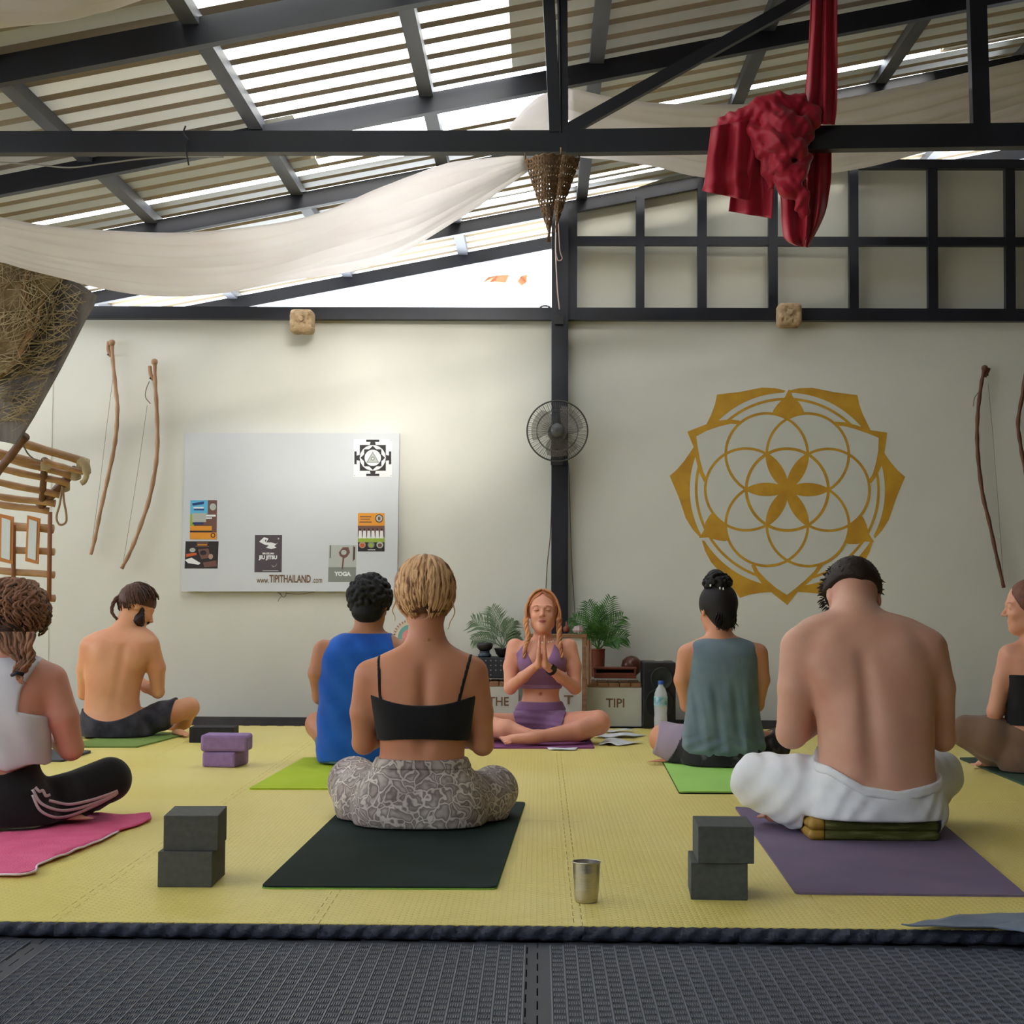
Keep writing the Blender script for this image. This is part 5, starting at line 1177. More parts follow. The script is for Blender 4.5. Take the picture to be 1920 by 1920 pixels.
bowl(909, 9.78, zr_ + .003, [(.0, .0), (.034, .0), (.037, .008), (.028, .018), (.026, .024), (.03, .03)], 'small dark blue incense stand under the round black bowl', 'incense_stand', M('ink_glaze', rgb(36, 46, 60), rgb(60, 74, 88), rough=.3, scale=30))
bowl(909, 9.78, zr_ + .035, [(.0, .0), (.024, .0), (.04, .016), (.045, .032), (.042, .046)], 'round black bowl standing on the incense stand, left of the teacher')
ap = P(945, 1200, 9.78)
bw = bowl(943, 9.78, zr_ + .003, [(.0, .0), (.022, .0), (.038, .018), (.046, .042), (.05, .048)], 'black flared planter bowl holding the left palm')
rnd = random.Random(3); r = empty('palm_leaves', (ap.x - .006, ap.y, zr_ + .05), 'grey-green palm fronds arching left out of the black planter bowl', 'plant', 'palms in pots')
for (tx, ty, dy, L, dr, nl, ll) in [(902, 1146, .09, 1.05, .35, 16, .14), (928, 1134, .06, 1.0, .25, 15, .13), (893, 1174, .12, 1.0, .5, 14, .09), (957, 1160, .02, 1.0, .3, 13, .1), (966, 1182, .02, 1.0, .4, 12, .09)]:
    b = Vector((ap.x - .006, ap.y, zr_ + .05)); t_ = P(tx, ty, 9.78 + dy); mb = MB(); frond(mb, b, t_ - b, (t_ - b).length * L, dr, nl, ll, rnd); mb.obj('frond', m_leaf2, r)
# reddish ornament on the tall crate by the pillar
zq = P(1050, 1190, 9.5).z + .012; a = P(1062, 1190, 9.53); r = empty('pine_cone', (a.x, a.y, zq), 'small reddish brown wooden knob on top of the tall crate by the pillar', 'ornament'); MB().lathe((a.x, a.y, zq), [(.012, 0), (.018, .012), (.016, .028), (.006, .036), (.004, .06)], 12).obj('knob', m_red, r, smooth=True)
a = P(1084, 1190, 9.53); o = MB().lathe((a.x, a.y, zq), [(.03, 0), (.034, .012), (.022, .034), (.0, .04)], 9, cap=False).obj('rock_salt', M('dusty_crystal', rgb(150, 130, 128), rgb(170, 150, 146), rough=.4, scale=30), None); set_origin(o, (a.x, a.y, zq)); tag(o, 'dusty pink crystal lump on top of the tall crate', 'crystal')
# speaker
c_, d_ = px_box(1206, 1267, 1233, 1357, 9.55, .26); d_ = (d_[0], d_[1], d_[2]); r = empty('loudspeaker', (c_.x, c_.y, 0), 'black upright party loudspeaker between the TIPI crate and the woman with the bun', 'speaker')
rbox('cabinet', (c_.x, c_.y, d_[2] / 2 + .002), (d_[0], .26, d_[2]), 0, M('black_vinyl', rgb(22, 22, 27), rgb(28, 28, 33), rough=.5), r, .006)
rbox('badge', (P(1236, 1238, 9.55).x, 9.548, P(1236, 1238, 9.55).z), (.046, .004, .006), 0, M('badge_silver', rgb(210, 210, 210), rough=.3), r, 0)
AX = Matrix.Rotation(PI / 2, 3, 'X')
sp = P(1241, 1272, 9.55); MB().lathe((sp.x, 9.549, sp.z), [(.0, .004), (.022, .003), (.05, .001), (.056, .006), (.062, .006), (.064, -.002)], 32, axis=AX).obj('tweeter', M('cone_black', rgb(30, 36, 38), rough=.45), r, smooth=True)
sp = P(1237, 1318, 9.55); MB().lathe((sp.x, 9.549, sp.z), [(.0, .006), (.02, .005), (.06, .0), (.074, .006), (.08, .006), (.082, -.002)], 32, axis=AX).obj('woofer', M('woofer_black', rgb(18, 18, 20), rough=.5), r, smooth=True)
rbox('control_strip', (c_.x, 9.5485, P(0, 1250, 9.55).z), (d_[0] * .65, .004, .016), 0, M('control_dark', rgb(38, 36, 40), rough=.6), r, 0)
# bottle
a = FP(1230, 1359, 0); a.y = 9.44; bo = empty('water_bottle', (a.x, a.y, .0), 'clear plastic water bottle with a blue cap standing before the black loudspeaker', 'bottle')
m_pet, nt_, b_ = new_mat('clear_plastic'); b_.inputs['Base Color'].default_value = (.92, .96, 1, 1); b_.inputs['Roughness'].default_value = .08; b_.inputs['Alpha'].default_value = .42
MB().lathe((a.x, a.y, .002), [(.0, .0), (.034, .0), (.037, .01), (.036, .03), (.037, .06), (.0345, .09), (.037, .12), (.037, .17), (.035, .2), (.026, .225), (.014, .243), (.014, .25)], 28, cap=False).obj('bottle_body', m_pet, bo, smooth=True)
MB().lathe((a.x, a.y, .252), [(.0155, 0), (.0155, .02), (.0, .02)], 20, cap=False).obj('cap', M('cap_blue', rgb(40, 80, 160), rough=.4), bo, smooth=True)
MB().lathe((a.x, a.y, .002), [(.0375, .135), (.0375, .185)], 28, cap=False).obj('label_band', M('label_teal', rgb(70, 150, 168), rgb(190, 220, 226), rough=.4, scale=30), bo, smooth=True)
# papers
m_paper = M('paper', rgb(214, 216, 220), rgb(206, 208, 214), rough=.8)
def sheet_paper(px, label, seed, curl=.012, group='handouts on the floor by the teacher'):
    pts = [FP(x, y, .002) for x, y in px]; ce = sum(pts, Vector()) / 4; rows = []
    for i in range(7):
        u = i / 6; A = pts[0].lerp(pts[3], u); Bq = pts[1].lerp(pts[2], u); rows.append([A.lerp(Bq, v / 8) + Vector((0, 0, .003 + curl * (.5 + .5 * math.sin(seed + v * .9 + u * 2)))) for v in range(9)])
    o = MB().grid(rows).obj('paper_sheet', m_paper, None, smooth=True); set_origin(o, (ce.x, ce.y, 0)); solidify(o, .0008); return tag(o, label, 'paper', group)
sheet_paper([(1118, 1374), (1172, 1374), (1192, 1371), (1134, 1370)], 'white paper farthest back of those beside the violet mat', 1)
sheet_paper([(1112, 1384), (1188, 1384), (1212, 1379), (1130, 1377)], 'white paper in the middle of those beside the violet mat', 2.2)
sheet_paper([(1122, 1397), (1160, 1399), (1206, 1394), (1136, 1387)], 'white paper nearest of those right of the violet mat', 4)
sheet_paper([(1030, 1407), (1080, 1407), (1084, 1402), (1024, 1402)], 'white paper flat at the front edge of the violet mat', 5.5, .002)
# round painted fan/mandala disc
a = P(770, 1195, 9.9); r = empty('mandala_disc', (a.x, a.y, a.z - .11), 'round painted disc with turquoise and pink rings leaning behind the blonde woman', 'disc')
for k, (r0, mt, y) in enumerate(((.105, M('disc_cream', rgb(214, 198, 180)), 0), (.074, M('disc_turquoise', rgb(112, 168, 160)), .004), (.05, M('disc_pink', rgb(222, 128, 136), rgb(232, 160, 150), scale=60), .007))):
    MB().lathe((a.x, a.y - y, a.z), [(.0, .0), (r0, .0), (r0, -.005), (.0, -.005)], 40, cap=False, axis=AX).obj('ring', mt, r)
mb = MB()
for k in range(36): t_ = 2 * PI * k / 36; mb.box((a.x + .097 * math.cos(t_), a.y - .002, a.z + .097 * math.sin(t_)), (.004, .004, .012), Matrix.Rotation(-t_ + PI / 2, 3, 'Y'))
w_ = mb.obj('rim_dashes', M('disc_brown', rgb(140, 80, 66)), r); w_['kind'] = 'stuff'
MB().box((a.x, a.y + .05, (a.z - .1) / 2), (.012, .012, a.z - .1)).box((a.x, a.y + .03, a.z - .06), (.012, .05, .012)).obj('stand', m_wood, r)
# ================================================================ ON THE BACK WALL
Yf = YW - .001
def wp(x, y, dy=0.0): return P(x, y, YW - dy)
# ---- whiteboard
wbp = [wp(347, 812, .06), wp(749, 812, .06), wp(744, 1109, .06), wp(340, 1109, .06)]
ce = sum(wbp, Vector()) / 4; r = empty('notice_board', (ce.x, YW - .02, wbp[3].z), 'large pale grey notice board lettered www.TIPITHAILAND.com on the back wall', 'board')
MB().prism(wbp, (0, .045, 0)).obj('board_panel', M('board_white', rgb(204, 206, 208), rgb(198, 200, 204), rough=.45, scale=2), r)
for q in (-.8, .8): MB().box((ce.x + q * .5, YW - .011, ce.z), (.04, .008, .7)).obj('batten', m_wood, r)
def board_text(body, size, x, y, sq=1.0, b=.0012, mt=None, yy=.0612): return text_mesh('lettering', body, size, mt or m_txt, r, wallmat(wp(x, y, yy)), .0005, sq, b)
board_text('www.', .05, 493, 1088, .62, .0003); board_text('TIPITHAILAND', .062, 544, 1086, .6, .0016); board_text('.com', .05, 595, 1088, .6, .0003)
mb = MB()
for pts in (((520, 1110), (528, 1117), (524, 1122), (521, 1128)), ((524, 1111), (532, 1120), (538, 1112)), ((536, 1112), (560, 1114), (590, 1110))): mb.tube([Vector(q) for q in crom([wp(x, y, .03) for x, y in pts], 5)], .0016, 5)
mb.obj('loose_wire', M('wire_brown', rgb(110, 90, 70), rough=.8), r, smooth=True)

m_ = lambda n, *c_: M(n, rgb(*c_), rough=.5)
FL = dict(k=m_('print_black', 40, 34, 36), w=m_('print_white', 226, 226, 226), o=m_('print_orange', 220, 146, 44), b=m_('print_blue', 92, 176, 214), g=m_('print_green', 150, 172, 60),
          n=m_('print_brown', 110, 76, 66), d=m_('print_slate', 78, 68, 74), s=m_('print_sage', 128, 132, 124), l=m_('print_light', 176, 178, 172), y=m_('print_navy', 36, 60, 110), r=m_('print_rust', 196, 88, 40), p=m_('print_flesh', 172, 140, 120))
def flyer(x0, y0, x1, y1, base, shapes, label, skew=0, d=.0605, nm='flyer', cat='flyer', grp='prints on the notice board', corners=None):
    """shapes in unit coordinates (u right, v down) of the sheet"""
    cs = corners or [(x0 + skew, y0), (x1 + skew, y0), (x1, y1), (x0, y1)]
    W_ = [wp(x, y, d) for x, y in cs]; ce = sum(W_, Vector()) / 4; r = empty(nm, (ce.x, YW - d, W_[3].z), label, cat, grp)
    MB().prism(W_, (0, .0004, 0)).obj('sheet', FL[base], r); lay = [0]
    def U(u, v, e): return W_[0].lerp(W_[1], u).lerp(W_[3].lerp(W_[2], u), v) + Vector((0, -e, 0))
    for sh in shapes:
        lay[0] += 1; e = .0005 + .00022 * lay[0]; k = sh[0]
        if k == 'T': text_mesh('print_text', sh[2], sh[3], FL[sh[1]], r, wallmat(U(sh[4], sh[5], e)), .0001, sh[6], sh[7])
        else:
            if k == 'R': poly = [(sh[2], sh[3]), (sh[4], sh[3]), (sh[4], sh[5]), (sh[2], sh[5])]
            elif k == 'C': poly = [(sh[2] + sh[4] * math.cos(a), sh[3] + sh[5] * math.sin(a)) for a in [2 * PI * q / 18 for q in range(18)]]
            else: poly = sh[2]
            MB().prism([U(u, v, e) for u, v in poly], (0, .0001, 0)).obj('print', FL[sh[1]], r)
    return r
R_, C_, Q_, T_ = 'R', 'C', 'Q', 'T'
flyer(356, 938, 406, 1011, 'n', [(R_, 'b', 0, 0, .66, .36), (Q_, 'y', [(.06, .08), (.52, .03), (.5, .1), (.1, .14)]), (R_, 'w', .12, .17, .5, .21), (R_, 'y', .14, .22, .52, .26), (C_, 'l', .85, .17, .12, .09), (Q_, 'g', [(0, .36), (.15, .36), (.15, .66), (0, .7)]),
     (R_, 'l', .08, .33, .6, .56), (R_, 'w', .6, .37, .96, .42), (R_, 'w', .6, .44, .82, .48), (R_, 'y', .1, .57, .5, .62), (R_, 'o', 0, .66, .82, .78), (R_, 'k', .0, .785, .84, .815), (R_, 'o', .0, .83, 1, 1), (C_, 'k', .87, .9, .09, .065), (C_, 'o', .87, .9, .055, .04)], 'blue and orange event flyer, upper left on the notice board', 1)
flyer(346, 1015, 408, 1066, 'k', [(R_, 'n', .34, .03, .68, .1), (R_, 'o', .36, .11, .66, .15), (R_, 'n', .3, .17, .72, .2), (Q_, 'r', [(.03, .46), (.34, .42), (.36, .5), (.04, .58)]), (Q_, 'w', [(.0, .68), (.2, .6), (.48, .8), (.42, .86), (.1, .8)]), (C_, 'l', .22, .32, .09, .08),
     (Q_, 'n', [(.38, .3), (.7, .26), (.78, .6), (.5, .66)]), (C_, 'p', .78, .56, .07, .1), (Q_, 'n', [(.55, .78), (.95, .7), (.98, .92), (.6, .95)]), (C_, 'k', .55, .42, .1, .09)], 'dark landscape flyer with pale figures below the blue one on the notice board', 2)
flyer(477, 1003, 528, 1073, 'd', [(Q_, 'w', [(.16, .18), (.34, .06), (.5, .1), (.42, .2), (.6, .2), (.78, .24), (.86, .2), (.72, .3), (.8, .34), (.6, .38), (.42, .34), (.52, .28), (.36, .26), (.26, .22)]), (Q_, 'd', [(.36, .14), (.44, .12), (.4, .2)]),
     (T_, 'w', 'BRAZILIAN', .0145, .5, .5, .95, .0006), (T_, 'w', 'JIU JITSU', .0285, .5, .605, .98, .0017), (R_, 'l', .3, .95, .88, .965), (C_, 'l', .87, .1, .03, .025), (Q_, 's', [(.6, .8), (.75, .84), (.84, .74), (.8, .84), (.68, .87)])], 'dark JIU JITSU flyer in the lower middle of the notice board', 1)
flyer(615, 1022, 667, 1091, 's', [(R_, 'l', .0, 0, 1, .6), (R_, 's', .03, .0, .08, .36), (R_, 'k', .045, .02, .06, .34), (R_, 'k', .9, .05, .94, .4), (R_, 'n', .87, .02, .9, .44), (Q_, 'n', [(.36, .2), (.5, .06), (.7, .06), (.76, .2), (.66, .32), (.56, .36), (.53, .66), (.48, .66), (.5, .34), (.4, .3)]), (C_, 'l', .54, .2, .1, .07),
     (T_, 'w', 'YOGA', .033, .52, .79, .98, .0018)], 'grey YOGA flyer with a bending figure, lower right on the notice board', 2)
flyer(671, 962, 721, 1034, 'k', [(R_, 'o', 0, 0, 1, .33), (R_, 'n', .08, .08, .5, .11), (R_, 'n', .1, .15, .46, .17), (R_, 'n', .06, .22, .52, .25), (C_, 'k', .8, .14, .15, .11), (C_, 'l', .8, .14, .12, .085), (C_, 'n', .8, .14, .05, .05), (R_, 'n', 0, .33, 1, .62), (R_, 'g', 0, .62, 1, .76)] +
     [(Q_, 'w', [(.04 + .16 * k, .46), (.14 + .16 * k, .46), (.16 + .16 * k, .66), (.02 + .16 * k, .66)]) for k in range(6)] + [(C_, 'k', .09 + .16 * k, .43, .035, .028) for k in range(6)] + [(C_, 'p', .17, .83, .13, .085), (C_, 's', .5, .83, .13, .085), (C_, 'l', .83, .83, .13, .085), (C_, 'r', .17, .84, .08, .05), (C_, 'g', .5, .84, .08, .05), (C_, 'n', .83, .84, .08, .05), (R_, 'w', .38, .95, .66, .965)], 'orange flyer with a row of white figures, right side of the notice board')
# yantra print
def sq(c, r_): return [(c[0] - r_, c[1] - r_), (c[0] + r_, c[1] - r_), (c[0] + r_, c[1] + r_), (c[0] - r_, c[1] + r_)]
sh = [(Q_, 'k', sq((.5, .5), .34))]
for k in range(4):
    ca, sa = round(math.cos(k * PI / 2)), round(math.sin(k * PI / 2))
    def rt(u, v): return (.5 + ca * u - sa * v, .5 + sa * u + ca * v)
    sh += [(Q_, 'k', [rt(-.1, -.48), rt(.1, -.48), rt(.17, -.48), rt(.17, -.42), rt(.06, -.42), rt(.08, -.33), rt(-.08, -.33), rt(-.06, -.42), rt(-.17, -.42), rt(-.17, -.48)])]
sh += [(C_, 'w', .5, .5, .34, .34)]
st = []
for k in range(16): a = 2 * PI * k / 16; rr_ = .32 if k % 2 == 0 else .245; st.append((.5 + rr_ * math.cos(a), .5 + rr_ * math.sin(a)))
sh += [(Q_, 'k', st), (C_, 'w', .5, .5, .215, .215), (Q_, 's', [(.5, .33), (.67, .63), (.33, .63)]), (Q_, 'l', [(.5, .37), (.635, .61), (.365, .61)]), (C_, 's', .5, .52, .05, .05), (C_, 'w', .5, .52, .025, .025)]
sh += [(C_, 's', .03, .97, .012, .012), (C_, 's', .97, .03, .012, .012), (C_, 's', .97, .97, .012, .012)]
flyer(663, 823, 735, 894, 'w', sh, 'square black and white geometric yantra print, top right of the notice board', 0, nm='yantra_print', cat='print')

# ---- golden flower mural, painted on the wall in raised gold
r = empty('flower_mural', wp(1476, 918, .0), 'large golden flower of life mural painted on the right half of the wall', 'mural')
m_gold2 = M('gold_paint', rgb(206, 158, 48), rgb(188, 138, 40), rough=.5, scale=9, metal=.15, spec=.5)
m_pale = M('pale_grey_paint', rgb(206, 206, 196), rgb(200, 200, 190), rough=.7, scale=3)
SCM = wp(1576, 918).x - wp(1476, 918).x; SCM /= 100.0
def MP(u, v, e=.002): return Vector((wp(1476, 918).x + u * SCM, YW - e, wp(1476, 918).z - v * SCM))
def arcpts(cx, cy, rad, a0, a1, n=48): return [(cx + rad * math.cos(a0 + (a1 - a0) * k / n), cy + rad * math.sin(a0 + (a1 - a0) * k / n)) for k in range(n + 1)]
def strip(name, pts, w, e, closed=False):
    m = len(pts); L_ = []
    for i, p in enumerate(pts):
        a, b = pts[max(i - 1, 0)], pts[min(i + 1, m - 1)]
        if closed and i in (0, m - 1): a, b = pts[-2], pts[1]
        d = np.array(b) - np.array(a); d /= np.linalg.norm(d) + 1e-9; nn = np.array((-d[1], d[0])) * (w[i] if hasattr(w, '__len__') else w) / 2; L_.append((np.array(p) + nn, np.array(p) - nn))
    rows = [[MP(a[0], a[1], e), MP(b[0], b[1], e)] for a, b in L_]; o = MB().grid(rows).obj(name, m_gold2, r); return o
def poly(name, pts, e, mt): return MB().prism([MP(u, v, e) for u, v in pts], (0, e - .0002, 0)).obj(name, mt, r)
R0 = 77
def rot(pts, a): c_, s_ = math.cos(a), math.sin(a); return [(x * c_ - y * s_, x * s_ + y * c_) for x, y in pts]
# pale fill behind everything
fill = arcpts(0, 0, 186, 0, 2 * PI, 72)[:-1]; poly('pale_fill', fill, .0006, m_pale)
zs = lambda z: [((x - 945) / 3.69, (y - 805) / 3.69) for x, y in z]
heart = zs([(695, 1330), (720, 1390), (770, 1460), (850, 1530), (945, 1605), (1010, 1520), (1090, 1450), (1150, 1390), (1190, 1330), (1080, 1290), (940, 1260), (800, 1290)])
heart_in = zs([(722, 1325), (745, 1372), (800, 1430), (870, 1490), (942, 1535), (1000, 1490), (1070, 1430), (1130, 1370), (1160, 1325), (1060, 1290), (940, 1262), (820, 1290)])
bulb = [((x - 945) / 3.69, (y - 805) / 3.69) for x, y in [(957, 105), (930, 160), (880, 210), (850, 250), (836, 300), (890, 310), (945, 335), (1000, 305), (1068, 296), (1058, 250), (1030, 200), (985, 160)]]
cres = []
out_ = [((x - 945) / 3.69, (y - 805) / 3.69) for x, y in [(957, 115), (1030, 98), (1120, 95), (1270, 125), (1432, 145), (1445, 210), (1470, 280), (1535, 415)]]
inn = arcpts(0, 0, 183, math.radians(-33), math.radians(-88), 20)
for k in range(3):
    A = k * 2 * PI / 3
    for s_ in (1, -1):
        po = [(x * s_, y) for x, y in out_ + inn]; poly('outer_petal', rot(po if s_ == 1 else po[::-1], A), .0012, m_gold2)
for k in range(3):
    A = k * 2 * PI / 3
    strip('ring_arc', rot(arcpts(0, 0, 171, math.radians(-88), math.radians(-34), 24), A), 5, .0016); strip('ring_arc', rot(arcpts(0, 0, 171, math.radians(-92), math.radians(-146), 24), A), 5, .0016)
for k in range(3):
    A = k * 2 * PI / 3; poly('heart_petal', rot(heart, A), .0018, m_gold2); poly('heart_fill', rot(heart_in, A), .0022, m_pale)
    poly('gold_bulb', rot(bulb, A), .0020, m_gold2)
disc = []
for k in range(6): poly('pale_disc', arcpts(R0 * math.cos(k * PI / 3), R0 * math.sin(k * PI / 3), R0, 0, 2 * PI, 48)[:-1], .0024 + .00002 * k, m_pale)
for k in range(6): strip('flower_ring', arcpts(R0 * math.cos(k * PI / 3), R0 * math.sin(k * PI / 3), R0, 0, 2 * PI, 64), 5, .003 + .00003 * k, True)
strip('flower_ring', arcpts(0, 0, R0, 0, 2 * PI, 64), 5.5, .0033, True)
for k in range(6):
    a = k * PI / 3; c1 = (R0 * math.cos(a - PI / 3), R0 * math.sin(a - PI / 3)); c2 = (R0 * math.cos(a + PI / 3), R0 * math.sin(a + PI / 3))
    p1_ = arcpts(c1[0], c1[1], R0 - 4, a + PI - PI / 3 + .08 - 0, a + PI / 3 - .08 + 0, 16) if False else None
    lens = []
    for t in range(17): u = t / 16; w_ = R0 * (.268 * math.sin(PI * u) ** .9) * .5 * .98; lens.append((u * R0, w_))
    lens = lens + [(u, -w_) for u, w_ in lens[::-1][1:-1]]; poly('leaf', rot(lens, a), .0036, m_gold2)

# ---- bows / berimbau sticks
m_cane = M('cane', rgb(176, 138, 106), rgb(150, 112, 82), rough=.6, scale=20, stretch=(1, 1, .3), bump=.2)
m_cane_d = M('cane_dark', rgb(112, 70, 48), rgb(90, 56, 40), rough=.6, scale=20, stretch=(1, 1, .3), bump=.2); m_cord = M('cord', rgb(120, 112, 96), rough=.9)
def bow(pts, rad, label, m, string, peg, loop):
    q = [Vector(p) for p in crom([wp(x, y, .07) for x, y in pts], 8)]; n = len(q)
    r = empty('musical_bow', q[n // 2], label, 'bow', 'wooden musical bows on the back wall')
    MB().tube([p + Vector((mnoise.noise(p * 4) * .0012, 0, 0)) for p in q], [rad * (1.0 + .12 * math.sin(i * 1.1)) * (.85 + .15 * math.sin(PI * i / n)) for i in range(n)], 8).obj('stave', m, r, smooth=True)
    a = q[0]; MB().lathe(a + Vector((0, -.003, -.002)), [(.0, -.02), (.016, -.014), (.02, 0), (.016, .014), (.0, .02)], 10, cap=False).obj('knob', m, r, smooth=True)
    if peg: MB().tube([Vector(p) for p in crom([wp(x, y, .06) for x, y in peg], 4)], .011, 7).obj('peg', m, r, smooth=True)
    w = wp(peg[-1][0], peg[-1][1], 0) if peg else a; MB().tube([w + Vector((0, .0, 0)), w + Vector((0, -.075, 0))], .005, 6).obj('wall_hook', m_steel, r)
    MB().tube([wp(x, y, .06) for x, y in string], .0012, 4).obj('string', m_cord, r)
    if loop: MB().tube([Vector(p) for p in crom([wp(x, y, .065) for x, y in loop], 6)], .0028, 5).obj('cord_loop', m_cord, r, smooth=True)
bow([(210, 642), (212, 680), (217, 730), (220, 765), (218, 810), (212, 850), (200, 905), (188, 960), (178, 1010), (170, 1040)], .0125, 'leftmost cane bow on the wall, hanging highest', m_cane, [(214, 690), (200, 800), (186, 920), (171, 1030)], [(204, 640), (203, 655), (208, 668)], None)
bow([(290, 678), (291, 720), (294, 770), (295, 830), (291, 880), (280, 935), (262, 990), (244, 1035), (228, 1066)], .0125, 'cane bow with a short cord loop, nearest the notice board', m_cane, [(276, 760), (262, 860), (248, 950), (230, 1062)], [(281, 686), (282, 700), (287, 712)], [(280, 715), (274, 730), (273, 745), (282, 757)])
bow([(1846, 690), (1840, 720), (1834, 770), (1832, 820), (1835, 870), (1843, 930), (1855, 980), (1868, 1040), (1882, 1102)], .012, 'thin brown bow with two small cords, left of the pair on the right wall', m_cane_d, [(1853, 720), (1862, 820), (1872, 950), (1882, 1095)], [(1854, 690), (1850, 700), (1846, 706)], [(1840, 730), (1828, 745), (1825, 762)])
bow([(1930, 640), (1924, 690), (1917, 740), (1909, 790), (1913, 830), (1922, 880), (1940, 960), (1965, 1040)], .012, 'brown bow half cut off by the right edge of the picture', m_cane_d, [(1928, 660), (1950, 850), (1964, 1030)], [(1936, 645), (1932, 655), (1930, 660)], None)

# ---- coral-stone cube lamps
m_stone = M('coral_stone', rgb(190, 164, 130), rgb(166, 138, 104), rough=.95, scale=30, bump=.8, bscale=60)
def cube(px, py, s, label, seed):
    c_ = wp(px, py, .13); Bq = Body(.004); Bq.zf = None; h = s / 2 - .03
    Bq.ell(c_, (.05, .05, .05), None, .02); Bq.fit(.08); X, Y, Z = [np.abs(q) for q in (Bq.X - c_.x, Bq.Y - c_.y, Bq.Z - c_.z)]
    D = np.sqrt(np.maximum(X - h, 0) ** 2 + np.maximum(Y - h, 0) ** 2 + np.maximum(Z - h, 0) ** 2) - .026
    D = D.astype(np.float32); rnd = random.Random(seed)
    for k in range(150):
        f = rnd.randrange(6); u, v = rnd.uniform(-s / 2, s / 2), rnd.uniform(-s / 2, s / 2); p = [u, v]; p.insert(f % 3, (s / 2 - .002) * (1 if f < 3 else -1)); rr = rnd.uniform(.005, .0125)
        q = (Bq.X - c_.x - p[0]) ** 2 + (Bq.Y - c_.y - p[1]) ** 2 + ((Bq.Z - c_.z - p[2]) * rnd.choice((1, .6, 1.6))) ** 2; D = np.maximum(D, rr - np.sqrt(q))
    q = (Bq.X - c_.x) ** 2 + (Bq.Z - c_.z - .01) ** 2; D = np.where(Bq.Y < c_.y, np.minimum(D, np.maximum(np.sqrt(q) - .016, np.abs(Bq.Y - c_.y + s / 2 - .0) - .004)), D)
    r = empty('stone_cube_lamp', (c_.x, YW, c_.z), label, 'lamp', 'stone cube lamps on the wall beam'); Bq.mesh(D, 'stone_shade', m_stone, r)
    MB().tube([c_, (c_.x, YW, c_.z)], .012, 8).obj('bracket', m_steel, r)
cube(567, 604, .145, 'porous stone cube lamp on the wall beam above the notice board', 1)
cube(1479, 592, .145, 'porous stone cube lamp on the wall beam above the golden mural', 2)

# ---- wall fan on the pillar
Yn = YW - .34; c_ = P(1045, 808, Yn); R_f = px2m(57, Yn); r = empty('wall_fan', (c_.x, YW - .1, c_.z), 'grey caged wall fan mounted on the black pillar', 'fan')
m_cage = M('fan_cage', rgb(72, 72, 66), rough=.4, metal=.4); m_fan = M('fan_plastic', rgb(46, 46, 46), rough=.4)
def ring(name, rad, y, th): MB().tube([Vector((c_.x + rad * math.cos(a), y, c_.z + rad * math.sin(a))) for a in [2 * PI * k / 64 for k in range(65)]], th, 6, cap=False).obj(name, m_cage, r, smooth=True)
ring('outer_ring', R_f, Yn, .0045); ring('inner_ring', R_f * .68, Yn - .035, .0018); ring('inner_ring', R_f * .68, Yn + .035, .0018)
for k in range(84):
    a = 2 * PI * k / 84; ca, sa = math.cos(a), math.sin(a)
    for s_ in (-1,) if k % 1 == 0 else (): 
        mb = MB(); mb.tube([Vector((c_.x + ca * q * R_f, Yn + s_ * d, c_.z + sa * q * R_f)) for q, d in ((.2, .045), (.5, .043), (.8, .028), (1, .002))], .0008, 4, cap=False); mb.obj('cage_wire', m_cage, r)
for k in range(42):
    a = 2 * PI * k / 42; ca, sa = math.cos(a), math.sin(a); mb = MB(); mb.tube([Vector((c_.x + ca * q * R_f, Yn + d, c_.z + sa * q * R_f)) for q, d in ((.2, .045), (.6, .042), (1, .002))], .0008, 4, cap=False); mb.obj('cage_wire', m_cage, r)
MB().lathe((c_.x, Yn - .052, c_.z), [(.0, .006), (.02, .005), (.036, -.002), (.04, -.01), (.0, -.01)], 28, axis=AX).obj('front_badge', M('fan_badge', rgb(78, 78, 78), rough=.3), r, smooth=True)
MB().lathe((c_.x, Yn + .06, c_.z), [(.03, .06), (.045, .03), (.055, -.04), (.05, -.1), (.0, -.11)], 24, axis=AX).obj('motor_housing', m_fan, r, smooth=True)
m_bl = M('blade_smoke', rgb(120, 112, 104), rough=.3); nt = m_bl.node_tree; nt.nodes['Principled BSDF'].inputs['Alpha'].default_value = .55
for k in range(3):
    rows = []
    for i in range(7):
        q = .2 + .66 * i / 6; rw = []
        for j in range(9): t_ = (j / 8 - .5) * (1.3 + .3 * math.sin(PI * i / 6)) + k * 2 * PI / 3 + .35 + q * .5; rw.append(Vector((c_.x + R_f * q * math.cos(t_), Yn + .014 * (j / 4 - 1), c_.z + R_f * q * math.sin(t_))))
        rows.append(rw)
    MB().grid(rows).obj('blade', m_bl, r, smooth=True)
MB().bar((c_.x, YW - .1, c_.z - .1), (c_.x, YW - .17, c_.z - .02), .05, .03).box((c_.x, YW - .112, c_.z - .12), (.07, .022, .12)).obj('wall_bracket', m_fan, r)
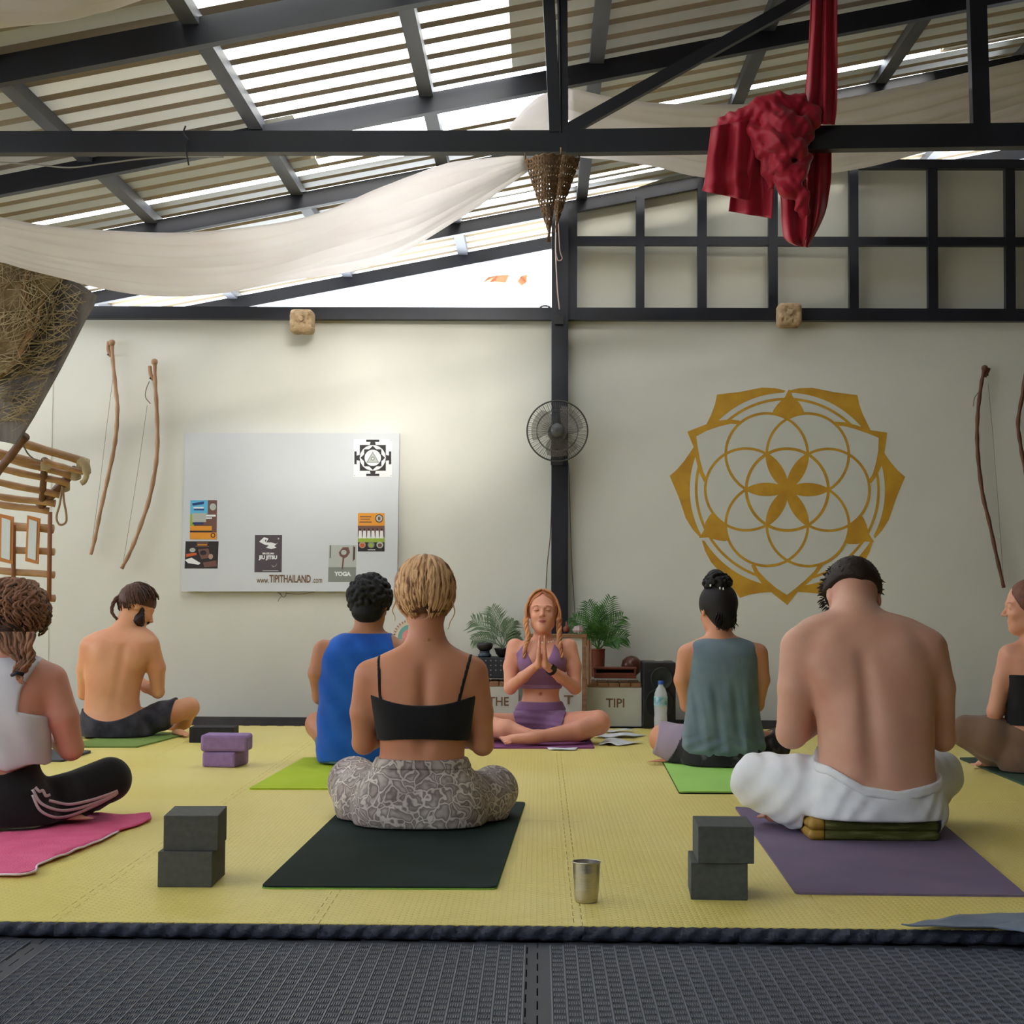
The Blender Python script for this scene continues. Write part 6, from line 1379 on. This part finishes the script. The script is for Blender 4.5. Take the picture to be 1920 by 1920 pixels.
# cords
def cord(pts, rad, m, label, cat='cord', Y=YW - .02, grp=None, nm='wall_cable'):
    q = [Vector(p) for p in crom([P(x, y, Y) for x, y in pts], 6)]; o = MB().tube(q, rad, 6).obj(nm, m, None, smooth=True); set_origin(o, q[0]); return tag(o, label, cat, grp)
cord([(1037, 615), (1036, 700), (1036, 830), (1035, 900), (1032, 1000), (1026, 1060), (1023, 1120)], .0025, M('cord_dark', rgb(90, 70, 56), rough=.7), 'thin brown cord hanging left of the black pillar behind the fan')
cord([(1066, 868), (1068, 920), (1070, 1000), (1072, 1060), (1077, 1140), (1078, 1196)], .0022, M('cord_grey', rgb(120, 116, 104), rough=.7), 'thin grey cord hanging right of the pillar down to the crates')
MB_ = MB().box(P(1048, 600, YW - .115), (.05, .02, .05)); o = MB_.obj('junction_box', m_fan, None); set_origin(o, P(1048, 600, YW - .115)); tag(o, 'small black junction box on the pillar at beam height', 'box')
MB().lathe(P(1048, 603, YW - .125), [(.0, .003), (.01, .003), (.014, -.002)], 12, axis=AX).obj('round_cover', m_cage, o, local=False) if False else None
# small camera on the beam
a = P(1022, 578, YW - .03); o = MB().tube([a + Vector((math.cos(t_) * .03, 0, math.sin(t_) * .015)) for t_ in [PI * k / 8 for k in range(9)]], .006, 6).obj('pipe_clamp', M('grey_plastic', rgb(120, 118, 120), rough=.5), None, smooth=True); set_origin(o, a); tag(o, 'small grey pipe clamp on the wall beam just left of the pillar', 'clamp')
# cord bundle right of macrame, tied to the pillar
cord([(1043, 400), (1042, 470), (1045, 540), (1049, 580)], .004, M('cord_pink', rgb(196, 176, 168), rough=.8), 'pale cord running down the pillar below the macrame cone', Y=YW - .12)
cord([(1046, 405), (1048, 440), (1050, 470), (1054, 485), (1046, 488), (1042, 470)], .003, M('cord_pale', rgb(176, 150, 140), rough=.8), 'short looped pale cord beside the longer cord on the pillar', Y=YW - .13)

# ================================================================ HANGING THINGS
def swag(name, top, bot, Yt, Yb, mat, label, nfold=7, n=60, m=26, amp=.018, seed=0):
    A = crom([P(x, y, Yt(x) if callable(Yt) else Yt) for x, y in top], 14); Bq = crom([P(x, y, Yb(x) if callable(Yb) else Yb) for x, y in bot], 14)
    def samp(L_, t): f = t * (len(L_) - 1); i = min(int(f), len(L_) - 2); return Vector(L_[i]).lerp(Vector(L_[i + 1]), f - i)
    rows = []
    for i in range(m + 1):
        v = i / m; rw = []
        for j in range(n + 1):
            u = j / n; p = samp(A, u).lerp(samp(Bq, u), v); p.z -= .10 * math.sin(PI * v) * math.sin(PI * min(1, u * 1.0)) * .4
            p.z += amp * math.sin(v * nfold * 2 * PI + 2.2 * math.sin(u * 3 + seed) + mnoise.noise(Vector((u * 3, v * 5, seed))) * 3) * (.4 + .6 * math.sin(PI * v)); rw.append(p)
        rows.append(rw)
    o = MB().grid(rows).obj(name, mat, None, smooth=True); cc = sum((Vector(r[0]) for r in rows), Vector()) / len(rows); set_origin(o, cc); solidify(o, .002); return tag(o, label, 'fabric', 'pale cloth swags under the roof')
m_swag = M('muslin', rgb(240, 234, 232), rgb(244, 240, 238), rough=.9, scale=3, trans=.72)
swag('ceiling_swag', [(-60, 395), (0, 410), (120, 428), (320, 440), (470, 428), (600, 402), (720, 352), (830, 312), (900, 300), (985, 290)], [(-60, 470), (0, 492), (110, 520), (190, 542), (290, 556), (400, 552), (520, 532), (700, 498), (860, 410), (990, 320)], 6.5, lambda x: 7.55 - max(0, x - 600) / 400 * .9, m_swag, 'long pale cloth swag sagging across the left half below the roof')
swag('ceiling_swag', [(1066, 166), (1150, 186), (1270, 197), (1400, 199), (1500, 196), (1600, 183), (1720, 160), (1820, 138), (1930, 112), (1990, 98)], [(1066, 292), (1130, 300), (1220, 312), (1310, 334), (1420, 336), (1540, 328), (1640, 312), (1720, 288), (1830, 262), (1990, 216)], 6.75, 7.7, m_swag, 'long pale cloth swag sagging across the right half behind the red silk')
swag('ceiling_swag', [(-80, -220), (60, -200), (200, -160), (330, -120)], [(-80, 70), (0, 55), (110, 44), (200, 22), (300, -12)], 4.6, 5.3, m_swag, 'pale cloth swag at the very top left corner', amp=.012)
swag('ceiling_swag', [(955, 238), (975, 215), (1000, 190), (1020, 178), (1050, 168)], [(960, 246), (985, 246), (1010, 246), (1030, 246), (1060, 246)], 6.9, 6.7, m_swag, 'short gathered end of pale cloth left of the truss post', 5, 20, 12, .01)

# ---- macrame cone
m_jute = M('jute', rgb(150, 120, 92), rgb(122, 94, 70), rough=.95, scale=40, bump=.6, bscale=90)
def macrame(pts, Yc, label, tip):
    """pts: three pixel corners (left, right, bottom); knotted net triangle wrapped to a half cone"""
    A, B_, T = [P(x, y, Yc) for x, y in pts]; r = empty('macrame_cone', (A + B_) / 2, label, 'hanging', 'knotted jute hangings')
    n = 17; mb = MB(); kn = MB()
    def pt(u, v): p = A.lerp(B_, u).lerp(T, v); p.y -= .05 * math.sin(PI * u) * (1 - v); return p
    for i in range(n + 1):
        v = i / (n + 1); k = max(2, int((1 - v) * 13))
        q = [pt(j / k, v) + Vector((0, 0, .004 * math.sin(j * 2.1 + i))) for j in range(k + 1)]; mb.tube(q, .0042, 5)
        v2 = (i + 1) / (n + 1); 
        for j in range(k * 2 + 1):
            u = j / (k * 2); a = pt(u, v); b = pt(min(1, max(0, u + .25 / k * (1 if (i + j) % 2 else -1))), min(1, v2)); mb.tube([a, b], .0038 if i not in (2, 4, 10, 11) else .0022, 5)
    for j in range(5): mb.tube([pt(.5, .97), T + Vector((random.uniform(-.012, .012), 0, -.03))], .0018, 4)
    for s_ in (0, 1): mb.tube([pt(s_, 0), pt(s_, 0) + Vector((0, 0, .03))], .003, 4)
    o = mb.obj('knotted_net', m_jute, r, smooth=True); o['kind'] = 'stuff'; return r
macrame([(985, 302), (1052, 292), (1030, 438)], 6.0, 'brown knotted macrame cone hanging from the truss, in front', 0)
macrame([(1030, 298), (1086, 300), (1044, 420)], 6.12, 'brown macrame piece hanging just behind the front cone', 0)

# ---- red aerial silk tied over the truss
m_silk = M('red_silk', rgb(168, 20, 44), rgb(150, 14, 36), rough=.55, scale=4, sheen=.3, bump=.15, bscale=20, stretch=(3, 3, .4)) if False else M('red_silk', rgb(178, 10, 46), rgb(160, 6, 38), rough=.55, scale=4, sheen=.2)
YS = YT - .06
ra = empty('aerial_silk', P(1500, 270, YS), 'crimson aerial silk knotted and draped over the roof truss', 'fabric')
def drape(name, left, right, Yv, folds, amp, n=40, m=30, ph=0.0, th=.004, tw=0):
    """sheet between two vertical pixel paths with pleats in depth"""
    A = crom(left, 10); Bq = crom(right, 10)
    def samp(L_, t): f = t * (len(L_) - 1); i = min(int(f), len(L_) - 2); return np.array(L_[i]) * (1 - f + i) + np.array(L_[i + 1]) * (f - i)
    rows = []
    for i in range(m + 1):
        t = i / m; a = samp(A, t); b = samp(Bq, t); rw = []
        for j in range(n + 1):
            u = j / n; s = a * (1 - u) + b * u; w = math.sin(u * folds * 2 * PI + ph + tw * t + .8 * math.sin(t * 3 + u * 2)); y = Yv(t) if callable(Yv) else Yv
            rw.append(P(s[0] + w * 1.2, s[1], y + amp * w + .02 * mnoise.noise(Vector((u * 3, t * 4, ph)))))
        rows.append(rw)
    o = MB().grid(rows).obj(name, m_silk, ra, smooth=True); solidify(o, th); return o
drape('hanging_strip', [(1521, -60), (1517, 60), (1511, 140), (1506, 200), (1503, 232)], [(1571, -60), (1570, 60), (1570, 130), (1568, 200), (1564, 234)], YS - .02, 2.5, .022, ph=.6)
drape('back_strip', [(1508, 280), (1508, 330), (1508, 400), (1512, 462)], [(1558, 280), (1556, 340), (1545, 400), (1514, 464)], YS + .12, 2, .02, ph=2)
drape('draped_panel', [(1332, 238), (1326, 290), (1320, 340), (1315, 358)], [(1420, 222), (1414, 280), (1408, 330), (1404, 376)], YS - .045, 2.2, .016, ph=1.2)
drape('draped_panel', [(1396, 230), (1388, 300), (1372, 350), (1366, 396)], [(1458, 215), (1456, 300), (1452, 360), (1449, 410)], YS - .02, 1.8, .018, ph=.3)
None and drape('draped_panel', [(1410, 205), (1420, 250), (1432, 300), (1440, 352)], [(1468, 195), (1468, 250), (1462, 300), (1456, 350)], YS - .07, 2.4, .02, ph=2.3)
drape('hanging_strip', [(1452, 330), (1462, 370), (1465, 420), (1470, 448), (1490, 460)], [(1512, 330), (1516, 380), (1514, 430), (1510, 455), (1512, 462)], YS - .05, 1.6, .018, ph=.9)
Bq = Body(.006); Bq.zf = None
def sc(pts, k=.012):
    q = [(P(x, y, YS - d), r_ * YS / F) for x, y, d, r_ in pts]; Bq.chain(q, k, 'b')
sc([(1500, 205, .03, 15), (1522, 225, .03, 15), (1518, 250, .03, 12)])
sc([(1478, 215, .04, 16), (1484, 260, .05, 18), (1480, 310, .04, 16), (1486, 350, .04, 14)])
sc([(1400, 215, .02, 12), (1420, 250, .05, 15), (1436, 300, .05, 13), (1446, 350, .04, 8)])
sc([(1360, 232, -.02, 14), (1395, 216, .03, 17), (1425, 200, .05, 20), (1460, 192, .05, 18), (1498, 190, .04, 13), (1530, 215, .03, 12)])
sc([(1455, 205, .06, 18), (1470, 232, .09, 22), (1500, 240, .08, 18), (1516, 225, .05, 14)])
sc([(1440, 232, .07, 15), (1462, 270, .1, 20), (1496, 282, .09, 18), (1510, 262, .05, 12)])
sc([(1448, 275, .06, 13), (1470, 315, .09, 19), (1498, 325, .08, 17), (1512, 300, .05, 12)])
sc([(1452, 318, .05, 14), (1478, 350, .08, 19), (1500, 366, .07, 15), (1506, 400, .05, 12)])
D = Bq.field() + .005 * np.sin(Bq.X * 62 + 3.2 * np.sin(Bq.Z * 26) + Bq.Y * 30) + .003 * np.sin(Bq.Z * 90 + 4 * np.sin(Bq.X * 38)) + .0014 * np.sin(Bq.X * 210 + 5 * np.sin(Bq.Z * 40)); Bq.mesh(D, 'knot', m_silk, ra)

# ---- rattan and straw structure at the left edge
YL = 7.72
m_tar = M('dark_tar_felt', rgb(92, 88, 88), rgb(128, 120, 116), rough=.9, scale=14, stretch=(1, 1, .3), bump=.5, bscale=60); m_thatch = M('brown_thatch', rgb(112, 94, 64), rgb(152, 130, 94), rough=.95, scale=10, bump=.7, bscale=50)
m_straw = M('straw', rgb(196, 178, 142), rgb(160, 140, 106), rough=.9)
r = empty('thatched_awning', P(60, 620, YL), 'dark thatch-covered board with tangled straw hanging in the upper left', 'awning')
MB().prism([P(x, y, YL) for x, y in [(-260, 520), (-60, 470), (0, 446), (50, 480), (118, 520), (90, 545), (66, 610), (18, 690), (-20, 720), (-260, 760)]], (0, .05, 0)).obj('thatch_panel', m_thatch, r)
MB().prism([P(x, y, YL + .052) for x, y in [(-120, 500), (112, 520), (150, 532), (178, 552), (172, 572), (156, 600), (110, 690), (60, 780), (28, 832), (-120, 806)]], (0, .04, 0)).obj('felt_panel', m_tar, r)
rnd = random.Random(17); mb = MB()
for k in range(520):
    x, y = rnd.uniform(-30, 165), rnd.uniform(450, 810)
    if x > 175 - abs(y - 556) * .52 or y < 448 + x * .62: continue
    L_ = rnd.uniform(25, 110); a = rnd.uniform(-.9, 2.3) if y < 600 else rnd.uniform(-.6, .2); cv = rnd.uniform(-.6, .6); p = []
    for i in range(6):
        t = i / 5; aa = a + cv * t; xx_, yy_ = x + math.cos(aa) * L_ * t, y + math.sin(aa) * L_ * t
        if xx_ > 172 - abs(yy_ - 556) * .5 or yy_ < 452 + xx_ * .6: break
        p.append(P(xx_, yy_, YL - .012 - rnd.uniform(0, .03) + (.052 if xx_ > 110 - (yy_ - 545) * .5 else 0)))
    if len(p) > 2: mb.tube(p, rnd.uniform(.0008, .0022), 4)
o = mb.obj('straw', m_straw, r, smooth=True); o['kind'] = 'stuff'
for pts, w in (([(52, 500), (46, 560), (56, 610), (40, 660), (10, 700)], 9), ([(-10, 545), (25, 528), (48, 545), (58, 600), (30, 660)], 7), ([(80, 560), (66, 610), (44, 650)], 8)):
    q = crom([P(x, y, YL - .02) for x, y in pts], 6); MB().tube([Vector(p) for p in q], px2m(w, YL) * .5, 7, flat=.5).obj('bark_strip', M('bark', rgb(150, 116, 80), rgb(128, 96, 66), rough=.9, scale=20), r, smooth=True)
# bamboo canopy frame
m_bam = M('bamboo', rgb(190, 150, 112), rgb(160, 122, 88), rough=.55, scale=16, stretch=(.3, 1, 1), bump=.15); m_bamd = M('bamboo_dark', rgb(110, 72, 50), rgb(88, 56, 40), rough=.6, scale=16)
r = empty('bamboo_canopy', P(80, 900, 8.6), 'slatted bamboo canopy frame lashed with rope, jutting in at the left edge', 'frame')
def pole(name, x0, y0, Y0, x1, y1, Y1, rad, m, rr=None, n=9):
    a, b = P(x0, y0, Y0), P(x1, y1, Y1); N = 12; pts = [a.lerp(b, k / N) + Vector((0, 0, .0015 * math.sin(k * 1.3))) for k in range(N + 1)]; rd = [px2m(rad, (Y0 + Y1) / 2) * (1.1 if k % 4 == 0 else 1) for k in range(N + 1)]
    return MB().tube(pts, rd, n).obj(name, m, rr or r, smooth=True)
pole('bamboo_pole', -150, 772, 7.9, 158, 866, 8.5, 8, m_bam); pole('bamboo_pole', -150, 812, 8.0, 140, 885, 8.6, 7, m_bam); pole('bamboo_pole', 80, 864, 8.3, 156, 886, 8.4, 5, m_bam)
for y0, x1, y1 in ((818, 134, 892), (846, 128, 906), (874, 112, 928), (914, 104, 944), (926, 92, 958)): pole('bamboo_pole', -150, y0, 8.2 + (y0 - 818) * .003, x1, y1, 8.5 + (y1 - 892) * .002, 6.5, m_bam)
pole('cross_pole', 84, 862, 8.4, 78, 950, 8.62, 6.5, m_bamd); pole('cross_pole', 142, 880, 8.5, 74, 952, 8.64, 8, m_bamd); pole('cross_pole', 48, 818, 8.1, -40, 930, 8.4, 8, m_bamd)
for x, y, Y, s_ in ((156, 870, 8.45, .04), (142, 890, 8.5, .032), (86, 872, 8.4, .03), (122, 912, 8.6, .028)):
    c1 = P(x, y, Y); mb = MB()
    for k in range(5): mb.tube([c1 + Vector((math.cos(a) * s_ * .7, math.sin(a) * s_ * .6, (k - 2) * .008 + .01 * math.sin(a))) for a in [2 * PI * q / 14 for q in range(15)]], .006, 5, cap=False)
    mb.obj('lashing', m_straw, r, smooth=True)
MB().tube([Vector(p) for p in crom([P(x, y, 8.35) for x, y in ((150, 862), (160, 872), (162, 890), (158, 902), (152, 906))], 5)], [.022] * 10 + [.014] * 11, 7).obj('rope_end', m_straw, r, smooth=True) if True else None
MB().tube([Vector(p) for p in crom([P(x, y, 8.5) for x, y in ((117, 912), (112, 945), (106, 968), (109, 981), (116, 984), (124, 978), (124, 962), (120, 940), (118, 914))], 6)], .0055, 6).obj('rope_loop', M('rope_tan', rgb(150, 122, 92), rough=.9), r, smooth=True)
MB().tube([Vector(p) for p in crom([P(x, y, 8.2) for x, y in ((44, 834), (52, 850), (66, 862), (80, 864))], 6)], .004, 5).obj('thin_rope', m_cord, r, smooth=True)
# rope ladder
r = empty('rope_ladder', P(60, 1000, 8.9), 'bamboo rope ladder hanging below the canopy frame at the left', 'ladder')
for x0, y0, x1, y1, rad in ((-150, 975, 100, 992, 8), (-150, 1022, 102, 1035, 6.5), (-150, 1058, 102, 1078, 6.5), (-150, 1120, 103, 1122, 6.5)): pole('rung', x0, y0, 8.9, x1, y1, 8.9, rad, m_bam, r)
for x0, x1, y0 in ((94, 92, 960), (26, 25, 985), (-60, -60, 960)):
    MB().tube([P(x0, y0, 8.88), P((x0 + x1) / 2, 1040, 8.88), P(x1, 1126, 8.88)], .012, 7).obj('rope', M('ladder_rope', rgb(136, 88, 60), rough=.8), r, smooth=True)
def framed(x0, y0, x1, y1, sk, label):
    W_ = [P(x0 + sk, y0, 8.86), P(x1 + sk, y0 + 6, 8.86), P(x1 - sk * .3, y1 + 6, 8.86), P(x0 - sk * .3, y1, 8.86)]; ce = sum(W_, Vector()) / 4; r = empty('framed_print', (ce.x, 8.86, ce.z), label, 'frame', 'narrow orange frames on the rope ladder')
    MB().prism(W_, (0, .012, 0)).obj('orange_border', M('orange_card', rgb(190, 124, 66), rough=.7), r)
    I_ = [ce + Vector(((p.x - ce.x) * .62, -.0065, (p.z - ce.z) * .84)) for p in W_]; MB().prism(I_, (0, .006, 0)).obj('white_sheet', M('frame_white', rgb(206, 212, 212), rough=.6), r)
framed(-2, 963, 24, 1052, 1, 'narrow orange-framed white panel at the very left edge, on the rope ladder')
framed(48, 966, 72, 1052, 3, 'narrow orange-framed white panel nearer the wall bows, on the rope ladder')

# ---- dried leaves outside, seen through the open gable
m_dl = M('dry_leaf', rgb(196, 132, 98), rgb(214, 150, 112), rough=.7)
for k, (pts, lab) in enumerate((([(905, 530), (915, 519), (934, 516), (955, 515), (948, 530), (936, 536), (928, 528), (918, 530)], 'larger dry orange leaf cluster outside, seen through the open gable'), ([(970, 528), (976, 518), (989, 514), (987, 530), (978, 536)], 'smaller dry orange leaf outside, just left of the pillar'))):
    q = [P(x, y, 11.2 + .05 * (i % 2)) for i, (x, y) in enumerate(pts)]; o = MB().prism(q, (0, .004, 0)).tube([q[2], Vector((q[2].x, q[2].y, zr(q[2].x) + .06))], .0012, 4).obj('dry_leaf', m_dl, None); set_origin(o, q[0]); tag(o, lab, 'leaf', 'dry leaves outside')
# ---- wires on the truss
cord([(348, 236), (344, 250), (352, 262), (348, 275), (354, 310)], .003, M('wire_black', rgb(30, 30, 34), rough=.6), 'short black wire twisted over the truss at the left', Y=YT - .05)
cord([(-40, 302), (60, 308), (130, 314), (200, 306), (290, 296), (420, 294)], .003, M('wire_pale', rgb(160, 156, 150), rough=.6), 'pale cable looping just under the truss at the left', Y=YT + .15)
cord([(1046, -60), (1049, 90), (1051, 250)], .005, M('cable_grey', rgb(56, 58, 66), rough=.5), 'grey cable running down between the two truss posts', Y=YT - .03)
